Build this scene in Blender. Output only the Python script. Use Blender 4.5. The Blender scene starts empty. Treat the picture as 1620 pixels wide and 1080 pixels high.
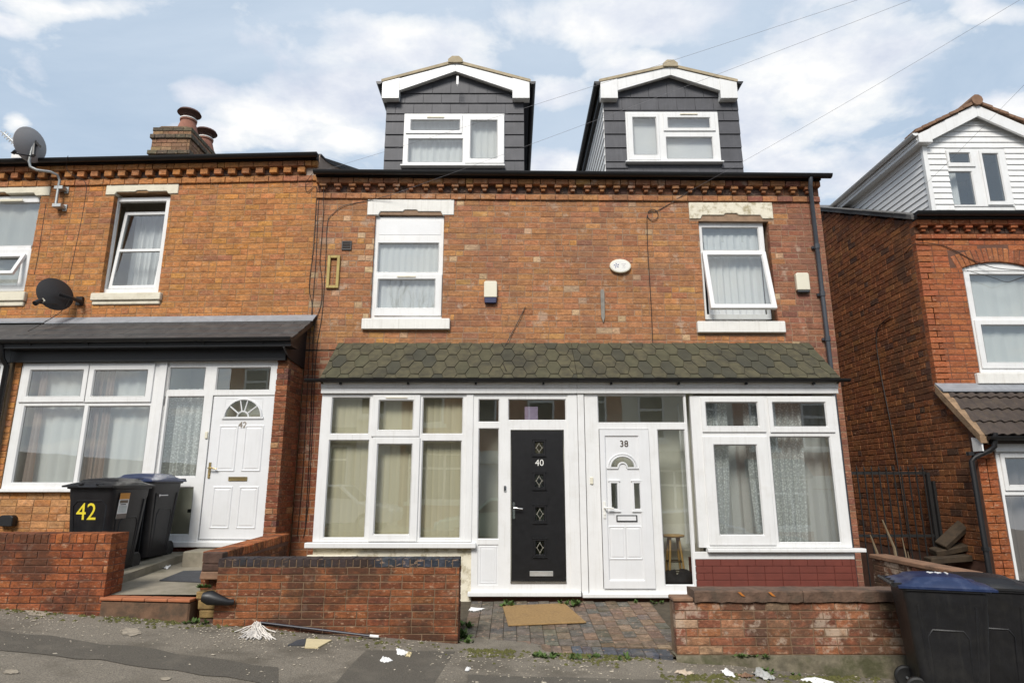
import bpy, math, random
from math import sin, cos, tan, pi, sqrt, radians as R
from mathutils import Vector, Matrix

random.seed(7)
S = bpy.context.scene
COL = S.collection

# ------------------------------------------------------------------ camera, sky, sun, exposure
FPX, PITCH, CAM = 988.0, R(12.83), (0.0, -9.6, 1.51)
cd = bpy.data.cameras.new('camera')
cd.sensor_width = 36; cd.lens = 36 * FPX / 1620
cd.clip_start = 0.05; cd.clip_end = 2000
camo = bpy.data.objects.new('camera', cd); COL.objects.link(camo)
camo.location = CAM; camo.rotation_euler = (pi / 2 + PITCH, 0, 0)
S.camera = camo

SUN_EL, SUN_AZ = R(43), R(197)          # azimuth clockwise from +Y: behind the photographer
W = bpy.data.worlds.new('World'); S.world = W; W.use_nodes = True
nt = W.node_tree; nt.nodes.clear()
def N(tree, t, **k):
    n = tree.nodes.new(t)
    for a, b in k.items(): setattr(n, a, b)
    return n
def LK(tree, a, b): tree.links.new(a, b)
def math_node(tree, op, a, b=None, c=None, clamp=False):
    n = N(tree, 'ShaderNodeMath', operation=op, use_clamp=clamp)
    for i, x in enumerate((a, b, c)):
        if x is None: continue
        if isinstance(x, (int, float)): n.inputs[i].default_value = x
        else: LK(tree, x, n.inputs[i])
    return n.outputs[0]
def mixc(tree, fac, a, b, mode='MIX'):
    n = N(tree, 'ShaderNodeMix', data_type='RGBA', blend_type=mode)
    for i, x in ((0, fac), (6, a), (7, b)):
        if isinstance(x, (int, float)): n.inputs[i].default_value = x
        elif isinstance(x, tuple): n.inputs[i].default_value = (*x[:3], 1)
        else: LK(tree, x, n.inputs[i])
    return n.outputs[2]
def ramp(tree, src, stops, interp='LINEAR'):
    n = N(tree, 'ShaderNodeValToRGB'); cr = n.color_ramp; cr.interpolation = interp
    while len(cr.elements) < len(stops): cr.elements.new(0.5)
    for e, (p, c) in zip(cr.elements, stops):
        e.position = p
        e.color = (c, c, c, 1) if isinstance(c, (int, float)) else (*c, 1)
    LK(tree, src, n.inputs[0])
    return n.outputs[0]
def noise_node(tree, vec, scale, detail=4, rough=.5, dist=0):
    n = N(tree, 'ShaderNodeTexNoise'); n.inputs['Scale'].default_value = scale
    n.inputs['Detail'].default_value = detail; n.inputs['Roughness'].default_value = rough
    n.inputs['Distortion'].default_value = dist
    if vec is not None: LK(tree, vec, n.inputs['Vector'])
    return n.outputs[0]

sky = N(nt, 'ShaderNodeTexSky', sky_type='NISHITA', sun_disc=False)
sky.sun_elevation = SUN_EL; sky.sun_rotation = SUN_AZ
sky.air_density = 1.0; sky.dust_density = 3.0; sky.ozone_density = 1.0
tc = N(nt, 'ShaderNodeTexCoord'); sp = N(nt, 'ShaderNodeSeparateXYZ'); LK(nt, tc.outputs['Generated'], sp.inputs[0])
zz = math_node(nt, 'ADD', math_node(nt, 'MAXIMUM', sp.outputs[2], 0.0), 0.22)
cb = N(nt, 'ShaderNodeCombineXYZ')
LK(nt, math_node(nt, 'DIVIDE', sp.outputs[0], zz), cb.inputs[0]); LK(nt, math_node(nt, 'DIVIDE', sp.outputs[1], zz), cb.inputs[1])
cb.inputs[2].default_value = 0.0
CLOUD_OFF = (3.35, 1.2, 0.6)
mp = N(nt, 'ShaderNodeMapping'); mp.inputs['Location'].default_value = CLOUD_OFF; mp.inputs['Scale'].default_value = (1.0, 1.15, 1)
LK(nt, cb.outputs[0], mp.inputs[0])
big = noise_node(nt, mp.outputs[0], 2.1, 9, .56, .25)
wide = noise_node(nt, mp.outputs[0], 0.9, 3, .5)
BANKS = [(0.562, 0.978, 0.141, 0.135, 1), (0.469, 1.126, 0.121, 0.107, 0.9), (0.829, 1.255, 0.158, 0.126, 0.9), (0.211, 0.899, 0.175, 0.075, 0.85), (-0.188, 0.953, 0.143, 0.075, 0.9), (-0.321, 1.067, 0.102, 0.074, 0.8), (-0.453, 1.118, 0.098, 0.07, 0.75), (-0.56, 1.048, 0.063, 0.038, 0.8), (-0.564, 1.16, 0.075, 0.037, 0.8), (0.588, 1.217, 0.095, 0.052, 0.85), (0.072, 1.044, 0.054, 0.035, 0.8), (0.083, 1.243, 0.076, 0.058, 0.8), (-0.797, 0.87, 0.032, 0.019, 0.75), (-0.924, 1.035, 0.027, 0.027, 0.7), (-0.69, 0.836, 0.139, 0.033, 0.6), (0.218, 0.999, 0.068, 0.035, 0.8), (0.877, 1.017, 0.11, 0.059, 0.7), (-0.354, 1.172, 0.091, 0.057, 0.7), (0.689, 0.82, 0.088, 0.019, 0.6), (-0.085, 1.068, 0.073, 0.099, 0.85)]      # cloud banks: place on the flattened sky, half sizes, weight
warp = N(nt, 'ShaderNodeTexNoise'); warp.inputs['Scale'].default_value = 3.0; warp.inputs['Detail'].default_value = 4; LK(nt, cb.outputs[0], warp.inputs['Vector'])
wv = N(nt, 'ShaderNodeVectorMath', operation='MULTIPLY_ADD'); LK(nt, warp.outputs['Color'], wv.inputs[0]); wv.inputs[1].default_value = (.22, .22, 0)
wb = N(nt, 'ShaderNodeVectorMath', operation='ADD'); LK(nt, cb.outputs[0], wb.inputs[0]); wb.inputs[1].default_value = (-.11, -.11, 0); LK(nt, wb.outputs[0], wv.inputs[2])
bank = math_node(nt, 'MULTIPLY', ramp(nt, wide, [(.53, 0), (.66, 1)]), .55)
for bx_, by_, sx_, sy_, w_ in BANKS:
    m_ = N(nt, 'ShaderNodeVectorMath', operation='SUBTRACT'); LK(nt, wv.outputs[0], m_.inputs[0]); m_.inputs[1].default_value = (bx_, by_, 0)
    q_ = N(nt, 'ShaderNodeVectorMath', operation='MULTIPLY'); LK(nt, m_.outputs[0], q_.inputs[0]); q_.inputs[1].default_value = (1 / (sx_ * 1.5), 1 / (sy_ * 1.5), 0)
    l_ = N(nt, 'ShaderNodeVectorMath', operation='LENGTH'); LK(nt, q_.outputs[0], l_.inputs[0])
    bank = math_node(nt, 'MAXIMUM', bank, math_node(nt, 'MULTIPLY', math_node(nt, 'SUBTRACT', 1.0, l_.outputs['Value'], clamp=True), w_))
fl_ = noise_node(nt, mp.outputs[0], 5.5, 9, .6, .2)
dens = math_node(nt, 'ADD', math_node(nt, 'MULTIPLY', fl_, .62), math_node(nt, 'MULTIPLY', bank, .40))
cum = ramp(nt, dens, [(.355, 0), (.43, .6), (.53, 1)])
veil = ramp(nt, noise_node(nt, mp.outputs[0], 1.1, 7, .62, .6), [(.36, .0), (.66, .55)])
shade = ramp(nt, noise_node(nt, mp.outputs[0], 3.6, 6, .6), [(.36, (6.3, 6.8, 7.9)), (.48, (7.9, 8.2, 8.8)), (.58, (9.6, 9.6, 9.5))])
SKY_S = 0.084
blue = mixc(nt, .7, sky.outputs[0], (5.5, 6.9, 8.5))
c1 = mixc(nt, veil, blue, (7.0, 7.8, 8.8))
c2 = mixc(nt, cum, c1, shade)
bg = N(nt, 'ShaderNodeBackground'); bg.inputs[1].default_value = SKY_S
LK(nt, c2, bg.inputs[0])
wo = N(nt, 'ShaderNodeOutputWorld'); LK(nt, bg.outputs[0], wo.inputs[0])

sl = bpy.data.lights.new('sun', 'SUN'); sl.energy = 2.85; sl.angle = R(19); sl.color = (1, .955, .89)
so = bpy.data.objects.new('sun', sl); COL.objects.link(so)
sdir = Vector((sin(SUN_AZ) * cos(SUN_EL), cos(SUN_AZ) * cos(SUN_EL), sin(SUN_EL)))
so.rotation_euler = sdir.to_track_quat('Z', 'Y').to_euler(); so.location = sdir * 40

S.view_settings.view_transform = 'Standard'; S.view_settings.look = 'None'
S.view_settings.gamma = 1; S.view_settings.use_curve_mapping = False
S.view_settings.exposure = 0.36
S.cycles.use_denoising = True
S.cycles.max_bounces = 8; S.cycles.transparent_max_bounces = 16
S.cycles.caustics_reflective = False; S.cycles.caustics_refractive = False

# ------------------------------------------------------------------ materials
def pos_vec(t): return N(t, 'ShaderNodeNewGeometry').outputs['Position']
MATS = {}
def mat(name, col, rough=.6, metal=0., var=.12, scale=9., bump=0., bscale=90., spec=.5, col2=None, stain=0., stain_col=(.05, .045, .03), sscale=1.4, lo=.5, hi=.7, streak=0., streak_col=(.33, .30, .24)):
    if name in MATS: return MATS[name]
    m = bpy.data.materials.new(name); m.use_nodes = True; t = m.node_tree
    b = t.nodes['Principled BSDF']; P = pos_vec(t)
    n = noise_node(t, P, scale, 6, .6)
    c = mixc(t, ramp(t, n, [(.3, 0), (.7, 1)]), tuple(x * (1 - var) for x in col), tuple(min(1, x * (1 + var)) for x in (col2 or col)))
    if stain:
        c = mixc(t, math_node(t, 'MULTIPLY', ramp(t, noise_node(t, P, sscale, 7, .65), [(lo, 0), (hi, 1)]), stain), c, stain_col)
    if streak:      # grime run down the face by rain
        sm = N(t, 'ShaderNodeMapping'); sm.inputs['Scale'].default_value = (26, 26, 1.3); LK(t, P, sm.inputs[0])
        c = mixc(t, math_node(t, 'MULTIPLY', ramp(t, noise_node(t, sm.outputs[0], 1.0, 6, .7), [(.52, 0), (.74, 1)]), streak), c, streak_col)
    LK(t, c, b.inputs['Base Color']); b.inputs['Roughness'].default_value = rough; b.inputs['Metallic'].default_value = metal
    b.inputs['Specular IOR Level'].default_value = spec
    if bump:
        bn = N(t, 'ShaderNodeBump'); bn.inputs['Strength'].default_value = bump; bn.inputs['Distance'].default_value = .01
        LK(t, noise_node(t, P, bscale, 5, .6), bn.inputs['Height']); LK(t, bn.outputs[0], b.inputs['Normal'])
    MATS[name] = m
    return m
def brick_mat(name, stuff, stain=.45, stain_col=(.06, .035, .025), bloom=.25, smin=.52, sscale=1.1, bmin=.6):
    key = name + ('_mass' if stuff else '')
    if key in MATS: return MATS[key]
    m = bpy.data.materials.new(key); m.use_nodes = True; t = m.node_tree
    b = t.nodes['Principled BSDF']; P = pos_vec(t)
    src = N(t, 'ShaderNodeAttribute', attribute_name='tint').outputs['Color'] if stuff else N(t, 'ShaderNodeObjectInfo').outputs['Color']
    mpn = N(t, 'ShaderNodeMapping'); mpn.inputs['Scale'].default_value = (1, 1, 2.4); LK(t, P, mpn.inputs[0])
    c = mixc(t, 1.0, src, ramp(t, noise_node(t, mpn.outputs[0], 9, 6, .7), [(.36, .70), (.5, 1.0), (.64, 1.24)]), 'MULTIPLY')
    c = mixc(t, 1.0, c, ramp(t, noise_node(t, mpn.outputs[0], 34, 5, .7), [(.36, .70), (.5, 1.0), (.64, 1.2)]), 'MULTIPLY')
    c = mixc(t, 1.0, c, ramp(t, noise_node(t, P, 190, 3, .6), [(.36, .74), (.64, 1.16)]), 'MULTIPLY')
    c = mixc(t, math_node(t, 'MULTIPLY', ramp(t, noise_node(t, mpn.outputs[0], 15, 4, .7), [(.585, 0), (.64, 1)]), .5), c, (.50, .33, .21))
    c = mixc(t, math_node(t, 'MULTIPLY', ramp(t, noise_node(t, mpn.outputs[0], 19, 4, .7, .4), [(.35, 1), (.41, 0)]), .5), c, (.10, .055, .045))
    st = math_node(t, 'MULTIPLY', ramp(t, noise_node(t, P, sscale, 8, .68, .3), [(smin - .01, 0), (smin + .075, 1)]), stain)
    c = mixc(t, st, c, stain_col)
    bl = math_node(t, 'MULTIPLY', ramp(t, noise_node(t, P, 3.1, 8, .72), [(bmin, 0), (bmin + .07, 1)]), bloom)
    c = mixc(t, bl, c, (.5, .40, .31))
    LK(t, c, b.inputs['Base Color']); b.inputs['Roughness'].default_value = .86; b.inputs['Specular IOR Level'].default_value = .25
    bn = N(t, 'ShaderNodeBump'); bn.inputs['Strength'].default_value = .5; bn.inputs['Distance'].default_value = .008
    LK(t, noise_node(t, P, 75, 6, .7), bn.inputs['Height']); LK(t, bn.outputs[0], b.inputs['Normal'])
    MATS[key] = m
    return m
def glass_mat(name='window_glass', tintc=(.95, .965, .955), ior=2.25):
    m = bpy.data.materials.new(name); m.use_nodes = True; t = m.node_tree; t.nodes.clear()
    o = N(t, 'ShaderNodeOutputMaterial'); mx = N(t, 'ShaderNodeMixShader'); tr = N(t, 'ShaderNodeBsdfTransparent'); gl = N(t, 'ShaderNodeBsdfGlossy')
    tr.inputs[0].default_value = (*tintc, 1); gl.inputs['Roughness'].default_value = .0
    lw = N(t, 'ShaderNodeLayerWeight'); lw.inputs[0].default_value = .5          # Schlick, the same from both sides
    f0 = ((ior - 1) / (ior + 1)) ** 2
    fr = math_node(t, 'ADD', math_node(t, 'MULTIPLY', math_node(t, 'POWER', lw.outputs['Facing'], 5.0), 1 - f0), f0)
    bn = N(t, 'ShaderNodeBump'); bn.inputs['Strength'].default_value = .008; bn.inputs['Distance'].default_value = .05
    LK(t, noise_node(t, pos_vec(t), 2.2, 2, .5), bn.inputs['Height']); LK(t, bn.outputs[0], gl.inputs['Normal'])
    LK(t, fr, mx.inputs[0]); LK(t, tr.outputs[0], mx.inputs[1]); LK(t, gl.outputs[0], mx.inputs[2]); LK(t, mx.outputs[0], o.inputs[0])
    MATS[name] = m
    return m
def cloth_mat(name, col, opacity=.9, lace=0., lscale=60.):
    m = bpy.data.materials.new(name); m.use_nodes = True; t = m.node_tree; t.nodes.clear()
    o = N(t, 'ShaderNodeOutputMaterial'); mx = N(t, 'ShaderNodeMixShader'); tr = N(t, 'ShaderNodeBsdfTransparent')
    m2 = N(t, 'ShaderNodeMixShader'); m2.inputs[0].default_value = .2
    df = N(t, 'ShaderNodeBsdfDiffuse'); tl = N(t, 'ShaderNodeBsdfTranslucent')
    df.inputs[0].default_value = (*col, 1); tl.inputs[0].default_value = (*col, 1)
    LK(t, df.outputs[0], m2.inputs[1]); LK(t, tl.outputs[0], m2.inputs[2])
    if lace:
        P = pos_vec(t)
        v = N(t, 'ShaderNodeTexVoronoi', feature='F1'); v.inputs['Scale'].default_value = lscale; LK(t, P, v.inputs['Vector'])
        a = ramp(t, v.outputs['Distance'], [(.25, opacity), (.5, opacity - lace)])
        LK(t, a, mx.inputs[0])
    else: mx.inputs[0].default_value = opacity
    LK(t, tr.outputs[0], mx.inputs[1]); LK(t, m2.outputs[0], mx.inputs[2]); LK(t, mx.outputs[0], o.inputs[0])
    MATS[name] = m
    return m

GLASS = glass_mat()
UPVC = mat('white_upvc', (.755, .755, .745), .34, var=.035, scale=3, streak=.22, stain=.18, stain_col=(.42, .38, .30), sscale=5, lo=.52, hi=.75)
UPVC2 = mat('white_upvc_door', (.725, .73, .735), .36, var=.03, scale=3, streak=.10, stain=.08, stain_col=(.42, .40, .34), sscale=4)
PAINTW = mat('white_paint', (.77, .755, .71), .7, streak=.3, var=.04, bump=.25, bscale=60, stain=.25, stain_col=(.40, .34, .22), sscale=4, lo=.56, hi=.75)
PAINTD = mat('flaking_cream_paint', (.72, .67, .54), .8, var=.08, bump=.5, bscale=45, stain=.75, stain_col=(.30, .24, .12), sscale=7, lo=.5, hi=.62)
CREAMS = mat('cream_stone', (.70, .65, .52), .8, var=.05, bump=.3, bscale=50, stain=.4, stain_col=(.36, .30, .19), sscale=5, lo=.5, hi=.72)
BLACKP = mat('black_plastic', (.010, .010, .011), .45, var=.1)
BINP = mat('black_bin_plastic', (.010, .010, .0115), .46, var=.3, bump=.2, bscale=160, spec=.42, streak=.35, streak_col=(.035, .034, .031), stain=.45, stain_col=(.030, .029, .026), sscale=4)
BLUEP = mat('blue_bin_plastic', (.012, .024, .072), .38, var=.12, bump=.1, bscale=200, stain=.25, stain_col=(.12, .14, .2), sscale=9)
GREYPIPE = mat('dark_grey_pipe', (.05, .055, .065), .4)
DARKMET = mat('dark_metal', (.012, .012, .012), .6)
CHROME = mat('chrome', (.75, .75, .74), .16, 1.)
GALV = mat('galvanised_steel', (.42, .43, .42), .5, .7, var=.15)
BRASS = mat('brass', (.55, .42, .2), .3, 1.)
GASKET = mat('black_gasket', (.02, .02, .02), .6)
ROOM = mat('room_plaster', (.74, .68, .58), .9, var=.03)
ROOM2 = mat('porch_plaster', (.76, .74, .64), .9, var=.03)
CARPET = mat('room_floor', (.30, .25, .20), .95)
LEAD = mat('lead_flashing', (.27, .28, .30), .55, .1, var=.15, stain=.3, stain_col=(.5, .5, .5))
SLATE = mat('grey_slate', (.060, .060, .068), .6, streak=.35, streak_col=(.12, .12, .125), var=.22, scale=4, bump=.15, bscale=40)
OLDSLATE = mat('weathered_slate', (.11, .105, .10), .6, var=.2, scale=5, bump=.3, bscale=50, stain=.35, stain_col=(.2, .19, .16), sscale=6)
MOSSY = mat('green_mossy_felt', (.066, .058, .036), .95, var=.26, scale=9, bump=.8, bscale=120, col2=(.086, .076, .042), stain=.6, stain_col=(.028, .027, .021), sscale=1.5, lo=.48, hi=.64)
ROOFT = mat('brown_concrete_tile', (.055, .04, .032), .8, var=.25, scale=8, bump=.4, bscale=70, stain=.25, stain_col=(.16, .12, .07), sscale=9)
RIDGET = mat('orange_clay_tile', (.22, .125, .075), .85, var=.25, scale=9, bump=.4, bscale=60, stain=.4, stain_col=(.1, .07, .05), sscale=8)
BUFFT = mat('buff_roof_edge', (.40, .33, .22), .85, var=.15, scale=9, bump=.4, bscale=60, stain=.4, stain_col=(.2, .17, .09), sscale=8)
RENDER_ = mat('party_wall_render', (.42, .33, .27), .9, var=.12, bump=.4, bscale=40)
ASPH = mat('asphalt', (.175, .152, .12), .93, var=.42, scale=95, bump=1., bscale=190, col2=(.245, .212, .165), stain=.7, stain_col=(.095, .080, .058), sscale=1.7, lo=.46, hi=.64)
ASPHD = mat('asphalt_patch', (.112, .098, .077), .93, var=.4, scale=95, bump=1., bscale=190, stain=.6, stain_col=(.17, .148, .115), sscale=2.4, lo=.5, hi=.64)
CONC = mat('concrete', (.26, .23, .175), .9, var=.15, scale=7, bump=.5, bscale=80, stain=.55, stain_col=(.10, .095, .05), sscale=3.2, lo=.48, hi=.66)
CONCP = mat('mossy_plinth', (.145, .125, .085), .95, var=.35, scale=12, bump=1., bscale=28, stain=.8, stain_col=(.055, .058, .022), sscale=3.4, lo=.46, hi=.6)
SOIL = mat('soil', (.07, .055, .035), 1., var=.3, bump=.8)
COIR = mat('coir', (.34, .21, .085), 1., var=.2, scale=40, bump=1., bscale=220, stain=.3, stain_col=(.16, .1, .05), sscale=4)
RUBBER = mat('grey_rubber', (.05, .052, .058), .8, var=.2, bump=.5, bscale=120)
WOOD = mat('old_timber', (.042, .027, .014), .85, var=.35, scale=12, bump=.5, bscale=60)
PINE = mat('pine_wood', (.50, .30, .10), .5, var=.15, scale=12)
STICK = mat('pale_stick', (.13, .095, .055), .9, var=.2)
MUSTARD = mat('mustard_wood', (.42, .32, .11), .75, var=.15, bump=.3)
REDPAINT = mat('red_masonry_paint', (.15, .036, .024), .65, var=.12, scale=6, bump=.4, bscale=60)
PAPER = mat('white_paper', (.78, .77, .75), .8, var=.05)
CARD = mat('pale_card', (.62, .52, .31), .85, var=.1)
LEAF = mat('weed_leaf', (.065, .11, .022), .8, var=.35, scale=30)
CANSL = mat('dark_canopy_slate', (.050, .048, .047), .6, var=.25, scale=6, bump=.3, bscale=50, stain=.35, stain_col=(.10, .095, .085), sscale=6)
MOSS = mat('moss', (.095, .092, .026), 1., var=.4, scale=30, bump=.8)
YELLOW = mat('yellow_vinyl', (.80, .66, .04), .5, var=.03)
NAVY = mat('navy_plastic', (.016, .022, .075), .5)
MOPH = mat('dark_mop_handle', (.011, .012, .024), .4)
CREAMP = mat('cream_plastic', (.70, .66, .53), .45, var=.03)
WHITEP = mat('white_plastic', (.78, .77, .72), .4, var=.03)
TERRA = mat('terracotta', (.24, .10, .065), .85, var=.2, scale=6, bump=.3, stain=.3, stain_col=(.1, .05, .04))
RUST = mat('rusty_cowl', (.075, .032, .022), .7, var=.3, scale=10)
DOORBLK = mat('black_grained_door', (.010, .010, .011), .33, var=.3, scale=14, bump=.25, bscale=120)
LACE = cloth_mat('lace_curtain', (.90, .92, .91), .93, .40, 34)
NET = cloth_mat('net_curtain', (.85, .85, .83), .86, .10, 90)
NETG = cloth_mat('pale_net', (.92, .93, .92), .97)
DRAPE = cloth_mat('brown_drape', (.42, .33, .29), .9)
BLIND = cloth_mat('cream_blind', (.90, .82, .60), 1.)
SHEET = cloth_mat('white_sheet', (.93, .935, .95), 1.)
GREYV = mat('grey_frosted_blind', (.72, .72, .75), .6, var=.02)

# ------------------------------------------------------------------ places and meshes
class Frame:
    """upright wall frame: pivot on the facade line and a small turn about the vertical"""
    def __init__(s, px=0., a=0.): s.px, s.a = px, a
    def at(s, u, v, y=0.):
        ru, rv = (u - 810) / FPX, (540 - v) / FPX
        d0, d1, d2 = ru, cos(PITCH) - rv * sin(PITCH), sin(PITCH) + rv * cos(PITCH)
        c, sn = cos(s.a), sin(s.a); cx, cy = CAM[0] - s.px, CAM[1]
        ox, oy = c * cx + sn * cy + s.px, -sn * cx + c * cy
        dx, dy = c * d0 + sn * d1, -sn * d0 + c * d1
        t = (y - oy) / dy
        return ox + dx * t, CAM[2] + d2 * t
    def world(s, x, y, z):
        c, sn = cos(s.a), sin(s.a); X = x - s.px
        return Vector((s.px + c * X - sn * y, sn * X + c * y, z))
    def rect(s, tl, br, y):
        x0, z1 = s.at(*tl, y); x1, z0 = s.at(*br, y)
        return (x0, x1, z0, z1)
F0 = Frame(); FL = Frame(-3.25, R(-2.4))
def ground_z(x, y=0): return -.11 - .072 * x + .008 * (y + 2.75)

class MB:
    def __init__(s): s.v, s.f, s.m = [], [], []
    def add(s, vs, fs, mi=0):
        o = len(s.v); s.v += [tuple(p) for p in vs]; s.f += [tuple(i + o for i in f) for f in fs]; s.m += [mi] * len(fs)
        return s
    def box(s, x0, x1, y0, y1, z0, z1, mi=0):
        return s.add([(x0, y0, z0), (x1, y0, z0), (x1, y1, z0), (x0, y1, z0), (x0, y0, z1), (x1, y0, z1), (x1, y1, z1), (x0, y1, z1)],
                     [(0, 3, 2, 1), (4, 5, 6, 7), (0, 1, 5, 4), (1, 2, 6, 5), (2, 3, 7, 6), (3, 0, 4, 7)], mi)
    def hexa(s, p, mi=0):      # eight corners: bottom ring then top ring, counter-clockwise from above
        return s.add(p, [(0, 3, 2, 1), (4, 5, 6, 7), (0, 1, 5, 4), (1, 2, 6, 5), (2, 3, 7, 6), (3, 0, 4, 7)], mi)
    def quad(s, a, b, c, d, mi=0): return s.add([a, b, c, d], [(0, 1, 2, 3)], mi)
    def prism(s, poly, axis, a0, a1, mi=0):
        """poly: 2-D points; extruded along axis x|y|z between a0 and a1"""
        n = len(poly)
        def P(p, a): return (a, p[0], p[1]) if axis == 'x' else (p[0], a, p[1]) if axis == 'y' else (p[0], p[1], a)
        vs = [P(p, a0) for p in poly] + [P(p, a1) for p in poly]
        fs = [tuple(range(n))[::-1], tuple(range(n, 2 * n))] + [(i, (i + 1) % n, n + (i + 1) % n, n + i) for i in range(n)]
        return s.add(vs, fs, mi)
    def tube(s, pts, r, seg=8, mi=0, cap=True):
        pts = [Vector(p) for p in pts]; rr = r if isinstance(r, (list, tuple)) else [r] * len(pts)
        rings = []; up = Vector((0, 0, 1))
        for i, p in enumerate(pts):
            d = (pts[min(i + 1, len(pts) - 1)] - pts[max(i - 1, 0)]).normalized()
            if i == 0: up = Vector((0, 1, 0)) if abs(d.z) > .9 else Vector((0, 0, 1))
            x = d.cross(up)
            if x.length < 1e-4: x = d.cross(Vector((1, 0, 0)))
            x.normalize(); y = x.cross(d).normalized(); up = y
            rings.append([p + (x * cos(2 * pi * k / seg) + y * sin(2 * pi * k / seg)) * rr[i] for k in range(seg)])
        vs = [q for g in rings for q in g]; fs = []
        for i in range(len(pts) - 1):
            for k in range(seg):
                k2 = (k + 1) % seg
                fs.append((i * seg + k, i * seg + k2, (i + 1) * seg + k2, (i + 1) * seg + k))
        if cap: fs += [tuple(range(seg))[::-1], tuple((len(pts) - 1) * seg + k for k in range(seg))]
        return s.add(vs, fs, mi)
    def lathe(s, prof, c=(0, 0, 0), seg=16, mi=0, mtx=None):
        vs, fs = [], []
        for r, z in prof:
            for k in range(seg):
                p = Vector((r * cos(2 * pi * k / seg), r * sin(2 * pi * k / seg), z))
                if mtx is not None: p = mtx @ p
                vs.append(p + Vector(c))
        for i in range(len(prof) - 1):
            for k in range(seg):
                k2 = (k + 1) % seg
                fs.append((i * seg + k, i * seg + k2, (i + 1) * seg + k2, (i + 1) * seg + k))
        fs += [tuple(range(seg))[::-1], tuple((len(prof) - 1) * seg + k for k in range(seg))]
        return s.add(vs, fs, mi)
    def grid(s, fn, nu, nv, mi=0):
        vs = [fn(i / nu, j / nv) for j in range(nv + 1) for i in range(nu + 1)]
        fs = [(j * (nu + 1) + i, j * (nu + 1) + i + 1, (j + 1) * (nu + 1) + i + 1, (j + 1) * (nu + 1) + i) for j in range(nv) for i in range(nu)]
        return s.add(vs, fs, mi)
    def panel(s, rect, holes, y0, y1, mi=0, clip=None, fn=None):
        """upright sheet x-z between y0 (front) and y1 (back) with rectangular holes"""
        X0, X1, Z0, Z1 = rect
        xs = sorted({X0, X1, *[min(max(h[i], X0), X1) for h in holes for i in (0, 1)]})
        zs = sorted({Z0, Z1, *[min(max(h[i], Z0), Z1) for h in holes for i in (2, 3)]})
        xs = [x for i, x in enumerate(xs) if i == 0 or x - xs[i - 1] > 1e-5]; zs = [z for i, z in enumerate(zs) if i == 0 or z - zs[i - 1] > 1e-5]
        nx, nz = len(xs) - 1, len(zs) - 1
        def solid(i, j):
            if i < 0 or j < 0 or i >= nx or j >= nz: return False
            cx, cz = (xs[i] + xs[i + 1]) / 2, (zs[j] + zs[j + 1]) / 2
            return not any(h[0] < cx < h[1] and h[2] < cz < h[3] for h in holes)
        P = fn or (lambda x, y, z: (x, y, z))
        idx = {}
        vs, fs = [], []
        def V(i, j, k):
            if (i, j, k) not in idx:
                idx[(i, j, k)] = len(vs); vs.append(P(xs[i], (y0, y1)[k], zs[j]))
            return idx[(i, j, k)]
        for i in range(nx):
            for j in range(nz):
                if not solid(i, j): continue
                fs.append((V(i, j, 0), V(i + 1, j, 0), V(i + 1, j + 1, 0), V(i, j + 1, 0)))
                fs.append((V(i, j, 1), V(i, j + 1, 1), V(i + 1, j + 1, 1), V(i + 1, j, 1)))
                if not solid(i - 1, j): fs.append((V(i, j, 0), V(i, j + 1, 0), V(i, j + 1, 1), V(i, j, 1)))
                if not solid(i + 1, j): fs.append((V(i + 1, j, 0), V(i + 1, j, 1), V(i + 1, j + 1, 1), V(i + 1, j + 1, 0)))
                if not solid(i, j - 1): fs.append((V(i, j, 0), V(i, j, 1), V(i + 1, j, 1), V(i + 1, j, 0)))
                if not solid(i, j + 1): fs.append((V(i, j + 1, 0), V(i + 1, j + 1, 0), V(i + 1, j + 1, 1), V(i, j + 1, 1)))
        return s.add(vs, fs, mi)

BASE = {}     # root name -> base point in frame coordinates
def base_of(o):
    while o.parent: o = o.parent
    return BASE.get(o.name, (0, 0, 0))
def link(name, me, parent=None):
    o = bpy.data.objects.new(name, me); COL.objects.link(o)
    if parent is not None: o.parent = parent
    return o
def obj(name, mb, material, parent=None, smooth=False, bevel=0., seg=1, kind=None, label=None):
    """ONE mesh object; coordinates are frame coordinates, stored relative to the root's base"""
    b = base_of(parent) if parent else (0, 0, 0)
    me = bpy.data.meshes.new(name)
    me.from_pydata([(x - b[0], y - b[1], z - b[2]) for x, y, z in mb.v], [], mb.f)
    ms = material if isinstance(material, (list, tuple)) else [material]
    for m in ms: me.materials.append(m)
    if len(ms) > 1: me.polygons.foreach_set('material_index', mb.m)
    if smooth:
        me.polygons.foreach_set('use_smooth', [True] * len(me.polygons)); me.set_sharp_from_angle(angle=R(40))
    me.update()
    o = link(name, me, parent)
    if bevel:
        m = o.modifiers.new('bevel', 'BEVEL'); m.width = bevel; m.segments = seg; m.limit_method = 'ANGLE'; m.angle_limit = R(35)
    if kind: o['kind'] = kind
    if label: o['label'] = label
    return o
def tag(o, label, cat, group=None):
    o['label'] = label; o['category'] = cat
    if group: o['group'] = group
    return o
def thing(name, label, cat, loc=(0, 0, 0), rotz=0., frame=None, group=None):
    """an Empty at the thing's base; with a frame, children use that frame's coordinates"""
    o = bpy.data.objects.new(name, None); COL.objects.link(o); o.empty_display_size = .2
    if frame is not None:
        o.location = frame.world(*loc); o.rotation_euler = (0, 0, frame.a); BASE[o.name] = tuple(loc)
    else:
        o.location = loc; o.rotation_euler = (0, 0, rotz)
    tag(o, label, cat, group)
    return o
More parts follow.
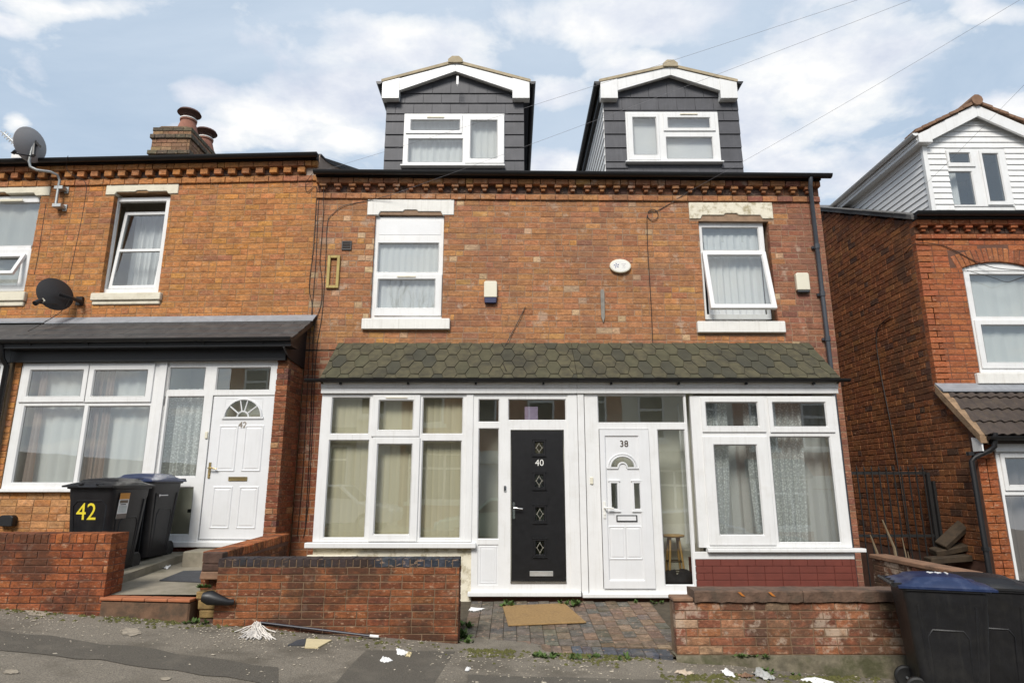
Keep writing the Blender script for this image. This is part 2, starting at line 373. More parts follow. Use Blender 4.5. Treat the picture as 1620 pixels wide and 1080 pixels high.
def single(name, mb, material, label, cat, group=None, smooth=False, bevel=0., frame=None):
    """a one-mesh thing with its origin at its base"""
    xs, ys, zs = zip(*mb.v); b = ((min(xs) + max(xs)) / 2, (min(ys) + max(ys)) / 2, min(zs))
    m2 = MB(); m2.v = [(x - b[0], y - b[1], z - b[2]) for x, y, z in mb.v]; m2.f, m2.m = mb.f, mb.m
    o = obj(name, m2, material, None, smooth, bevel)
    if frame: o.location = frame.world(*b); o.rotation_euler = (0, 0, frame.a)
    else: o.location = b
    return tag(o, label, cat, group)
def text(name, s, size, mtl, parent, loc, rot=(pi / 2, 0, 0), depth=.003, sx=1.):
    cu = bpy.data.curves.new(name, 'FONT'); cu.body = s; cu.size = size; cu.extrude = depth; cu.align_x = 'CENTER'; cu.align_y = 'CENTER'
    cu.resolution_u = 3
    t = bpy.data.objects.new('tmp', cu); COL.objects.link(t)
    dg = bpy.context.evaluated_depsgraph_get(); dg.update()
    me = bpy.data.meshes.new_from_object(t.evaluated_get(dg)); bpy.data.objects.remove(t); bpy.data.curves.remove(cu)
    me.materials.clear(); me.materials.append(mtl); me.name = name
    o = link(name, me, parent); b = base_of(parent) if parent else (0, 0, 0)
    o.location = (loc[0] - b[0], loc[1] - b[1], loc[2] - b[2]); o.rotation_euler = rot; o.scale = (sx, 1, 1)
    return o

# ------------------------------------------------------------------ bricks
def unit_brick(cu, cw, jit, rng):
    """unit block, front face at y=0 (towards -y), chamfered by the fractions cu, cw; depth 0..1 in y"""
    def j(): return rng.uniform(-jit, jit)
    f = [(-.5 + cu + j() * .4, 0, -.5 + cw + j()), (.5 - cu + j() * .4, 0, -.5 + cw + j()), (.5 - cu + j() * .4, 0, .5 - cw + j()), (-.5 + cu + j() * .4, 0, .5 - cw + j())]
    m = [(-.5, .045, -.5), (.5, .045, -.5), (.5, .045, .5), (-.5, .045, .5)]
    k = [(x, 1, z) for x, _, z in m]
    fs = [(0, 1, 2, 3), (8, 11, 10, 9)]
    for a in range(4):
        b = (a + 1) % 4
        fs += [(4 + a, 4 + b, b, a), (8 + a, 8 + b, 4 + b, 4 + a)]
    return f + m + k, fs
_brng = random.Random(3)
UNITS = {'S': [unit_brick(.018, .065, .055, _brng) for _ in range(8)], 'H': [unit_brick(.038, .065, .055, _brng) for _ in range(6)]}
_unit_mesh = {}
def unit_mesh(kind, i, m, name='brick'):
    key = (kind, i, m.name, name)
    if key not in _unit_mesh:
        v, f = UNITS[kind][i]; me = bpy.data.meshes.new(name); me.from_pydata(v, [], f); me.materials.append(m); me.update(); _unit_mesh[key] = me
    return _unit_mesh[key]
def pick(pal, rng):
    t = rng.random() * sum(w for _, w in pal)
    for c, w in pal:
        t -= w
        if t <= 0: break
    g = rng.uniform(.86, 1.12)
    return tuple(max(.004, x * g * rng.uniform(.95, 1.05)) for x in c)
def courses(rect, L, H, holes=(), rng=random, hp=.12, joint=.009, clip=None, jl=.0):
    """running courses of bricks clipped to rect and holes: list of (u0,u1,w0,w1)"""
    U0, U1, W0, W1 = rect; out = []
    n = max(1, int(math.ceil((W1 - W0) / H - .25))); h = (W1 - W0) / n
    for i in range(n):
        w0, w1 = W0 + i * h, W0 + (i + 1) * h
        x = U0 - (i % 2) * L / 2 - rng.uniform(0, jl) * L
        while x < U1 - .02:
            ln = L if rng.random() > hp else L / 2
            a, b = max(x, U0), min(x + ln, U1); x += ln
            if b - a < .025: continue
            segs = [(a, b, w0, w1)]
            for (h0, h1, g0, g1) in holes:
                nx = []
                for (p, q, r, t) in segs:
                    if q <= h0 or p >= h1 or t <= g0 or r >= g1: nx.append((p, q, r, t)); continue
                    if p < h0: nx.append((p, h0, r, t))
                    if q > h1: nx.append((h1, q, r, t))
                    pa, qa = max(p, h0), min(q, h1)
                    if t > g1 + .018: nx.append((pa, qa, g1, t))
                    if r < g0 - .018: nx.append((pa, qa, r, g0))
                segs = nx
            for (p, q, r, t) in segs:
                if q - p < .022 or t - r < .015: continue
                if clip and not clip((p + q) / 2, (r + t) / 2): continue
                out.append((p + joint / 2, q - joint / 2, r + joint / 2, t - joint / 2))
    return out
class Bricks:
    """collects the bricks of one thing; the 300 that show largest become objects, the rest one mass"""
    def __init__(s, root, frame, m, rng): s.root, s.frame, s.m, s.rng, s.items = root, frame, m, rng, []
    def wall(s, part, segs, plane, pal, depth=.1, side='front', slope=0., hidden=False, m=None, x0=0., fleck=0.):
        for (a, b, w0, w1) in segs:
            if side == 'front': c = ((a + b) / 2, plane, (w0 + w1) / 2 + slope * ((a + b) / 2 - x0)); yaw = 0.
            elif side == 'right': c = (plane, (a + b) / 2, (w0 + w1) / 2); yaw = pi / 2
            elif side == 'left': c = (plane, (a + b) / 2, (w0 + w1) / 2); yaw = -pi / 2
            if fleck and b - a < .135 and s.rng.random() < fleck: col = pick([((.52, .34, .20), 3), ((.50, .24, .075), 2)], s.rng)      # odd pale headers
            else: col = pick(pal, s.rng)
            s.items.append(dict(part=part, c=c, yaw=yaw, l=b - a, h=w1 - w0, d=depth, col=col, hid=hidden, m=m or s.m, tilt=math.atan(slope),
                                pr=s.rng.uniform(-.0025, .003)))
    def one(s, part, c, l, h, d, yaw, col, tilt=0., m=None):
        s.items.append(dict(part=part, c=c, yaw=yaw, l=l, h=h, d=d, col=col, hid=False, m=m or s.m, tilt=tilt, pr=0))
    def build(s, limit=300, name='brick', mass='brickwork'):
        cam = Vector(CAM)
        for it in s.items:
            w = s.frame.world(*it['c']); d = cam - w
            nrm = Matrix.Rotation(it['yaw'] + s.frame.a, 3, 'Z') @ Vector((0, -1, 0))
            f = nrm.dot(d.normalized())
            v = Vector((w.x, w.y + 9.6, w.z - 1.51)); zc = v.y * cos(PITCH) + v.z * sin(PITCH)
            inside = zc > .5 and abs(v.x / zc) < .825 and abs((v.z * cos(PITCH) - v.y * sin(PITCH)) / zc) < .55
            it['score'] = it['l'] * it['h'] * max(f, .0) / d.length_squared * (0 if it['hid'] or not inside else 1)
        s.items.sort(key=lambda q: -q['score'])
        b = BASE.get(s.root.name, (0, 0, 0)); vs, fs, cols = [], [], []
        keep = None
        for n, it in enumerate(s.items):
            kind = 'S' if it['l'] > .16 else 'H'; i = s.rng.randrange(len(UNITS[kind]))
            rot = Matrix.Rotation(it['yaw'], 4, 'Z') @ Matrix.Rotation(-it['tilt'] + s.rng.uniform(-.004, .004), 4, 'Y') @ Matrix.Rotation(s.rng.uniform(-.006, .006), 4, 'Z')
            off = rot @ Vector((0, -it['pr'], 0))
            loc = Vector(it['c']) - Vector(b) + off; sc = (it['l'], it['d'], it['h'])
            if n < limit and it['score'] > 0:
                o = bpy.data.objects.new(name, unit_mesh(kind, i, it['m'][0], name)); COL.objects.link(o); o.parent = it['part']
                o.location = loc; o.rotation_euler = rot.to_euler(); o.scale = sc; o.color = (*it['col'], 1)
            else:
                M4 = Matrix.Translation(loc) @ rot @ Matrix.Diagonal((*sc, 1)); uv, uf = UNITS[kind][i]; k = len(vs)
                vs += [tuple(M4 @ Vector(p)) for p in uv]; fs += [tuple(q + k for q in f) for f in uf]; cols += [it['col']] * len(uv)
        if vs:
            me = bpy.data.meshes.new(mass); me.from_pydata(vs, [], fs); me.materials.append(s.m[1]); me.update()
            at = me.attributes.new('tint', 'FLOAT_COLOR', 'POINT'); at.data.foreach_set('color', [x for c in cols for x in (*c, 1)])
            o = link(mass, me, s.root); o['kind'] = 'stuff'
def bm2(name, **k): return (brick_mat(name, False, **k), brick_mat(name, True, **k))
# ------------------------------------------------------------------ window, door and curtain builders
def shrink(r, d): return (r[0] + d, r[1] - d, r[2] + d, r[3] - d)
def bead(mb, r, y, w=.013, dy=.022):
    a, b, c, d = r; i = shrink(r, w); y2 = y + dy
    o = [(a, y, c), (b, y, c), (b, y, d), (a, y, d)]; n = [(i[0], y2, i[2]), (i[1], y2, i[2]), (i[1], y2, i[3]), (i[0], y2, i[3])]
    mb.add(o + n, [(k, (k + 1) % 4, 4 + (k + 1) % 4, 4 + k) for k in range(4)])
def gasket(mb, r, y, w=.006):
    mb.panel(r, [shrink(r, w)], y - .001, y + .003)
def pane(parent, r, y, name='pane'):
    return obj(name, MB().box(r[0], r[1], y, y + .006, r[2], r[3]), GLASS, parent)
def window(root, fr, y, tl, br, panes=(), sashes=(), mtl=UPVC, sill=None, deep=.07, extra_holes=(), name='window', vents=()):
    """uPVC window: frame mesh with beads; panes, opening sashes, sill as sub-parts. Corners are given as points on the wall plane"""
    out = fr.rect(tl, br, y); P = [fr.rect(a, b, y) for a, b in panes]; SH = [(fr.rect(a, b, y), fr.rect(c, d, y)) for a, b, c, d in sashes]
    mb = MB().panel(out, P + [shrink(p, -.012) for _, p in SH] + list(extra_holes), y, y + deep)
    for p in P: bead(mb, p, y)
    w = obj(name, mb, mtl, root, bevel=.004)
    for p in P:
        pane(w, p, y + .024)
        obj('gasket', MB().panel(shrink(p, .007), [shrink(p, .014)], y + .0215, y + .0235), GASKET, w)
    for o, p in SH:
        sb = MB().panel(o, [p], y - .022, y + .03); bead(sb, p, y - .022)
        s = obj('sash', sb, mtl, w, bevel=.006)
        pane(w, p, y + .001)
        obj('gasket', MB().panel(shrink(p, .007), [shrink(p, .014)], y - .0005, y + .0006), GASKET, w)
    for a, b in vents:
        v = fr.rect(a, b, y)
        obj('trickle_vent', MB().box(v[0], v[1], y - .036, y - .0225, v[2], v[3]), CREAMS, w, bevel=.004)
    if sill:
        q = fr.rect(*sill, y)
        obj('sill', MB().box(q[0], q[1], y - .07, y + .05, q[2], q[3]), mtl, w, bevel=.008, seg=2)
    return w
def curtain(root, x0, x1, z0, z1, y, mtl, folds=9, amp=.03, seed=0, flare=0., name='curtain', hem=0., nu=None):
    rg = random.Random(seed); ph = [rg.uniform(0, 6) for _ in range(3)]
    def fn(a, b):
        x = x0 + (x1 - x0) * a; t = a * folds * 2 * pi
        yy = y + amp * (sin(t + ph[0]) + .5 * sin(t * .53 + ph[1]) + .3 * sin(t * 2.1 + ph[2] + b)) * (.6 + .4 * (1 - b))
        z = z0 + (z1 - z0) * b - (hem * abs(sin(t * 1.5)) if b == 0 else 0)
        return (x + flare * (1 - b) ** 2 * (a - .5) * 2, yy, z)
    return obj(name, MB().grid(fn, nu or folds * 8, 8), mtl, root, smooth=True)
def blinds(root, x0, x1, z0, z1, y, n, seed=1):
    rg = random.Random(seed); w = (x1 - x0) / n
    b = obj('vertical_blind', MB().box(x0, x1, y - .02, y + .02, z1, z1 + .03), WHITEP, root)
    for i in range(n):
        c = x0 + (i + .5) * w; a = R(7 + rg.uniform(-6, 6)); s = w * .56
        p = [(c - s * cos(a), y - s * sin(a)), (c + s * cos(a), y + s * sin(a))]
        def fn(u, v, p=p):
            k = .004 * sin(pi * u) * (1 if i % 2 else 1)
            return (p[0][0] + (p[1][0] - p[0][0]) * u, p[0][1] + (p[1][1] - p[0][1]) * u - k, z0 + (z1 - z0) * v)
        obj('slat', MB().grid(fn, 3, 1), BLIND, b)
    return b
def room(root, x0, x1, y0, y1, z0, z1, mtl=ROOM, name='room'):
    mb = MB()
    mb.quad((x0, y1, z0), (x1, y1, z0), (x1, y1, z1), (x0, y1, z1)); mb.quad((x0, y0, z0), (x0, y1, z0), (x0, y1, z1), (x0, y0, z1))
    mb.quad((x1, y1, z0), (x1, y0, z0), (x1, y0, z1), (x1, y1, z1)); mb.quad((x0, y0, z1), (x0, y1, z1), (x1, y1, z1), (x1, y0, z1))
    mb.quad((x0, y0, z0), (x1, y0, z0), (x1, y1, z0), (x0, y1, z0), 1)
    return obj(name, mb, [mtl, CARPET], root)
def lintel(root, fr, tl, br, y, mtl, shoulders=True, name='lintel'):
    x0, x1, z0, z1 = fr.rect(tl, br, y); h = z1 - z0; e = .13 * (x1 - x0)
    if shoulders:
        k = h * .22
        poly = [(x0, z0), (x0 + e, z0), (x0 + e + .03, z0 + k), (x0 + e + .28 * (x1 - x0), z0 + k), (x0 + e + .28 * (x1 - x0) + .03, z0 + k * 1.5),
                (x1 - e - .28 * (x1 - x0) - .03, z0 + k * 1.5), (x1 - e - .28 * (x1 - x0), z0 + k), (x1 - e - .03, z0 + k), (x1 - e, z0), (x1, z0), (x1, z1), (x0, z1)]
    else: poly = [(x0, z0), (x1, z0), (x1, z1), (x0, z1)]
    return obj(name, MB().prism(poly, 'y', y, y + .22), mtl, root, bevel=.008)
def handle(parent, x, y, z, mtl, right=True):
    s = 1 if right else -1
    mb = MB().box(x - .016, x + .016, y - .012, y, z - .11, z + .11)
    mb.tube([(x, y - .01, z + .03), (x, y - .05, z + .03), (x + s * .03, y - .055, z + .03), (x + s * .12, y - .05, z + .022)], .011, 8)
    mb.tube([(x, y, z - .06), (x, y - .02, z - .06)], .012, 8)
    return obj('handle', mb, mtl, parent, smooth=True)
def letterbox(parent, x0, x1, z0, z1, y, mtl, rim=None):
    lb = obj('letterbox', MB().panel((x0, x1, z0, z1), [(x0 + .014, x1 - .014, z0 + .012, z1 - .012)], y - .012, y), rim or mtl, parent, bevel=.003)
    obj('letterbox_flap', MB().box(x0 + .015, x1 - .015, y - .007, y - .001, z0 + .013, z1 - .013), mtl, parent, bevel=.002)
    return lb
def raised_panel(mb, r, y, w=.028, up=.011):
    """moulded door panel: a raised rim with a sunken bevel inside"""
    a = shrink(r, w)
    lv = [(r, y), (shrink(r, w * .35), y - up), (shrink(r, w * .75), y - up), (a, y - .001), (shrink(a, w * .9), y - up * .75)]
    vs = []; fs = []
    for q, yy in lv: vs += [(q[0], yy, q[2]), (q[1], yy, q[2]), (q[1], yy, q[3]), (q[0], yy, q[3])]
    for i in range(len(lv) - 1):
        for k in range(4): fs.append((i * 4 + k, i * 4 + (k + 1) % 4, i * 4 + 4 + (k + 1) % 4, i * 4 + 4 + k))
    m = 4 * (len(lv) - 1); fs.append((m, m + 1, m + 2, m + 3)); mb.add(vs, fs)
def gutter(root, p0, p1, r=.058, mtl=BLACKP, brackets=0, wall_y=None, name='gutter'):
    """half-round gutter from p0 to p1 (x, y, z of its top centre)"""
    prof = [(r * cos(pi + pi * k / 8), r * sin(pi + pi * k / 8)) for k in range(9)]
    inn = [(q[0] * .86, q[1] * .86) for q in prof[::-1]]; pf = prof + inn; n = len(pf)
    vs = [(p0[0], p0[1] + a, p0[2] + b) for a, b in pf] + [(p1[0], p1[1] + a, p1[2] + b) for a, b in pf]
    mb = MB().add(vs, [(i, (i + 1) % n, n + (i + 1) % n, n + i) for i in range(n)] + [tuple(range(n)), tuple(range(n, 2 * n))[::-1]])
    for p, s in ((p0, -1), (p1, 1)):
        mb.add([(p[0], p[1] + a, p[2] + b) for a, b in prof] + [(p[0] + s * .012, p[1] + a, p[2] + b) for a, b in prof],
               [(i, i + 1, 10 + i, 9 + i) for i in range(8)] + [tuple(range(9)), tuple(range(9, 18))[::-1]])
    g = obj(name, mb, mtl, root, smooth=True)
    for i in range(brackets):
        t = (i + .5) / brackets; x = p0[0] + (p1[0] - p0[0]) * t; z = p0[2] + (p1[2] - p0[2]) * t; y = p0[1]
        wy = y + r + .05 if wall_y is None else wall_y
        b = MB(); pr2 = [(r * 1.1 * cos(pi + pi * k / 6), r * 1.1 * sin(pi + pi * k / 6)) for k in range(7)]
        b.add([(x - .013, y + a, z + c) for a, c in pr2] + [(x + .013, y + a, z + c) for a, c in pr2], [(k, k + 1, 8 + k, 7 + k) for k in range(6)])
        b.box(x - .014, x + .014, y + r * .6, wy, z - .075, z - .045)
        obj('gutter_bracket', b, mtl, g)
    return g
def cornice(root, wallpart, BR, fr, x0, x1, zs, pal, dent_pitch, dent_w, slope=0., xref=0., corbel=False, rng=random, phase=.06):
    """projecting top course, dentil row, frieze course; zs = (string bottom, string top, dentil bottom, dentil top, top course top)"""
    z_a, z_b, z_c, z_d, z_e = zs
    BR.wall(wallpart, courses((x0, x1, z_a, z_b), .248, z_b - z_a, rng=rng, hp=.05), -.032, pal, depth=.13, slope=slope, x0=xref)
    BR.wall(wallpart, courses((x0, x1, z_d + .002, z_e), .248, z_e - z_d, rng=rng, hp=.3), -.10, pal, depth=.2, slope=slope, x0=xref)
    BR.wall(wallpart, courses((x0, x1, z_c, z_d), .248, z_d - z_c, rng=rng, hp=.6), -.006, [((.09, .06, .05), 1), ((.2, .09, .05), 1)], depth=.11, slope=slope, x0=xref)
    n = int((x1 - x0 - dent_w) / dent_pitch) + 1
    for i in range(n):
        x = x0 + phase + i * dent_pitch + dent_w / 2
        if x + dent_w / 2 > x1: break
        dz = slope * (x - xref)
        c = pick(pal, rng)
        if corbel:
            BR.one(wallpart, (x, -.096, (z_d + (z_c - z_d) * .2) + dz), dent_w, (z_d - z_c) * .38, .10, 0, c)
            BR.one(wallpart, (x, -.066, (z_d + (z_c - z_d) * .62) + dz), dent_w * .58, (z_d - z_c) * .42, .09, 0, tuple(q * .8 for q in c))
        else:
            BR.one(wallpart, (x, -.088, (z_c + z_d) / 2 + dz), dent_w, (z_d - z_c) * .92, .10, 0, c)
def mortar(root, rect, holes, m, y=.004, deep=.20, slope=0., xref=0., name='wall'):
    hs = [(a - .006, b + .006, c - .006, d + .006) for a, b, c, d in holes]
    fn = (lambda x, yy, z: (x, yy, z + slope * (x - xref))) if slope else None
    return obj(name, MB().panel(rect, hs, y, y + deep, fn=fn), m, root)
def roof_block(root, x0, x1, ze, pitch, ridge=4.2, y0=-.06, mtl=OLDSLATE, thick=.06, back=True):
    k = tan(pitch); zr = ze + (ridge - y0) * k
    mb = MB().prism([(y0, ze), (ridge, zr), (2 * ridge - y0, ze), (2 * ridge - y0, ze + thick), (ridge, zr + thick * 1.1), (y0, ze + thick)], 'x', x0, x1)
    return obj('roof', mb, mtl, root)

M42 = mat('sandy_mortar', (.30, .175, .085), .95, var=.2, scale=12, bump=.5)
M40 = mat('buff_mortar', (.28, .185, .12), .95, var=.25, scale=10, bump=.5)
MR = mat('dark_mortar', (.13, .062, .04), .95, var=.2, scale=12, bump=.5)
MG = mat('grey_mortar', (.19, .125, .075), .95, var=.25, scale=12, bump=.5)
B42 = bm2('orange_brick', stain=.30, stain_col=(.20, .10, .06), bloom=.16, smin=.54)
B40 = bm2('brown_orange_brick', stain=.40, stain_col=(.17, .085, .065), bloom=.48, smin=.50, bmin=.57)
BRR = bm2('red_brick', stain=.2, stain_col=(.17, .06, .035), bloom=.06, smin=.56)
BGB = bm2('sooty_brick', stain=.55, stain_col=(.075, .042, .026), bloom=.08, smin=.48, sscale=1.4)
BPIER = bm2('dark_pier_brick', stain=.35, stain_col=(.1, .05, .05), bloom=.35)
P42 = [((.455, .194, .067), 6), ((.43, .180, .062), 4), ((.405, .168, .068), 2), ((.365, .155, .074), 1), ((.49, .215, .06), 1.1)]
P40 = [((.395, .180, .080), 6), ((.37, .165, .074), 4), ((.42, .195, .080), 2.4), ((.345, .150, .075), 1.6), ((.46, .24, .085), .35), ((.44, .30, .18), .10), ((.31, .14, .078), .3)]
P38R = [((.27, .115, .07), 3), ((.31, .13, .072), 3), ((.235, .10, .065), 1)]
PRF = [((.35, .112, .045), 5), ((.32, .10, .042), 3), ((.375, .13, .048), 1.3), ((.28, .088, .04), 1)]
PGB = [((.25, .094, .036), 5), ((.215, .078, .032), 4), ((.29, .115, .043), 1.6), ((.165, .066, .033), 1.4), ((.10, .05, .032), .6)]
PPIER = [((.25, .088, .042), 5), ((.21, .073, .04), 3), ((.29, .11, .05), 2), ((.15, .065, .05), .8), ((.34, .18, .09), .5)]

# ================================================================== number 42 (and its neighbour at the picture's edge)
rg = random.Random(42)
X42L, X42R = -7.43, -3.25
zc42 = [FL.at(500, v, -.05)[1] for v in (285, 275.5, 273.5, 264.5, 255.5)]   # frieze and dentils
zt42 = FL.at(500, 243, -.2)[1]
ZCAN42 = FL.at(480, 503, 0)[1]
h42 = thing('terraced_house', 'orange brick terraced house with black canopy and white door numbered 42', 'house', (-5.3, 0, .35), frame=FL, group='terraced houses along the street')
h44 = thing('terraced_house', 'orange brick house cut off by the left edge, mesh dish above its gutter', 'house', (-9.0, 0, .45), frame=FL, group='terraced houses along the street')
win42 = FL.rect((182, 306), (249, 465), 0); op42 = win42
opn42 = (win42[0], win42[1], win42[2], win42[3])
w44a = FL.rect((-62, 308), (37, 464), 0)
for root, x0, x1, opening in ((h42, X42L, X42R, opn42), (h44, -11.2, X42L, w44a)):
    wp = mortar(root, (x0, x1, ZCAN42 - .25, zc42[4] + .1), [opening], M42)
    br = Bricks(root, FL, B42, rg)
    lt = FL.rect((169, 290), (281, 307), -.012) if root is h42 else FL.rect((-85, 293), (77.5, 310), -.012)
    sl = FL.rect((144, 463.5), (252, 480), -.05) if root is h42 else FL.rect((-90, 463), (36, 483), -.05)
    br.wall(wp, courses((x0 + (.0 if root is h42 else 0), x1, ZCAN42 - .1, zc42[0]), .248, .0985, [opening, lt, (sl[0], sl[1], sl[2], sl[3])], rg, hp=.3), 0, P42)
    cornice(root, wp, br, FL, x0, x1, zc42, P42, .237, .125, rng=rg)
    if root is h42:
        # brick pier beside the porch: front face and right-hand return
        pf = FL.at(436, 600, -.58)[0]
        zt = FL.at(450, 556, -.58)[1]
        pier = obj('pier', MB().box(pf + .01, X42R - .006, -.572, 0, .3, zt), MG, root)
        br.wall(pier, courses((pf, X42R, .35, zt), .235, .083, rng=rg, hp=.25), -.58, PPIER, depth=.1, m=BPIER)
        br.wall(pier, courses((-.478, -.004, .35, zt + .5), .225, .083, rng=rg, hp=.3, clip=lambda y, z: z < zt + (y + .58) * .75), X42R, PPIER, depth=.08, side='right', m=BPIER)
        base = mortar(root, (-7.40, -5.32, .2, FL.at(60, 778, -.58)[1]), [], M42, y=-.572, deep=.12)
        br.wall(base, courses((-7.40, -5.32, .5, FL.at(60, 778, -.58)[1] - .004), .248, .0985, rng=rg, hp=.2), -.58, [((.44, .20, .07), 1), ((.40, .17, .06), 1), ((.48, .24, .10), 1)])
        xs = FL.at(36, 571, -.58)[0] - .005
        side = obj('side_pier', MB().box(-7.42, xs, -.572, -.3, .3, FL.at(20, 571, -.58)[1]), M42, root)
        br.wall(side, courses((-7.42, xs, .9, FL.at(20, 571, -.58)[1]), .248, .09, rng=rg), -.58, P42, depth=.1)
        pb = obj('threshold_wall', MB().box(-5.3, pf + .02, -.57, -.4, .2, FL.at(330, 865, -.58)[1]), MG, root)
        br.wall(pb, courses((-5.3, pf, .35, FL.at(330, 866, -.58)[1]), .235, .08, rng=rg), -.58, [((.17, .05, .03), 1), ((.22, .07, .035), 1)], depth=.1, m=BPIER)
    br.build()
    lintel(root, FL, (169, 290), (281, 306), -.014, CREAMS) if root is h42 else lintel(root, FL, (-85, 293), (77.5, 309), -.014, CREAMS)
    obj('sill', MB().box(sl[0], sl[1], -.06, .12, sl[2] + (sl[3] - sl[2]) * .35, sl[3]).box(sl[0] + .02, sl[1] - .02, -.03, .12, sl[2], sl[2] + (sl[3] - sl[2]) * .33), CREAMS, root, bevel=.01)
    # gutter, soffit board, roof, floor rooms and shell
    gutter(root, (x0, -.20, zt42), (x1 + (.03 if root is h42 else 0), -.20, zt42), .062, brackets=0)
    obj('fascia_board', MB().box(x0, x1 - .004, -.135, -.01, zc42[4], zt42 + .0), BLACKP, root)
    roof_block(root, x0, x1 - .002, zt42 - .02, R(23))
    zf = ZCAN42 - .55
    room(root, x0 + .1, x1 - .1, .22, 4, zf + .3, zc42[2] - .02)
    obj('shell', MB().box(x0 + .02, x1 - .1, 4.05, 8.3, .2, zt42 - .1).box(x0 + .01, x0 + .08, .21, 4.05, .2, zt42 - .1).box(x1 - .09, x1 - .012, .005, 4.05, .2, zt42 - .1)
        .box(x0 + .1, x1 - .1, .205, 4.04, zc42[2], zt42 - .12).box(x0 + .1, x1 - .1, .0, 4.04, zf, zf + .28), M42, root)
# party wall upstand between 42 and the lower roof of 40
zr = zt42 + .06
k23 = tan(R(23)); crv = [(-.02, zr + .005), (.25, zr + .05), (.6, zr + .16), (1.2, zr + .40), (2.2, zr + .84), (4.2, zr + .02 + 4.2 * k23)]
obj('party_wall', MB().prism([(-.02, zr - .42), (4.2, zr - .42)] + crv[::-1], 'x', X42R - .2, X42R + .012), RENDER_, h42)
obj('verge_cap', MB().prism(crv + [(y, z + .032) for y, z in crv[::-1]], 'x', X42R - .22, X42R + .03), BLACKP, h42)

# upper window of 42: fixed frame with an inward-hung inner sash, opened a little
yw = .09
f42 = FL.rect((181.5, 313), (251, 463), yw)
outer = obj('window', MB().panel(f42, [shrink(f42, .075)], yw, yw + .07), UPVC, h42, bevel=.005)
si = shrink(f42, .085); sw, sh = si[1] - si[0], si[3] - si[2]
zb = si[2] + sh * .49
m = MB().panel((0, sw, 0, sh - .1), [(.055, sw - .055, .06, sh * .44), (.055, sw - .055, sh * .44 + .05, sh - .16)], 0, .05)
tilt = Matrix.Rotation(R(-5.5), 4, 'X')
def tf(p, o=(si[0] + .0, yw + .02, si[2])):
    q = tilt @ Vector(p); return (q.x + o[0] + .02, q.y + o[1] , q.z + o[2])
m.v = [tf(p) for p in m.v]
obj('sash', m, UPVC, outer, bevel=.005)
for z0, z1 in ((.06, sh * .44), (sh * .44 + .05, sh - .16)):
    g = MB().box(.05, sw - .05, .02, .026, z0 - .01, z1 + .01); g.v = [tf(p) for p in g.v]; obj('pane', g, GLASS, outer)
curtain(h42, si[0] + .04, si[0] + sw * .70, si[2] - .05, si[3] - .08, .50, SHEET, 6, .03, 3)
# neighbour's window: wide top light over a lower pair, one ajar
yw = .06
w44 = window(h44, FL, yw, (-66, 312), (36, 463), panes=[((-58, 322), (57, 388))], sashes=[((-58, 396), (40, 461), (-50, 404), (28, 452))], vents=[((0, 316.5), (38, 319.5))])
curtain(h44, -10.2, -7.6, ZCAN42 - .05, zc42[0] - .1, .17, NET, 10, .015, 5)
swing = MB().panel((0, .75, 0, .45), [(.06, .69, .06, .39)], 0, .05); Tm = Matrix.Rotation(R(-25), 4, 'X')
q0 = FL.at(-30, 402, yw - .05)
swing.v = [tuple((Tm @ Vector((p[0], p[1], p[2] - .45))) + Vector((q0[0] + .02, yw - .05, q0[1]))) for p in swing.v]
obj('open_sash', swing, UPVC, w44, bevel=.005)

# ground floor of 42: window, porch glazing, door
yp = -.58
w42 = window(h42, FL, yp, (37, 571.5), (245, 773), panes=[((38.5, 642), (115, 764)), ((140, 642), (222, 763))],
             sashes=[((40.5, 575), (136, 636), (50, 585.5), (127.5, 627.5)), ((142.5, 575), (239, 636), (151, 585.5), (230, 627.5))], sill=((-6, 773), (246, 778)))
zc0, zc1 = FL.at(80, 773, 0)[1], FL.at(80, 575, 0)[1]
xa = FL.at(40, 700, yp)[0]; xb = FL.at(232, 700, yp)[0]
for k, (a, b) in enumerate(((xa - .02, xa + .09), (xa + .84, xa + .95), (xa + 1.02, xa + 1.13))):
    curtain(w42, a, b, zc0 - .15, zc1, -.47, DRAPE, 2, .012, 10 + k, flare=.03)
curtain(w42, xa - .05, xb + .12, zc0 - .15, zc1, -.40, NETG, 10, .014, 14)
pdoor = FL.rect((338, 626.5), (416.5, 853), yp)
po = window(h42, FL, yp, (257, 571.5), (416, 857), name='porch_frame',
            panes=[((269, 581), (321.7, 617)), ((266, 626.7), (309, 754)), ((248, 770), (298, 846)), ((344, 581), (425.5, 617))],
            extra_holes=[shrink(pdoor, -.012)], sill=((238, 856), (417, 865)))
obj('cover_strip', MB().box(FL.at(246, 640, yp)[0], FL.at(258, 640, yp)[0], yp - .02, yp + .05, FL.at(250, 775, yp)[1], FL.at(250, 572, yp)[1]), UPVC, po)
curtain(po, pdoor[0] - .78, pdoor[0] - .12, FL.at(290, 750, yp)[1], FL.at(290, 612, yp)[1], yp + .16, LACE, 6, .03, 21, hem=.05, nu=90)
# door 42
d = pdoor; yd = yp + .012
dm = MB(); cxd = (d[0] + d[1]) / 2; dw = d[1] - d[0]; dh = d[3] - d[2]
fan0 = d[2] + dh * .845; fr_ = dw * .30
fanrect = (cxd - fr_, cxd + fr_, fan0, fan0 + fr_ * .98)
dm.panel(d, [fanrect], yd, yd + .05)
for sx in (-1, 1):
    for za, zb_ in ((.07, .36), (.46, .79)):
        c = cxd + sx * dw * .205
        raised_panel(dm, (c - dw * .155, c + dw * .155, d[2] + dh * za, d[2] + dh * zb_), yd)
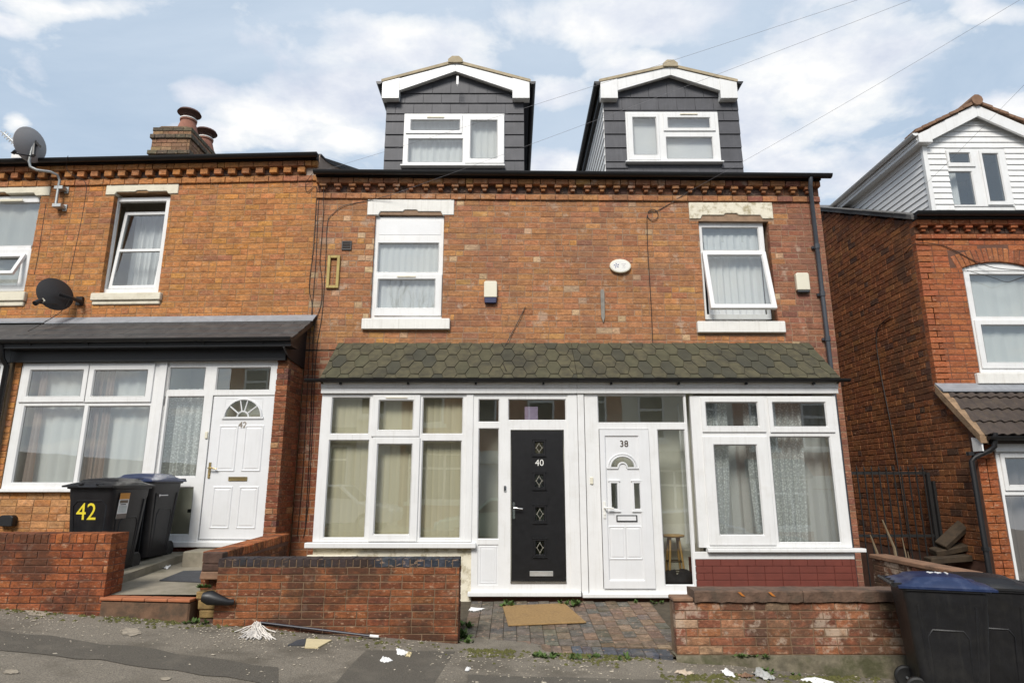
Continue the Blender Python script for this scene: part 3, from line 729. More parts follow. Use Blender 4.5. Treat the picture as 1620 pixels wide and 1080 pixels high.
# spandrels that turn the square hole into a half-moon
n = 14
arc = [(cxd - fr_ * cos(pi * k / n), fan0 + fr_ * .96 * sin(pi * k / n)) for k in range(n + 1)]
for k in range(n):
    a, b = arc[k], arc[k + 1]
    dm.add([(a[0], yd, a[1]), (b[0], yd, b[1]), (b[0], yd, fanrect[3]), (a[0], yd, fanrect[3])], [(0, 1, 2, 3)])
door = obj('door', dm, UPVC2, h42, bevel=.003)
fm = MB(); fm.tube([(x, yd - .008, z) for x, z in arc], .016, 6); fm.box(cxd - fr_ - .03, cxd + fr_ + .03, yd - .018, yd, fan0 - .022, fan0 + .008)
for ang in (40, 78, 102, 140):
    fm.tube([(cxd - .09 * cos(R(ang)), yd - .004, fan0 + .09 * sin(R(ang))), (cxd - fr_ * cos(R(ang)), yd - .004, fan0 + fr_ * .96 * sin(R(ang)))], .011, 5)
fm.tube([(cxd - .085 * cos(pi * k / 8), yd - .004, fan0 + .085 * sin(pi * k / 8)) for k in range(9)], .012, 5)
obj('fanlight', fm, UPVC2, door, smooth=True); pane(door, fanrect, yd + .02)
handle(door, d[0] + .05, yd, d[2] + dh * .47, BRASS)
lz = FL.at(370, 757, yp)[1]; letterbox(door, cxd - .12, cxd + .15, lz - .028, lz + .028, yd - .002, BRASS)
text('house_number', '42', .125, mat('grey_number', (.35, .30, .24), .4, .5), door, (cxd + .01, yd - .004, FL.at(377, 672, yp)[1]))
bx, bz = FL.at(327, 688, yp)
obj('doorbell', MB().box(bx - .02, bx + .02, yp - .02, yp, bz - .05, bz + .05), CREAMP, po, bevel=.006)
# porch interior: cream walls, dark chair back
zfl = FL.at(330, 862, yp)[1]
xm = FL.at(250, 700, yp)[0]
room(h42, -7.2, xm, -.50, 3.2, zfl - .4, ZCAN42 - .58, name='front_room')
room(h42, xm + .02, pf - .01, -.50, .02, zfl, ZCAN42 - .58, ROOM2, name='porch')
obj('inner_cabinet', MB().box(xm + .42, xm + .72, -.2, .0, zfl, zfl + .42).box(xm + .36, xm + .8, -.25, .0, zfl + .42, zfl + .47), BLACKP, h42)
# canopy: lead flashing, slates in courses, black fascia, gutter and boarded end
zt_, zb_ = FL.at(470, 503, 0)[1], FL.at(440, 534, -.86)[1]
ye = -.86; xL, xR = -9.6, FL.at(462, 533, ye)[0]
can = obj('canopy', MB().prism([(0, zt_ - .03), (ye, zb_ - .03), (ye, zb_ - .08), (0, zt_ - .12)], 'x', X42L, xR - .01), BLACKP, h42)
nrow = 4; rr = random.Random(5)
cy = lambda t: ye * (1 - t)
for i in range(nrow):
    x = X42L - (i % 2) * .15 + .002
    while x < xR:
        x1 = min(x + .30, xR); xx = max(x, X42L); x += .30
        if x1 - xx < .05: continue
        t0, t1 = i / nrow, min(1, (i + 1.12) / nrow); j = rr.uniform(0, .002)
        ya, yb2 = ye * (1 - t0), ye * (1 - t1); za = zb_ + (zt_ - zb_) * t0; zb2 = zb_ + (zt_ - zb_) * t1
        up0, up1 = .004 + j, -.012 + j
        mb = MB().hexa([(xx + .002, ya, za - .016 + up0), (x1 - .002, ya, za - .016 + up0), (x1 - .002, yb2, zb2 - .016 + up1), (xx + .002, yb2, zb2 - .016 + up1),
                        (xx + .002, ya, za + up0), (x1 - .002, ya, za + up0), (x1 - .002, yb2, zb2 + up1), (xx + .002, yb2, zb2 + up1)])
        obj('slate', mb, CANSL, can)
obj('flashing', MB().add([(X42L, -.004, zt_ + .05), (xR + .02, -.004, zt_ + .05), (xR + .02, -.16, zt_ - .075), (X42L, -.16, zt_ - .075),
                          (X42L, .0, zt_ + .03), (xR + .02, .0, zt_ + .03), (xR + .02, -.16, zt_ - .09), (X42L, -.16, zt_ - .09)],
                         [(0, 3, 2, 1), (4, 5, 6, 7), (0, 1, 5, 4), (3, 7, 6, 2), (1, 2, 6, 5), (0, 4, 7, 3)]), LEAD, can)
zfb = FL.at(300, 570.5, -.66)[1]
obj('canopy_fascia', MB().box(X42L, X42R - .03, -.665, -.60, zfb, zb_ - .02).box(X42L, xR - .01, ye + .01, -.60, zb_ - .12, zb_ - .082), BLACKP, can)
obj('canopy_end', MB().prism([(-.03, zt_ - .04), (ye + .02, zb_ - .05), (ye + .02, zb_ - .14), (-.60, zfb + .02), (-.03, zfb - .02)], 'x', X42R - .004, X42R + .02), BLACKP, can)
gutter(h42, (X42L, ye - .04, zb_ - .005), (xR, ye - .04, zb_ - .005), .05, brackets=5, wall_y=ye + .02, name='canopy_gutter')
obj('soffit', MB().box(X42L, X42R - .05, -.60, -.02, zfb + .01, zfb + .03), WHITEP, h42)
fq = FL.rect((5, 814), (25, 832), -.60)
obj('flue_cover', MB().prism([(fq[0], fq[2]), (fq[1], fq[2]), (fq[1], fq[3] - .03), (fq[1] - .04, fq[3]), (fq[0] + .04, fq[3]), (fq[0], fq[3] - .03)], 'y', -.68, -.581), BLACKP, h42, bevel=.01)
# neighbour 44: sliver of canopy, white bay edge, downpipe
c44 = obj('canopy', MB().prism([(0, zt_ - .01), (ye, zb_ - .01), (ye, zb_ - .08), (0, zt_ - .12)], 'x', -11, X42L - .003), CANSL, h44)
obj('canopy_fascia', MB().box(-11, X42L - .004, -.665, -.60, zfb, zb_ - .03), BLACKP, c44)
obj('flashing', MB().prism([(-.004, zt_ + .05), (-.16, zt_ - .05), (-.16, zt_ - .075), (0, zt_ + .02)], 'x', -11, X42L - .003), LEAD, c44)
gutter(h44, (-11, ye - .04, zb_ - .005), (X42L - .02, ye - .04, zb_ - .005), .05, name='canopy_gutter')
window(h44, FL, -.62, (-140, 570), (-26, 775), panes=[((-130, 640), (-34, 765)), ((-130, 580), (-8, 628))])
obj('low_wall', MB().box(-11, X42L - .05, -.57, -.4, .3, FL.at(0, 775, -.58)[1]), M42, h44)
room(h44, -11, X42L - .1, -.5, 3.2, .5, ZCAN42 - .58, name='front_room')
px_, pz_ = FL.at(14, 580, -.66)
obj('downpipe', MB().tube([(px_, -.86, zb_ - .06), (px_, -.80, pz_ + .1), (px_, -.70, pz_), (px_, -.70, .3)], .036, 10), BLACKP, h44, smooth=True)

# ================================================================== numbers 40 and 38
rg = random.Random(40)
XA, XM, XB = -3.25, .93, 5.11
SL = -.0085                                       # the old cornice sags slightly to the right
h40 = thing('terraced_house', 'brown brick house with slate dormer, cream vertical blinds and black door numbered 40', 'house', (-1.1, 0, -.05), frame=F0, group='terraced houses along the street')
h38 = thing('terraced_house', 'brown brick house with stained white lintel, lace curtains and white door numbered 38', 'house', (3.0, 0, -.1), frame=F0, group='terraced houses along the street')
zc40 = [F0.at(700, v, -.05)[1] for v in (314.5, 305.5, 303.5, 293, 284)]
ztg = F0.at(700, 272, -.2)[1]
ZCAN = F0.at(800, 543, 0)[1]
yb = -.70; yeave = -.82; zeave = F0.at(800, 598, yeave)[1]
XBL, XBR = F0.at(510, 640, yb)[0], F0.at(1324, 630, yb)[0]
XCL, XCR = F0.at(520, 580, -.6)[0] - .05, F0.at(1310, 580, -.6)[0] + .05
op40 = F0.rect((594, 341), (698.6, 505), 0); op38 = F0.rect((1105, 347), (1230, 506), 0)
lt40 = F0.rect((582, 315.3), (718, 340), -.012); lt38 = F0.rect((1089.5, 320), (1224, 346), -.012)
sl40 = F0.rect((572.5, 503.5), (711.3, 520.7), -.05); sl38 = F0.rect((1103, 508), (1243.6, 526), -.05)
xref = -.8
whole = courses((XA, XB, ZCAN - .12, zc40[0]), .248, .0985, [op40, op38, lt40, lt38, sl40, sl38], rg, hp=.24, jl=.12, joint=.008)
lowl = courses((XA, XBL + .05, -.02, ZCAN - .125), .248, .0985, [], rg, hp=.15)
lowr = courses((XBR - .02, XB, -.25, ZCAN - .125), .248, .0985, [], rg, hp=.15)
for root, x0, x1, opn in ((h40, XA, XM, op40), (h38, XM, XB, op38)):
    wp = mortar(root, (x0 + (.0 if x0 == XA else .001), x1 - (.001 if x1 == XB else 0), ZCAN - .12, zc40[4] + .08), [opn], M40, slope=SL, xref=xref)
    br = Bricks(root, F0, B40, rg)
    mine = [s for s in whole if x0 <= (s[0] + s[1]) / 2 < x1]
    br.wall(wp, mine, 0, P40, slope=SL, x0=xref, fleck=.20)
    if root is h38:
        for it in br.items:                                    # the right-hand end is a redder, sootier brick
            if it['c'][0] > 4.0 + .5 * sin(it['c'][2] * 9): it['col'] = pick(P38R, rg)
    if root is h40:
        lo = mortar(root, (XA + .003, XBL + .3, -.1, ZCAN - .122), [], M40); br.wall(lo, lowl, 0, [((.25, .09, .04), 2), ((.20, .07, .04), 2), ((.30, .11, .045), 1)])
    else:
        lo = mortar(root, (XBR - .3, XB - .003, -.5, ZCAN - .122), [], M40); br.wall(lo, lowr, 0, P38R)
        sd = obj('side_wall', MB().box(XB - .1, XB - .005, .2, 8.3, -.6, ztg - .1), M40, root)
        br.wall(sd, courses((.105, 7.5, -.4, zc40[4]), .248, .0985, [], rg, hp=.3), XB, P38R, side='right', hidden=True, depth=.09)
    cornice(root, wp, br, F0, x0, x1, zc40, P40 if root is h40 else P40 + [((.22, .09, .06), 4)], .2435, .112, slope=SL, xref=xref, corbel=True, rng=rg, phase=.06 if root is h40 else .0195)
    br.build()
    g0, g1 = (x0, x1) if root is h40 else (x0 + .003, x1 + .12)
    gz = lambda x: ztg + SL * (x - xref)
    gutter(root, (g0 + (.0), -.20, gz(g0)), (g1, -.20, gz(g1)), .062, mtl=BLACKP if root is h40 else BLACKP)
    obj('fascia_board', MB().hexa([(x0, -.135, zc40[4] + SL * (x0 - xref)), (x1 - .004, -.135, zc40[4] + SL * (x1 - xref)), (x1 - .004, -.01, zc40[4] + SL * (x1 - xref)), (x0, -.01, zc40[4] + SL * (x0 - xref)),
                                   (x0, -.135, gz(x0)), (x1 - .004, -.135, gz(x1)), (x1 - .004, -.01, gz(x1)), (x0, -.01, gz(x0))]), BLACKP, root)
    roof_block(root, x0 + .014, x1 - .002, gz(x1) - .02, R(23))
    zf = ZCAN - .55
    room(root, x0 + .1, x1 - .1, .22, 4, zf + .3, zc40[2] - .05)
    obj('shell', MB().box(x0 + .02, x1 - .1, 4.05, 8.3, -.3, gz(x1) - .12).box(x0 + .02, x0 + .08, .21, 4.05, -.3, gz(x1) - .12)
        .box(x1 - .09, x1 - .004 - (.1 if root is h38 else 0), .21, 4.05, -.3, gz(x1) - .12)
        .box(x0 + .1, x1 - .1, .21, 4.04, zc40[2] - .04, gz(x1) - .14).box(x0 + .1, x1 - .1, .0, 4.04, zf, zf + .28), M40, root)
lintel(h40, F0, (582, 315.3), (718, 340), -.014, PAINTW); lintel(h38, F0, (1089.5, 320), (1224, 346), -.014, PAINTD)
for root, q, mm in ((h40, sl40, PAINTW), (h38, sl38, PAINTW)):
    obj('sill', MB().box(q[0], q[1], -.065, .12, q[2], q[3]), mm, root, bevel=.01)
yw = .05
w40 = window(h40, F0, yw, (594, 343), (698.6, 504), panes=[((598.5, 384), (693.5, 431))], sashes=[((595.5, 434), (698, 500), (598.5, 442), (688, 488))], vents=[((629, 437.3), (658, 439.6))])
tp = F0.rect((600.5, 349), (697.5, 371.5), yw); obj('blank_panel', MB().box(tp[0], tp[1], yw - .004, yw - .0005, tp[2], tp[3]), UPVC2, w40, bevel=.002)
wr = F0.rect((594, 343), (698.6, 504), yw)
curtain(w40, wr[0], wr[1], wr[2] - .05, wr[3], .125, SHEET, 11, .007, 31)
yw = .07
f38 = F0.rect((1105, 352), (1221, 503), yw)
o38 = window(h38, F0, yw, (1105, 352), (1221, 505), panes=[((1110, 359.5), (1203, 396))], extra_holes=[F0.rect((1112, 405), (1216, 497), yw)])
# top-hung sash swung out at the foot
s0 = F0.rect((1110, 400), (1226, 498), yw); sw, sh = f38[1] - f38[0] - .03, s0[3] - s0[2]
T = Matrix.Rotation(R(-13), 4, 'X')
def hung(mb):
    mb.v = [tuple(T @ Vector((p[0], p[1], p[2] - sh)) + Vector((f38[0] + .012, yw - .03, s0[3]))) for p in mb.v]; return mb
sm = MB().panel((0, sw, 0, sh), [(.07, sw - .07, .075, sh - .065)], -.025, .04); bead(sm, (.07, sw - .07, .075, sh - .065), -.025)
obj('open_sash', hung(sm), UPVC, o38, bevel=.006)
obj('pane', hung(MB().box(.06, sw - .06, 0, .006, .065, sh - .055)), GLASS, o38)
curtain(o38, f38[0] + .1, f38[1] - .05, f38[2] - .05, f38[3] - .18, .185, SHEET, 8, .018, 33)
curtain(o38, f38[0] + .02, f38[1] - .02, f38[3] - .3, f38[3] - .05, .20, NET, 6, .01, 34)

# ---- canopy of hexagonal felt shingles over both porches
zh, yh = ZCAN + .005, 0.
nsl = Vector((0, -(zh - zeave), -(yeave - yh) * -1)).normalized()
def slope_pt(x, t, up=0.):      # t: 0 at the eave, 1 at the wall
    n = Vector((0, -(zh - zeave), (yh - yeave))).normalized()
    return (x, yeave + (yh - yeave) * t + n.y * up, zeave + (zh - zeave) * t + n.z * up)
rs = random.Random(12)
side = .1117; colp = 1.5 * side; rows_t = .355        # hexagon half-width, column pitch, height as share of the slope
MOSS_V = [MOSSY, mat('mossy_felt_dark', (.052, .049, .032), .95, var=.22, scale=7, bump=.6, bscale=140, stain=.5, stain_col=(.03, .03, .026), sscale=2.6),
          mat('mossy_felt_green', (.074, .068, .038), .95, var=.25, scale=7, bump=.6, bscale=140, stain=.35, stain_col=(.04, .042, .025), sscale=2.6)]
for root, x0, x1 in ((h40, XCL, XM), (h38, XM, XCR)):
    deck = MB().prism([(yh - .002, zh - .012), (yeave, zeave - .012), (yeave, zeave - .06), (yh - .002, zh - .08)], 'x', x0 + .003, x1 - .003)
    deck.prism([(yh - .004, zh - .02), (yeave + .02, zeave - .06), (-.74, zeave - .085), (yh - .004, zeave - .085)], 'x', x0 + .012 if root is h40 else x1 - .04, x0 + .04 if root is h40 else x1 - .012)
    can = obj('canopy', deck, MOSSY, root)
    k0 = int(math.floor((x0 - XCL) / colp)) - 1
    for k in range(k0, k0 + int((x1 - x0) / colp) + 4):
        cx = XCL + .16 + k * colp
        for j in range(-1, 5):
            ct = .10 + rows_t * (j + (.5 if k % 2 else 0))
            pts = [(cx - side, ct), (cx - side / 2, ct + rows_t / 2), (cx + side / 2, ct + rows_t / 2), (cx + side, ct), (cx + side / 2, ct - rows_t / 2), (cx - side / 2, ct - rows_t / 2)]
            # clip to the slope and to this house
            def clip(P, f):
                out = []
                for a, b in zip(P, P[1:] + P[:1]):
                    fa, fb = f(a), f(b)
                    if fa >= 0: out.append(a)
                    if fa * fb < 0: s_ = fa / (fa - fb); out.append((a[0] + (b[0] - a[0]) * s_, a[1] + (b[1] - a[1]) * s_))
                return out
            for f in (lambda p: p[1] - .0, lambda p: .995 - p[1], lambda p: p[0] - x0 - .002, lambda p: x1 - .002 - p[0]):
                if len(pts) > 2: pts = clip(pts, f)
            if len(pts) < 3: continue
            ax = sum(p[0] for p in pts) / len(pts); at_ = sum(p[1] for p in pts) / len(pts)
            ar = abs(sum(a[0] * b[1] - b[0] * a[1] for a, b in zip(pts, pts[1:] + pts[:1]))) / 2
            if ar < .004: continue
            pts = [(ax + (p[0] - ax) * .962, at_ + (p[1] - at_) * .962) for p in pts]
            lift = [.011 + rs.uniform(0, .004) - .008 * (p[1] - ct + rows_t / 2) / rows_t for p in pts]
            n_ = len(pts)
            vs = [slope_pt(p[0], p[1], l) for p, l in zip(pts, lift)] + [slope_pt(p[0], p[1], -.008) for p in pts]
            mb = MB().add(vs, [tuple(range(n_))[::-1], tuple(range(n_, 2 * n_))] + [(i, (i + 1) % n_, n_ + (i + 1) % n_, n_ + i) for i in range(n_)])
            obj('shingle', mb, MOSS_V[rs.choices((0, 1, 2), (5, 1.4, 2.2 if ax > 2 else 1.2))[0]], can)
    gutter(root, ((x0 - .19) if root is h40 else x0 + .002, yeave - .02, zeave - .012), ((x1 - .002) if root is h40 else x1 + .1, yeave - .02, zeave - .012), .045, brackets=4, wall_y=-.70, name='canopy_gutter')
    f0, f1 = F0.at(800, 622.5, yb)[1], F0.at(800, 607, yb)[1]
    fx0, fx1 = (XBL - .02, XM) if root is h40 else (XM + .001, XBR + .01)
    obj('canopy_fascia', MB().box(fx0, fx1, yb - .045, yb + .06, f0, f1).box(fx0, fx1, yb - .065, yb - .046, f1 - .06, f1), UPVC, root, bevel=.003)
    obj('soffit', MB().box(fx0, fx1, yeave + .03, .0, f1 + .002, f1 + .012), WHITEP, root)
    zfl = F0.at(850, 935, yb)[1]
    if root is h40:
        room(root, XBL + .02, F0.at(748, 700, yb)[0], yb + .075, 3.4, zfl, f1, name='front_room'); room(root, F0.at(749, 700, yb)[0], XM - .03, yb + .075, -.02, zfl, f1, ROOM2, name='porch')
    else:
        room(root, XM + .03, F0.at(1104, 700, yb)[0], yb + .075, -.02, zfl, f1, ROOM2, name='porch'); room(root, F0.at(1105, 700, yb)[0], XBR - .02, yb + .075, 3.4, zfl, f1, name='front_room')

# ---- ground floor of 40
g40 = window(h40, F0, yb, (510, 623), (745, 857), panes=[((525.5, 628), (583, 686.5)), ((669, 628), (732, 686.5)), ((520.5, 695.5), (576.5, 851)), ((668, 696.5), (728, 851.5))],
             sashes=[((590.5, 625), (663.5, 690.5), (600, 633), (653.5, 681)), ((590.5, 691.5), (659.5, 856), (597.5, 702), (648, 846))], sill=((484, 857.5), (753, 866)), vents=[((611, 628.7), (645, 630.3))])
bx0, bx1 = F0.at(515, 750, yb)[0], F0.at(735, 750, yb)[0]
blinds(g40, bx0 - .06, bx1 + .05, F0.at(600, 856, yb)[1], F0.at(600, 629, yb)[1], yb + .15, 24, 7)
obj('cover_strip', MB().box(F0.at(738, 640, yb)[0], F0.at(749, 640, yb)[0], yb - .016, yb + .06, F0.at(740, 857, yb)[1], F0.at(740, 623, yb)[1]), UPVC, g40, bevel=.004)
q = F0.rect((484, 866), (745, 955), yb)
obj('base_wall', MB().box(XBL, F0.rect((749, 623), (904, 935), yb)[0] + .004, yb + .02, yb + .2, -.15, q[3]), PAINTD, h40)
obj('base_ledge', MB().box(XBL - .06, XBL + .62, yb - .06, yb + .02, q[3] - .2, q[3] - .09), CREAMS, h40, bevel=.01)
d40 = F0.rect((809, 681), (895, 918.5), yb)
p40 = window(h40, F0, yb, (749, 623), (904, 935), name='porch_frame', mtl=UPVC,
             panes=[((757, 631), (790, 667.7)), ((757, 677), (789, 853)), ((804, 631), (896, 665))], extra_holes=[(d40[0] - .012, d40[1] + .012, d40[2] - .03, d40[3] + .012), F0.rect((756, 861), (788, 925), yb)], sill=((740, 935), (919, 942)))
lp = F0.rect((755, 860), (789, 926), yb); mp_ = MB(); mp_.box(lp[0], lp[1], yb + .012, yb + .03, lp[2], lp[3]); raised_panel(mp_, shrink(lp, .03), yb + .012, .02, .006); obj('lower_panel', mp_, UPVC2, p40)
obj('cover_strip', MB().box(F0.rect((749, 623), (904, 935), yb)[1] - .004, XM - .001, yb - .012, yb + .06, zfl, F0.at(740, 623, yb)[1]), UPVC, p40, bevel=.004)
obj('threshold', MB().box(d40[0] - .01, d40[1] + .01, yb - .012, yb + .05, d40[2] - .03, d40[2] - .004), CHROME, p40)
obj('base_wall', MB().box(F0.at(741, 950, yb)[0], XM - .002, yb + .03, yb + .2, -.12, zfl - .035), mat('red_step_brick', (.15, .055, .035), .9, var=.25, scale=8, bump=.6, stain=.5, stain_col=(.09, .09, .03), sscale=5), h40)
yd = yb + .014
cx_ = (d40[0] + d40[1]) / 2; lites = []
for v0, v1 in ((698, 718), (749.5, 771), (801.5, 824), (854.5, 878)):
    lites.append(F0.rect((845.5 if v0 < 800 else 846.5, v0), (860.5 if v0 < 800 else 862, v1), yb))
door40 = obj('door', MB().panel(d40, lites, yd, yd + .05), DOORBLK, h40, bevel=.003)
CAME = mat('lead_came', (.45, .43, .36), .4, .6); LEADG = glass_mat('leaded_glass', (.55, .57, .52), 1.7)
for L_ in lites:
    fmb = MB().panel(shrink(L_, -.022), [shrink(L_, .004)], yd - .014, yd + .004); bead(fmb, shrink(L_, .003), yd - .012, .012, .02)
    fmb.box(L_[0] - .036, L_[1] + .036, yd - .02, yd, L_[3] + .022, L_[3] + .034).box(L_[0] - .036, L_[1] + .036, yd - .02, yd, L_[2] - .034, L_[2] - .022)
    lt_ = obj('glazed_light', fmb, DOORBLK, door40, bevel=.002)
    obj('pane', MB().box(L_[0], L_[1], yd + .012, yd + .018, L_[2], L_[3]), LEADG, door40)
    mx_, mz_ = (L_[0] + L_[1]) / 2, (L_[2] + L_[3]) / 2; hw, hh = (L_[1] - L_[0]) * .3, (L_[3] - L_[2]) * .34; yc = yd + .009
    cm = MB()
    for a, b in (((mx_ - hw, mz_), (mx_, mz_ + hh)), ((mx_, mz_ + hh), (mx_ + hw, mz_)), ((mx_ + hw, mz_), (mx_, mz_ - hh)), ((mx_, mz_ - hh), (mx_ - hw, mz_)),
                 ((mx_, mz_ + hh), (mx_, L_[3])), ((mx_, mz_ - hh), (mx_, L_[2])), ((mx_ - hw, mz_), (L_[0], mz_)), ((mx_ + hw, mz_), (L_[1], mz_))):
        cm.tube([(a[0], yc, a[1]), (b[0], yc, b[1])], .0045, 5)
    obj('leading', cm, CAME, door40)
handle(door40, d40[0] + .035, yd, F0.at(812, 806, yb)[1] - .01, CHROME)
zq0, zq1 = F0.at(850, 911, yb)[1], F0.at(850, 903, yb)[1]
letterbox(door40, F0.at(838, 905, yb)[0], F0.at(875, 905, yb)[0], zq0, zq1, yd - .002, mat('satin_white_metal', (.7, .69, .66), .3, .6))
text('house_number', '40', .125, WHITEP, door40, (F0.at(853.5, 732, yb)[0], yd - .004, F0.at(853, 732, yb)[1]))
bx, bz = F0.at(799, 772.5, yb); obj('doorbell', MB().box(bx - .017, bx + .017, yb - .02, yb, bz - .04, bz + .04), WHITEP, p40, bevel=.006).data.materials[0] = CHROME
obj('bell_button', MB().box(bx - .010, bx + .010, yb - .023, yb - .019, bz - .02, bz + .02), BLACKP, p40)
# purple notice inside the toplight
n0 = F0.rect((830, 643), (851, 666), yb + .09)
obj('notice', MB().box(n0[0], n0[1], yb + .09, yb + .093, n0[2], n0[3]), mat('lilac_paper', (.36, .28, .40), .8), p40)

# ---- ground floor of 38
d38 = F0.rect((948, 679.5), (1037, 930), yb)
p38 = window(h38, F0, yb, (924, 616), (1104, 938), name='porch_frame', panes=[((945, 625), (1084.5, 669)), ((1039.7, 679), (1098.5, 925.7))],
             extra_holes=[shrink(d38, -.008)], sill=((921, 937.5), (1104, 944)))
obj('cover_strip', MB().box(XM + .004, F0.at(925, 700, yb)[0], yb - .02, yb + .06, zfl - .02, F0.at(740, 616, yb)[1]), UPVC, p38, bevel=.004)
obj('base_wall', MB().box(XM + .003, F0.at(1105, 945, yb)[0], yb + .03, yb + .2, -.2, F0.at(1000, 944.5, yb)[1]), MATS['red_step_brick'], h38)
dh = d38[3] - d38[2]; dw = d38[1] - d38[0]; yd = yb - .008
inn = F0.rect((956, 689), (1020, 918), yb)
cxd = (inn[0] + inn[1]) / 2
fz = F0.at(988, 739, yb)[1]; fw = (inn[1] - inn[0]) * .36; fanr = (cxd - fw, cxd + fw, fz, fz + fw * .92)
sideL = F0.rect((966, 763.5), (978, 805), yb); sideR = F0.rect((1002, 763.5), (1014, 805), yb)
dm = MB().panel(d38, [inn], yd - .018, yd + .05); bead(dm, inn, yd - .018, .016, .018)
dm.panel(inn, [fanr, sideL, sideR], yd, yd + .03)
n = 14; arc = [(cxd - fw * cos(pi * k / n), fz + fw * .90 * sin(pi * k / n)) for k in range(n + 1)]
inner = [(cxd - fw * .36 * cos(pi * k / n), fz + fw * .36 * sin(pi * k / n)) for k in range(n + 1)]
for k in range(n):
    a, b = arc[k], arc[k + 1]
    dm.add([(a[0], yd, a[1]), (b[0], yd, b[1]), (b[0], yd, fanr[3]), (a[0], yd, fanr[3])], [(0, 1, 2, 3)])
dm.add([(x, yd, z) for x, z in inner], [tuple(range(n + 1))])
for z0, z1 in ((F0.at(980, 885, yb)[1], F0.at(980, 831, yb)[1]),):
    for sx in (-1, 1):
        c = cxd + sx * (inn[1] - inn[0]) * .23
        raised_panel(dm, (c - .12, c + .12, z0, z1), yd, .024, .010)
for r_ in (sideL, sideR):
    e = shrink(r_, -.022); dm.panel(e, [shrink(r_, .001)], yd - .014, yd); bead(dm, r_, yd - .012, .008, .02)
    dm.box(e[0] - .012, e[1] + .012, yd - .02, yd, e[2] - .014, e[2]).box(e[0] - .012, e[1] + .012, yd - .02, yd, e[3], e[3] + .014)
door38 = obj('door', dm, UPVC2, h38, bevel=.003)
fm = MB(); fm.tube([(x, yd - .008, z) for x, z in arc], .015, 6); fm.tube([(cxd - (fw + .03) * cos(pi * k / n), yd - .004, fz + (fw * .9 + .03) * sin(pi * k / n)) for k in range(n + 1)], .012, 6)
fm.tube([(x, yd - .006, z) for x, z in inner], .013, 6); fm.box(cxd - fw - .05, cxd - fw * .36, yd - .016, yd, fz - .02, fz + .004).box(cxd + fw * .36, cxd + fw + .05, yd - .016, yd, fz - .02, fz + .004)
obj('fanlight', fm, UPVC2, door38, smooth=True)
for r_ in (fanr, sideL, sideR): pane(door38, r_, yd + .014)
handle(door38, d38[0] + .035, yd - .018, F0.at(952, 806, yb)[1], WHITEP)
zq0, zq1 = F0.at(990, 824, yb)[1], F0.at(990, 815, yb)[1]
letterbox(door38, F0.at(975, 820, yb)[0], F0.at(1008, 820, yb)[0], zq0 - .006, zq1 + .006, yd - .001, UPVC2, rim=BLACKP)
text('house_number', '38', .125, mat('bronze_number', (.09, .06, .035), .4, .6), door38, (F0.at(987, 702, yb)[0], yd - .004, F0.at(987, 702, yb)[1]))
bx, bz = F0.at(936, 760, yb); obj('doorbell', MB().box(bx - .022, bx + .022, yb - .02, yb, bz - .05, bz + .05), CREAMP, p38, bevel=.008)
g38 = window(h38, F0, yb, (1091, 626), (1349, 866), panes=[((1217.5, 690), (1332, 858.5))],
             sashes=[((1107.5, 628.5), (1212, 683.5), (1115, 636), (1201, 675)), ((1213.5, 628.5), (1321, 684), (1220.5, 636), (1309, 675.5)),
                     ((1111, 690), (1228, 862), (1128, 703), (1209, 846.5))], sill=((1118, 866.5), (1367, 872.5)))
q = F0.rect((1098, 872.5), (1352, 884), yb); obj('apron_board', MB().box(q[0], q[1], yb - .004, yb + .06, q[2], q[3]), UPVC, g38, bevel=.003)
b2 = Bricks(h38, F0, (REDPAINT, REDPAINT), rg)
rb = obj('base_wall', MB().box(q[0], q[1] + .01, yb + .012, yb + .3, -.5, q[2] - .001), REDPAINT, h38)
for (a, b, z0, z1) in courses((q[0], q[1], -.2, q[2]), .235, .092, rng=rg, hp=.05, joint=.004):
    mbq = MB().box(a, b, yb, yb + .05, z0, z1); obj('brick', mbq, REDPAINT, rb, bevel=.004)
wx0, wx1 = q[0], q[1]; zc0, zc1 = F0.at(1200, 864, yb)[1], F0.at(1200, 632, yb)[1]
curtain(g38, wx0 + .14, wx0 + .66, zc0, zc1, yb + .2, LACE, 6, .03, 51, flare=-.12)
curtain(g38, wx0 + .88, wx0 + 1.72, zc0, zc1, yb + .2, LACE, 9, .03, 52, flare=-.08)
curtain(g38, wx0 + .0, wx1, zc0, zc1, yb + .42, NET, 14, .02, 53)
# downpipe at the right end of 38
pts = [(F0.at(1283, 285, -.2)[0], -.20, ztg - .1), (F0.at(1283, 300, -.2)[0], -.19, ztg - .25), (4.94, -.075, ztg - .42), (4.94, -.075, ZCAN + .7), (4.94, -.075, -.1)]
dp = obj('downpipe', MB().tube(pts, .034, 10), GREYPIPE, h38, smooth=True)
for z in (ZCAN + .75, ZCAN + 1.55, ZCAN + .02):
    obj('pipe_clip', MB().tube([(4.94, -.075, z), (4.94, -.075, z + .08)], .043, 10).box(4.88, 5.0, -.04, -.002, z + .02, z + .06), GREYPIPE, dp)

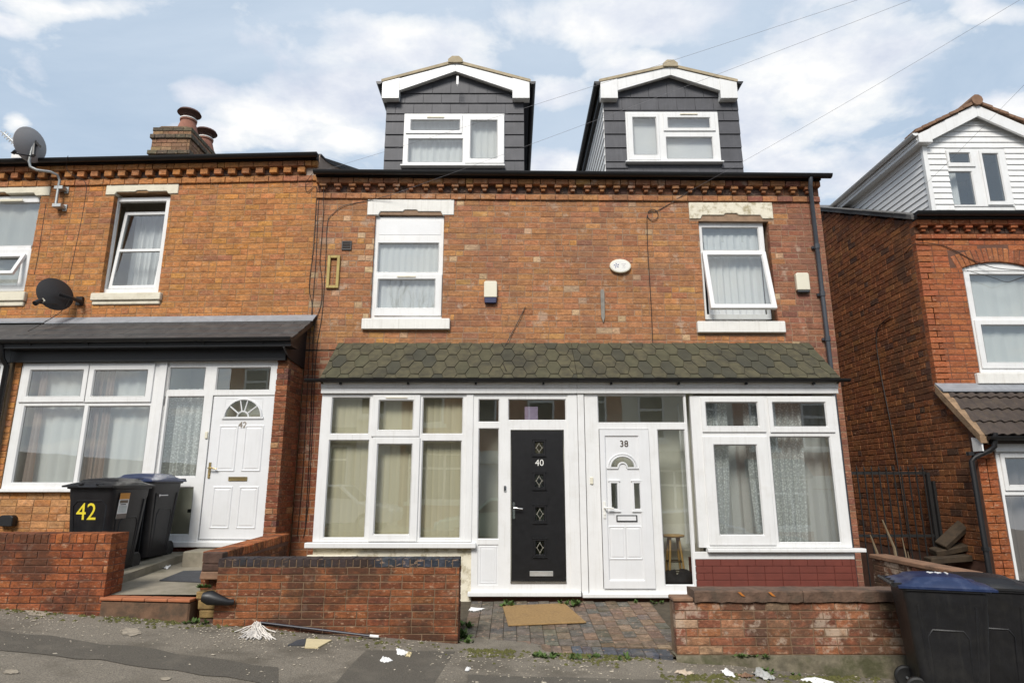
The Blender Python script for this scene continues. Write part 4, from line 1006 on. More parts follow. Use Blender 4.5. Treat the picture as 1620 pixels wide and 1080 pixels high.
# ---- dormers of 40 and 38
def dormer(root, yf, xl, xr, zb, ztop, vrows, win, barge, side_planks, apex_v, name='dormer', mirror=False):
    """box dormer faced with slates: rows given by picture heights on its front plane"""
    zrow = sorted([F0.at(800, v, yf)[1] for v in vrows]); apx = (xl + xr) / 2
    zap = F0.at(800, apex_v, yf - .11)[1]; rise = zap - ztop
    wr = F0.rect(*win[:2], yf - .02); back = yf + (ztop - zb) / tan(R(23)) + .4
    body = MB().panel((xl, xr, zb, ztop), [wr], yf, yf + .08)
    body.add([(xl, yf, ztop), (xr, yf, ztop), (apx, yf, ztop + rise * .86), (xl, yf + .08, ztop), (xr, yf + .08, ztop), (apx, yf + .08, ztop + rise * .86)], [(0, 1, 2), (3, 5, 4)])
    D = obj(name, body, SLATE, root)
    rr = random.Random(int(xl * 100)); w = .325
    zr_ = [zb] + zrow + [ztop + rise * .86]
    for i in range(len(zr_) - 1):
        z0, z1 = zr_[i], zr_[i + 1]
        if z1 - z0 < .02: continue
        flank = z1 < wr[3] + .03 and z0 > wr[2] - .12
        tiles = [(xl, wr[0]), (wr[1], xr)] if flank else [(max(xl + (j - (.5 if i % 2 else 0)) * w, xl), min(xl + (j + 1 - (.5 if i % 2 else 0)) * w, xr)) for j in range(int((xr - xl) / w) + 2)]
        for a, b in tiles:
            if b - a < .03: continue
            poly = [(a + .003, z0 - .012), (b - .003, z0 - .012), (b - .003, z1), (a + .003, z1)]
            hl = lambda px: ztop + rise * .86 * (1 - abs(px - apx) / (xr - apx))          # gable line
            tops = [min(z1, hl(b - .003)), min(z1, hl(a + .003))]
            if max(tops) < z0 + .02: continue
            segs = [(a + .003, b - .003, z0 - .008, tops[1], tops[0])]
            if b > wr[0] and a < wr[1] and z1 > wr[2] and z0 < wr[3]:
                segs = []
                if a < wr[0] - .02: segs.append((a + .003, wr[0], z0 - .008, tops[1], tops[0]))
                if b > wr[1] + .02: segs.append((wr[1], b - .003, z0 - .008, tops[1], tops[0]))
                if z0 < wr[2] - .03: segs.append((max(a + .003, wr[0]), min(b - .003, wr[1]), z0 - .008, wr[2], wr[2]))
                if z1 > wr[3] + .03: segs.append((max(a + .003, wr[0]), min(b - .003, wr[1]), wr[3], tops[1], tops[0]))
            for (p, q_, zz0, zl, zr2) in segs:
                if q_ - p < .03: continue
                e = rr.uniform(0, .003)
                top = .004
                mb = MB().add([(p, yf - .022 - e, zz0), (q_, yf - .022 - e, zz0), (q_, yf - top, max(zr2, zz0 + .01)), (p, yf - top, max(zl, zz0 + .01)),
                               (p, yf - .002, zz0), (q_, yf - .002, zz0), (q_, yf - .001, max(zr2, zz0 + .01)), (p, yf - .001, max(zl, zz0 + .01))],
                              [(0, 1, 2, 3), (4, 7, 6, 5), (0, 4, 5, 1), (0, 3, 7, 4), (1, 5, 6, 2), (3, 2, 6, 7)])
                obj('slate', mb, SLATE, D)
    # sides
    for x, s in ((xl, -1), (xr, 1)):
        t = MB().add([(x - s * .005, yf, zb), (x - s * .005, back, ztop), (x - s * .005, yf, ztop), (x - s * .07, yf, zb), (x - s * .07, back, ztop), (x - s * .07, yf, ztop)], [(0, 1, 2), (3, 5, 4), (0, 3, 4, 1), (1, 4, 5, 2), (0, 2, 5, 3)])
        sd = obj('cheek', t, UPVC if side_planks == s else SLATE, D)
        if side_planks == s:
            nP = 11; hP = (ztop - zb) / nP
            for i in range(nP):
                z0 = zb + i * hP; yl = lambda z: yf + (z - zb) / (ztop - zb) * (back - yf)
                obj('plank', MB().add([(x, yf, z0 + .006), (x, yl(z0), z0 + .006), (x, yl(z0 + hP), z0 + hP), (x, yf, z0 + hP), (x + s * .016, yf, z0 + .006), (x + s * .016, yl(z0), z0 + .006), (x + s * .004, yl(z0 + hP), z0 + hP), (x + s * .004, yf, z0 + hP)],
                    [(4, 5, 6, 7), (0, 4, 7, 3), (0, 1, 5, 4), (3, 7, 6, 2)]), UPVC, D)
    # roof of two slopes, buff verge, barge boards with boxed ends, side gutters
    bx0, bx1, by = barge[0], barge[1], yf - .11
    ze = F0.at(800, 131.5, by)[1]
    rk = [(bx0 - .02, ze), (apx, zap), (bx1 + .02, ze), (bx1 + .02, ze + .05), (apx, zap + .055), (bx0 - .02, ze + .05)]
    obj('roof', MB().prism(rk, 'y', by - .04, back), BUFFT, D)
    obj('ridge_tile', MB().prism([(apx - .13, zap - .01), (apx - .13, zap + .05), (apx - .06, zap + .115), (apx + .06, zap + .115), (apx + .13, zap + .05), (apx + .13, zap - .01)], 'y', by - .06, by + 3), BUFFT, D)
    th = F0.at(800, 131, by)[1] - F0.at(800, 144, by)[1]
    bd = .29
    obj('barge_board', MB().prism([(bx0 + bd, ze - th), (bx0 + bd, ze + bd * (zap - ze) / (apx - bx0) - .004), (apx - .001, zap - .004), (apx - .001, zap - th)], 'y', by - .02, by + .02), UPVC, D, bevel=.003)
    obj('barge_board', MB().prism([(bx1 - bd, ze - th), (bx1 - bd, ze + bd * (zap - ze) / (apx - bx0) - .004), (apx + .001, zap - .004), (apx + .001, zap - th)], 'y', by - .02, by + .02), UPVC, D, bevel=.003)
    eb = F0.at(800, 157, by)[1]
    for a, b in ((bx0, bx0 + bd + .012), (bx1 - bd - .012, bx1)):
        l = (a == bx0)
        k_ = (zap - ze) / (apx - bx0)
        obj('boxed_end', MB().prism([(a, eb), (b, eb), (b, ze - .006 + (k_ * bd if l else 0)), (a, ze - .006 + (0 if l else k_ * bd))], 'y', by - .034, yf), UPVC, D, bevel=.003)
    obj('soffit', MB().prism([(bx0 + bd, ze - th + .03), (apx, zap - th + .03), (bx1 - bd, ze - th + .03), (bx1 - bd, ze - th + .045), (apx, zap - th + .045), (bx0 + bd, ze - th + .045)], 'y', by + .02, yf), UPVC, D)
    for x, s in ((bx0, -1), (bx1, 1)):
        gx = x + s * .055; r_ = .055
        prof = [(r_ * cos(pi + pi * k / 8), r_ * sin(pi + pi * k / 8)) for k in range(9)]
        obj('gutter', MB().prism([(gx + a, ze + .0 + b) for a, b in prof], 'y', by - .05, back), BLACKP, D, smooth=True)
        obj('eaves_board', MB().box(min(x, x - s * .2), max(x, x - s * .2) , yf + .005, back, ze - th - .02, ze - .03), GREYPIPE if side_planks != s else BLACKP, D)
    obj('lead_apron', MB().box(xl, xr, yf - .03, yf - .002, zb - .02, zb + .10), LEAD, D) if name == 'dormer' and not side_planks else None
    room(root, xl + .09, xr - .09, yf + .09, min(back - .5, yf + 1.4), zb, ztop, name='dormer_room')
    return D, wr
zdb = ztg - .06
A40 = F0.at(606.5, 270, .3)[0]; B40x = F0.at(829.4, 270, .3)[0]
D40, wr40 = dormer(h40, .30, A40, B40x, zdb, F0.at(800, 152, .3)[1], (253.6, 232.8, 212.8, 192, 180, 163.3, 148), ((640.6, 180), (798, 262)),
                   (F0.at(603, 145, .1)[0], F0.at(838, 145, .1)[0]), 0, 101)
wd = window(h40, F0, .27, (640, 180), (798, 262.5), panes=[((646, 219), (732, 256.5))], sashes=[((643, 182), (731, 212), (650, 190.5), (728, 207)), ((737, 182), (797.5, 259), (744.5, 191), (787, 251.5))],
            sill=((634, 262.5), (799, 265)), vents=[((676, 186), (703, 188.3))], name='window')
curtain(wd, wr40[0], wr40[1], wr40[2] - .02, wr40[3], .40, SHEET, 15, .010, 61)
fx, fz_ = F0.at(724, 127, .08)
obj('finial', MB().box(fx - .018, fx + .018, .05, .09, fz_ - .1, fz_ + .06).lathe([(.004, -.03), (.022, 0), (.004, .03)], (fx, .07, fz_ - .1), 8), UPVC, D40, smooth=False)
A38 = F0.at(958.5, 272, .3)[0]; B38x = F0.at(1176.5, 272, .3)[0]
D38, wr38 = dormer(h38, .30, A38, B38x, zdb - .04, F0.at(800, 152, .3)[1], (266, 255.8, 233.6, 212, 191, 174.7, 154.4), ((990, 177), (1141, 256.7)),
                   (F0.at(951, 145, .1)[0], F0.at(1169, 145, .1)[0]), -1, 107)
wd = window(h38, F0, .27, (989, 177), (1141.5, 256.7), panes=[((1053.5, 216.5), (1130, 251))], sashes=[((991.5, 179.5), (1045, 254), (1000, 186.5), (1041, 245.5)), ((1048, 179), (1132, 208), (1055.5, 187), (1124, 203))],
            sill=((989, 256.7), (1144, 259)), vents=[((1075, 181), (1103, 183))])
obj('roller_blind', MB().box(wr38[0], wr38[1], .375, .379, wr38[2], wr38[3]), GREYV, wd)

# ================================================================== house to the right, gable facing the alley
rg = random.Random(36)
hR = thing('terraced_house', 'red brick house at right with white clad dormer, arched window and dark gable wall', 'house', (8.2, 0, -.5), frame=F0, group='terraced houses along the street')
XG, XE = 6.60, 11.0
zRt = F0.at(1500, 338, -.2)[1]
zcR = [F0.at(1500, v, -.05)[1] for v in (377, 369, 368, 357.5, 349)]
zbay = F0.at(1500, 609, 0)[1]
ax, az = F0.at(1577, 414, 0); hw = .575; zspring = F0.at(1525, 424, 0)[1]
opR = (ax - hw, ax + hw, F0.at(1560, 588, 0)[1], az)
slR = (F0.at(1546, 598, -.04)[0], ax + hw + .12, F0.at(1560, 607, -.04)[1], F0.at(1560, 590, -.04)[1])
ring = .235
def in_arch(u, w):      # the arch ring and the opening under it
    rad = (hw * hw + (az - zspring) ** 2) / (2 * (az - zspring)); cz = az - rad
    return abs(u - ax) < hw + .16 and w > zspring - .03 and sqrt((u - ax) ** 2 + (w - cz) ** 2) < rad + ring + .03
wR = mortar(hR, (XG + .006, XE, zbay - .5, zcR[4] + .1), [opR], MR)
br = Bricks(hR, F0, BRR, rg)
br.wall(wR, courses((XG, XE, zbay - .1, zcR[0]), .25, .0985, [opR, slR], rg, hp=.14, clip=lambda u, w: not in_arch(u, w)), 0, PRF)
cornice(hR, wR, br, F0, XG, XE, zcR, PRF, .245, .115, corbel=True, rng=rg)
rad = (hw * hw + (az - zspring) ** 2) / (2 * (az - zspring)); cz = az - rad; a1 = math.asin(hw / rad)
nv = 17
for i in range(nv):
    a = -a1 * 1.14 + (i + .5) * 2 * a1 * 1.14 / nv
    r_ = rad + ring / 2 + .004
    if ax + r_ * sin(a) > XE: continue
    br.one(wR, (ax + r_ * sin(a), -.002, cz + r_ * cos(a)), 2 * a1 * 1.14 * rad / nv - .008, ring, .1, 0, pick([((.33, .115, .05), 3), ((.30, .10, .046), 2), ((.36, .135, .055), 1)], rg), tilt=-a)
# gable wall towards the alley, flush with the bay below
pitchR = R(27); yEnd = 5.2; zv = lambda y: zRt + .02 + max(0, y) * tan(pitchR)
gb = MB().prism([(-.572, -.8), (-.572, zbay - .72), (.004, zbay - .1), (.004, zRt - .05), (yEnd, zRt - .05 + yEnd * tan(pitchR)), (yEnd, -.8)], 'x', XG + .012, XG + .2)
gw = obj('gable_wall', gb, MR, hR)
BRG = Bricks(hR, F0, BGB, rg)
def clipg(u, w):        # u runs towards -y for a left-facing wall
    y = u
    if y < 0: return w < zbay - .15 - (-y) * 1.15
    return w < zv(y) - .06
zsplit = zbay - .19
segs = courses((.102, 3.9, zsplit, zsplit + .0985 * 46), .248, .0985, [], rg, hp=.35, clip=clipg)
segs += courses((-.476, 3.9, zsplit - .0985 * 24, zsplit), .248, .0985, [], rg, hp=.35, clip=clipg)
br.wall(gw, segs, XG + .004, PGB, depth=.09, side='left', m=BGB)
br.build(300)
obj('verge', MB().prism([(-.05, zRt - .03), (yEnd, zRt - .03 + (yEnd + .05) * tan(pitchR)), (yEnd, zRt + .04 + (yEnd + .05) * tan(pitchR)), (-.05, zRt + .04)], 'x', XG - .04, XG + .25), OLDSLATE, hR)
for i in range(14):        # ragged slates along the verge
    y = .05 + i * .3; z = zRt + .045 + (y + .05) * tan(pitchR)
    obj('slate', MB().hexa([(XG - .055 - .01 * (i % 3), y, z), (XG + .22, y, z), (XG + .22, y + .36, z + .36 * tan(pitchR) + .005), (XG - .055 - .01 * (i % 3), y + .36, z + .36 * tan(pitchR) + .005),
                            (XG - .055 - .01 * (i % 3), y, z + .016), (XG + .22, y, z + .016), (XG + .22, y + .36, z + .36 * tan(pitchR) + .02), (XG - .055 - .01 * (i % 3), y + .36, z + .36 * tan(pitchR) + .02)]), OLDSLATE, hR)
roof_block(hR, XG + .22, XE, zRt - .02, pitchR)
gutter(hR, (XG - .05, -.20, zRt + .03), (XE, -.20, zRt + .03), .066)
obj('fascia_board', MB().box(XG, XE, -.14, -.01, zcR[4], zRt + .02), BLACKP, hR)
zf = zbay - .55
room(hR, XG + .25, XE - .1, .22, 4, zf + .3, zcR[2] - .03)
obj('shell', MB().box(XG + .21, XE, 4.05, 8.3, -.6, zRt - .1).box(XE - .09, XE - .01, .21, 4.05, -.6, zRt - .1).box(XG + .21, XE - .1, .21, 4.04, zcR[2], zRt - .1).box(XG + .21, XE - .1, .0, 4.04, zf, zf + .28), MR, hR)
# arched window
yw = .055
wr = window(hR, F0, yw, (1523.5, 426), (1668, 588), panes=[((1533.5, 433.5), (1646, 501))], sashes=[((1540, 506), (1662, 583), (1550.5, 514), (1652, 574))], sill=((1546, 588), (1664, 591)))
n = 12; wx0, wx1, _, wz1 = F0.rect((1523.5, 426), (1668, 588), yw)
arc = [(ax + hw * 1.0 * (2 * k / n - 1), cz + sqrt(max(0, rad * rad - (hw * (2 * k / n - 1)) ** 2)) - .004) for k in range(n + 1)]
obj('arch_head', MB().prism([(ax - hw, wz1 - .03)] + arc + [(ax + hw, wz1 - .03)], 'y', yw - .01, yw + .06), UPVC, wr)
curtain(wr, wx0 - .05, wx1 + .05, zbay, wz1, .17, NETG, 6, .008, 71)
obj('sill', MB().box(slR[0], slR[1], -.06, .1, slR[2], slR[3]), PAINTW, hR, bevel=.01)
# bay: tiled lean-to roof, white window, gutter
yR = -.58; yer = -.78
zre = F0.at(1590, 690, yer)[1]; zrt = zbay - .04
nrm = Vector((0, -(zrt - zre), -yer)).normalized()
deck = MB().prism([(0, zrt - .05), (yer + .04, zre - .05), (yer + .04, zre - .1), (0, zrt - .14)], 'x', XG + .1, XE)
bayroof = obj('bay_roof', deck, ROOFT, hR)
nr = 4
for i in range(nr):
    x = XG + .02
    t0, t1 = i / nr, min(1.0, (i + 1.15) / nr)
    while x < 10.2:
        w_ = .30
        def fn(a, b, x=x, t0=t0, t1=t1):
            t = t0 + (t1 - t0) * b
            prof = .034 * (abs(sin(a * pi * 2)) ** 1.6) * (1 if (a < .5) else .8)
            up = prof + .03 - .028 * b
            return (x + a * w_ * 1.02, yer * (1 - t) + nrm.y * up, zre + (zrt - zre) * t + nrm.z * up)
        mb = MB().grid(fn, 16, 1)
        # front edge thickness
        o = len(mb.v); front = [fn(k / 16, 0) for k in range(17)]
        mb.add(front + [(p[0], p[1] - nrm.y * .022, p[2] - nrm.z * .022) for p in front], [(17 + k, 18 + k, k + 1, k) for k in range(16)])
        obj('tile', mb, ROOFT, bayroof)
        x += w_
obj('verge_mortar', MB().prism([(0, zrt + .05), (yer, zre + .03), (yer, zre - .09), (0, zrt - .09)], 'x', XG - .05, XG + .06), mat('verge_mortar', (.26, .17, .10), .95, var=.35, scale=10, bump=.9, bscale=40, stain=.4), bayroof)
obj('flashing', MB().prism([(-.004, zbay + .03), (-.17, zbay - .10), (-.17, zbay - .125), (-.003, zbay - .05)], 'x', XG - .04, XE), LEAD, bayroof)
obj('barge_board', MB().prism([(yR + .0, zre + .0), (yer + .02, zre - .03), (yer + .02, zre - .2), (yR + .0, zre - .2)], 'x', XG - .03, XG - .01), UPVC, bayroof)
gutter(hR, (XG + .05, yer - .03, zre - .0), (XE, yer - .03, zre), .056, name='bay_gutter')
zw1 = F0.at(1590, 714, yR)[1]; xw0 = F0.at(1574, 716, yR)[0]
bp = obj('bay_pier', MB().box(XG + .02, xw0, yR + .008, -.3, -.8, zre - .1), MR, hR)
b3 = Bricks(hR, F0, BRR, rg); b3.wall(bp, courses((XG + .01, xw0, -.5, zre - .1), .248, .0985, rng=rg, hp=.4), yR, [((.33, .10, .035), 2), ((.28, .085, .032), 2)], depth=.1); b3.build(60, mass='bay_brickwork')
obj('bay_fascia', MB().box(xw0 - .03, XE, yR - .06, yR + .05, zw1, zre - .06).box(xw0 - .03, XE, yR - .09, yR - .061, zre - .13, zre - .04), UPVC, hR)
wb = window(hR, F0, yR, (1574, 714), (1800, 985), panes=[((1590, 783), (1700, 970)), ((1668, 783), (1786, 970))], sashes=[((1580, 717), (1656, 776), (1588, 724), (1648, 768)), ((1660, 717), (1752, 776), (1668, 724), (1744, 768))])
q = F0.rect((1574, 714), (1800, 985), yR)
curtain(wb, q[0] + .02, q[0] + 1.6, q[2], q[3], yR + .25, cloth_mat('grey_stripe_curtain', (.34, .30, .30), 1.), 9, .03, 81)
obj('low_wall', MB().box(xw0, XE, yR + .01, yR + .2, -.9, q[2]), MR, hR)
room(hR, XG + .25, XE - .1, yR + .08, 3.2, -.6, zre - .07, name='front_room')
# downpipe with swan neck
pts = [(F0.at(u, v, y)[0], y, F0.at(u, v, y)[1]) for u, v, y in ((1574, 684, -.80), (1573, 706, -.78), (1566, 712, -.74), (1542, 723, -.665), (1537, 729, -.65))]
pts.append((pts[-1][0], -.65, -.9))
dpp = obj('downpipe', MB().tube(pts, .036, 10), BLACKP, hR, smooth=True)
for z in (.62, 1.9):
    obj('pipe_clip', MB().tube([(pts[-1][0], -.65, z), (pts[-1][0], -.65, z + .05)], .05, 10), BLACKP, dpp)
# white clad dormer
yf = .16
xl = F0.at(1475, 329, yf)[0]; apx = F0.at(1535, 170, yf)[0]; xr = 2 * apx - xl + .02
zb_, zt_ = zRt + .0, F0.at(1460, 222, yf)[1]
wrd = F0.rect((1495, 237), (1606, 326.5), yf - .02)
zap = F0.at(1535, 166, yf - .11)[1]; back = yf + (zt_ - zb_) / tan(pitchR) + .6
DR = obj('dormer', MB().panel((xl, xr, zb_, zt_), [wrd], yf, yf + .08).add([(xl, yf, zt_), (xr, yf, zt_), (apx, yf, zap - .05), (xl, yf + .08, zt_), (xr, yf + .08, zt_), (apx, yf + .08, zap - .05)], [(0, 1, 2), (3, 5, 4)]), UPVC, hR)
hP = .105; z = zb_ + .01
gl = lambda zz: (xr - xl) / 2 * max(0, 1 - max(0, zz - zt_) / (zap - .05 - zt_))
while z < zap - .12:
    a, b = apx - gl(z), apx + gl(z); z1 = z + hP
    segs = [(a, b)]
    if z1 > wrd[2] and z < wrd[3]: segs = [(a, wrd[0]), (wrd[1], b)]
    for p, q_ in segs:
        p2, q2 = max(p, apx - gl(z1)), min(q_, apx + gl(z1))
        if q_ - p < .04 or q2 - p2 < .01: continue
        obj('plank', MB().add([(p, yf - .020, z + .004), (q_, yf - .020, z + .004), (q2, yf - .004, z1), (p2, yf - .004, z1), (p, yf - .001, z + .004), (q_, yf - .001, z + .004)],
                              [(0, 1, 2, 3), (0, 4, 5, 1)]), UPVC, DR)
    z = z1
chk = MB().add([(xl + .004, yf, zb_), (xl + .004, back, zt_), (xl + .004, yf, zt_), (xl + .07, yf, zb_), (xl + .07, back, zt_), (xl + .07, yf, zt_)], [(0, 1, 2), (3, 5, 4), (0, 3, 4, 1), (1, 4, 5, 2), (0, 2, 5, 3)])
chk.add([(xr - .004, yf, zb_), (xr - .004, back, zt_), (xr - .004, yf, zt_)], [(0, 1, 2)])
obj('cheek', chk, UPVC, DR)
nP = int((zt_ - zb_) / hP)
for i in range(nP):      # planks of the cheek slope with the roof, as they were cut
    f0_, f1_ = i / nP, (i + 1) / nP
    k = tan(pitchR)
    P = lambda f, y: (xl, y, zb_ + (zt_ - zb_) * f + (y - yf) * 0)
    yl = lambda f: yf + f * (back - yf)
    obj('plank', MB().add([(xl - .018, yf, zb_ + (zt_ - zb_) * f0_ + .004), (xl - .018, yl(f0_), zb_ + (zt_ - zb_) * f0_ + .004), (xl - .003, yl(f1_), zb_ + (zt_ - zb_) * f1_), (xl - .003, yf, zb_ + (zt_ - zb_) * f1_),
                           (xl, yf, zb_ + (zt_ - zb_) * f0_ + .004), (xl, yl(f0_), zb_ + (zt_ - zb_) * f0_ + .004)], [(0, 1, 2, 3), (0, 4, 5, 1)]), UPVC, DR)
obj('corner_trim', MB().box(xl - .026, xl + .05, yf - .026, yf + .04, zb_, zt_), UPVC, DR, bevel=.004)
ex0 = F0.at(1452, 222, yf - .11)[0]; ex1 = 2 * apx - ex0; ze = F0.at(1456, 213, yf - .11)[1]; by = yf - .11
obj('roof', MB().prism([(ex0 - .04, ze), (apx, zap), (ex1 + .04, ze), (ex1 + .04, ze + .06), (apx, zap + .065), (ex0 - .04, ze + .06)], 'y', by + .06, back), RIDGET, DR)
nT = 9
for s in (-1, 1):
    for i in range(nT):
        f0_, f1_ = i / nT, (i + 1.25) / nT; f1_ = min(f1_, 1)
        xa_, xb_ = (ex0 - .05) + (apx - ex0 + .05) * f0_, (ex0 - .05) + (apx - ex0 + .05) * f1_
        za_, zb2 = ze + (zap - ze) * f0_ + .075, ze + (zap - ze) * f1_ + .06
        if s > 0: xa_, xb_ = 2 * apx - xa_, 2 * apx - xb_
        y0_ = by - .05 - .01 * (i % 2)
        obj('tile', MB().add([(xa_, y0_, za_ - .05), (xb_, y0_, zb2 - .05), (xb_, y0_ + .3, zb2 - .05), (xa_, y0_ + .3, za_ - .05), (xa_, y0_, za_), (xb_, y0_, zb2), (xb_, y0_ + .3, zb2), (xa_, y0_ + .3, za_)],
            [(0, 3, 2, 1), (4, 5, 6, 7), (0, 1, 5, 4), (1, 2, 6, 5), (2, 3, 7, 6), (3, 0, 4, 7)]), RIDGET, DR)
obj('ridge_tile', MB().tube([(apx, by - .07, zap + .06), (apx, by + 2.5, zap + .06)], .10, 10), RIDGET, DR, smooth=True)
th = .23; bd = .22
for s in (-1, 1):
    e0 = ex0 if s < 0 else ex1
    mbb = MB().prism([(e0 - s * bd, ze + bd * (zap - ze) / (apx - ex0) - th), (e0 - s * bd, ze + bd * (zap - ze) / (apx - ex0) - .004), (apx + s * .001, zap - .004), (apx + s * .001, zap - th)], 'y', by - .02, by + .02)
    obj('barge_board', mbb, UPVC, DR, bevel=.003)
    a, b = sorted((e0, e0 - s * (bd + .01)))
    obj('boxed_end', MB().prism([(a, ze - .16), (b, ze - .16), (b, ze - .006 + (bd * .5 if s < 0 else 0)), (a, ze - .006 + (0 if s < 0 else bd * .5))], 'y', by - .034, yf), UPVC, DR, bevel=.003)
prof = [(.05 * cos(pi + pi * k / 8), .05 * sin(pi + pi * k / 8)) for k in range(9)]
obj('gutter', MB().prism([(ex0 - .045 + a, ze + .01 + b) for a, b in prof], 'y', by - .03, back), UPVC, DR, smooth=True)
obj('eaves_board', MB().box(ex0 + .0, xl + .02, yf + .003, back, ze - .16, ze + .01).box(ex0 - .012, ex0 - .001, yf - .1, back, ze - .10, ze - .04), UPVC, DR)
wdr = window(hR, F0, yf - .015, (1495, 237), (1606, 326.5), panes=[((1500, 271), (1547, 324)) ], sashes=[((1495.5, 238), (1543, 264.5), (1500, 242.5), (1536, 258)), ((1547, 238), (1603, 325), (1552, 243.5), (1592, 319))])
room(hR, xl + .09, xr - .09, yf + .09, yf + 1.5, zb_, zt_, name='dormer_room')
curtain(wdr, wrd[0], wrd[0] + .28, wrd[2], wrd[3], yf + .2, SHEET, 3, .012, 91)
# ================================================================== ground
def sheet(name, x0, x1, y0, y1, fz, mtl, nx=40, ny=12, kind='structure'):
    o = obj(name, MB().grid(lambda a, b: (x0 + (x1 - x0) * a, y0 + (y1 - y0) * b, fz(x0 + (x1 - x0) * a, y0 + (y1 - y0) * b)), nx, ny), mtl, None, smooth=True)
    o['kind'] = kind; return o
gz = ground_z
base_z = lambda x, y: -.45 - .072 * x
sheet('ground', -150, 150, -150, 150, lambda x, y: base_z(x, y) - .02, SOIL, 2, 2)
YW = -2.75                                           # front line of the garden walls
bump = lambda x, y: .006 * sin(x * 2.3 + y) + .004 * sin(x * 5.1 - y * 3)
sheet('pavement', -14, 14, -4.9, YW + .3, lambda x, y: gz(x, y) + bump(x, y), ASPH, 90, 14)
k = obj('kerb', MB().hexa([(-14, -5.05, gz(-14) - .3), (14, -5.05, gz(14) - .3), (14, -4.9, gz(14) - .3), (-14, -4.9, gz(-14) - .3), (-14, -5.05, gz(-14) - .01), (14, -5.05, gz(14) - .01), (14, -4.9, gz(14) - .005), (-14, -4.9, gz(-14) - .005)]), CONC); k['kind'] = 'structure'
sheet('road', -40, 40, -11.6, -5.05, lambda x, y: gz(x, y) - .12, ASPHD, 20, 4)
sheet('far_pavement', -40, 40, -14.5, -11.6, lambda x, y: gz(x, y) + .0, ASPH, 20, 4)
# darker reinstated strips in the pavement
def strip(pts_top, pts_bot, name='tarmac_strip'):
    vs = [(x, y, gz(x, y) + bump(x, y) + .005) for x, y in pts_top + pts_bot]; n = len(pts_top)
    o = obj(name, MB().add(vs, [(n + i, n + i + 1, i + 1, i) for i in range(n - 1)]), ASPHD); o['kind'] = 'structure'
def gp(u, v):      # picture point on the pavement
    ru, rv = (u - 810) / FPX, (540 - v) / FPX
    d = (ru, cos(PITCH) - rv * sin(PITCH), sin(PITCH) + rv * cos(PITCH)); y = -2.9
    for _ in range(6):
        t = (y + 9.6) / d[1]; x = d[0] * t; z = gz(x, y); t = (z - 1.51) / d[2]; y = -9.6 + d[1] * t
    return d[0] * t, y
us = list(range(-80, 480, 40))
strip([gp(u, 996 + .135 * u + 2 * sin(u * .05)) for u in us], [gp(u, 1026 + .13 * u + 2 * sin(u * .06 + 1)) for u in us])
us = list(range(560, 725, 20))
strip([gp(u, 1028 + .02 * (u - 560) + (18 if u < 580 else 0)) for u in us], [gp(u - 40, 1092) for u in us])
strip([gp(u, 1068 + .02 * (u - 740)) for u in range(740, 1100, 40)], [gp(u, 1100) for u in range(740, 1100, 40)])
# slabs of 42's path and ledge
sheet('house_path', -4.42, -3.30, YW + .12, -.56, lambda x, y: .372 + (y - YW) * .062, CONC, 6, 8)
o = obj('bin_ledge', MB().hexa([(-7.6, YW + .2, .2), (-4.42, YW + .2, .2), (-4.42, -.56, .2), (-7.6, -.56, .2), (-7.6, YW + .2, .47), (-4.42, YW + .2, .47), (-4.42, -.56, .60), (-7.6, -.56, .60)]), CONC); o['kind'] = 'structure'
# forecourt of 40 and 38: block paving laid piece by piece
def pz(x, y): return -.012 + (y + .7) * .052 - .030 * (x + .53) * max(0, min(1, -(y + .7) / 2))
pv = sheet('paving', -3.0, 5.0, YW + .02, -.66, lambda x, y: pz(x, y) - .012, SOIL, 10, 6)
PAVC = [((.155, .132, .105), 5), ((.135, .118, .096), 3), ((.17, .13, .097), 2), ((.18, .128, .092), 1), ((.12, .112, .103), 1.2)]
BPV = bm2('block_paver', stain=.4, stain_col=(.06, .06, .03), bloom=.12)
rp = random.Random(9)
def paver(x, y, w, d, col, ang=0., zt=0., h=.06):
    v, f = UNITS['H'][rp.randrange(4)]
    o = bpy.data.objects.new('paver', unit_mesh('H', rp.randrange(4), BPV[0], 'paver')); COL.objects.link(o); o.parent = pv
    # unit block with its chamfered face turned up
    Rm = Matrix.Rotation(ang, 4, 'Z') @ Matrix.Rotation(math.atan(.052), 4, 'X') @ Matrix.Rotation(-math.atan(.02), 4, 'Y') @ Matrix.Rotation(-pi / 2, 4, 'X')
    o.location = (x, y, pz(x, y) + zt + rp.uniform(-.002, .003)); o.rotation_euler = Rm.to_euler(); o.scale = (w, h, d); o.color = (*col, 1)
cw, cl = .148, .222
x = -.54 + cw / 2; i = 0
while x < 1.78:
    y = YW + .24 + (cl / 2 if i % 2 else 0) - cl / 2
    while y < -.72:
        a, b = max(y, YW + .235), min(y + cl, -.69)
        if b - a > .05:
            warm = min(1, max(0, (x - .2) / 1.2)); pal = PAVC if rp.random() > warm * .75 else [((.21, .140, .098), 3), ((.185, .128, .094), 3), ((.24, .165, .115), 1), ((.145, .125, .11), 1.5)]
            paver(x + .05 * (y - YW) * 0, (a + b) / 2, cw - .007, b - a - .007, pick(pal, rp))
        y += cl
    x += cw; i += 1
x = -.54
while x < 1.62:
    w_ = .105 if x < .9 else .14
    paver(x + w_ / 2, YW + .115, w_ - .007, .215, pick(PAVC if x < .6 else [((.08, .085, .1), 2), ((.22, .12, .09), 1), ((.12, .11, .11), 2)], rp), h=.12); x += w_

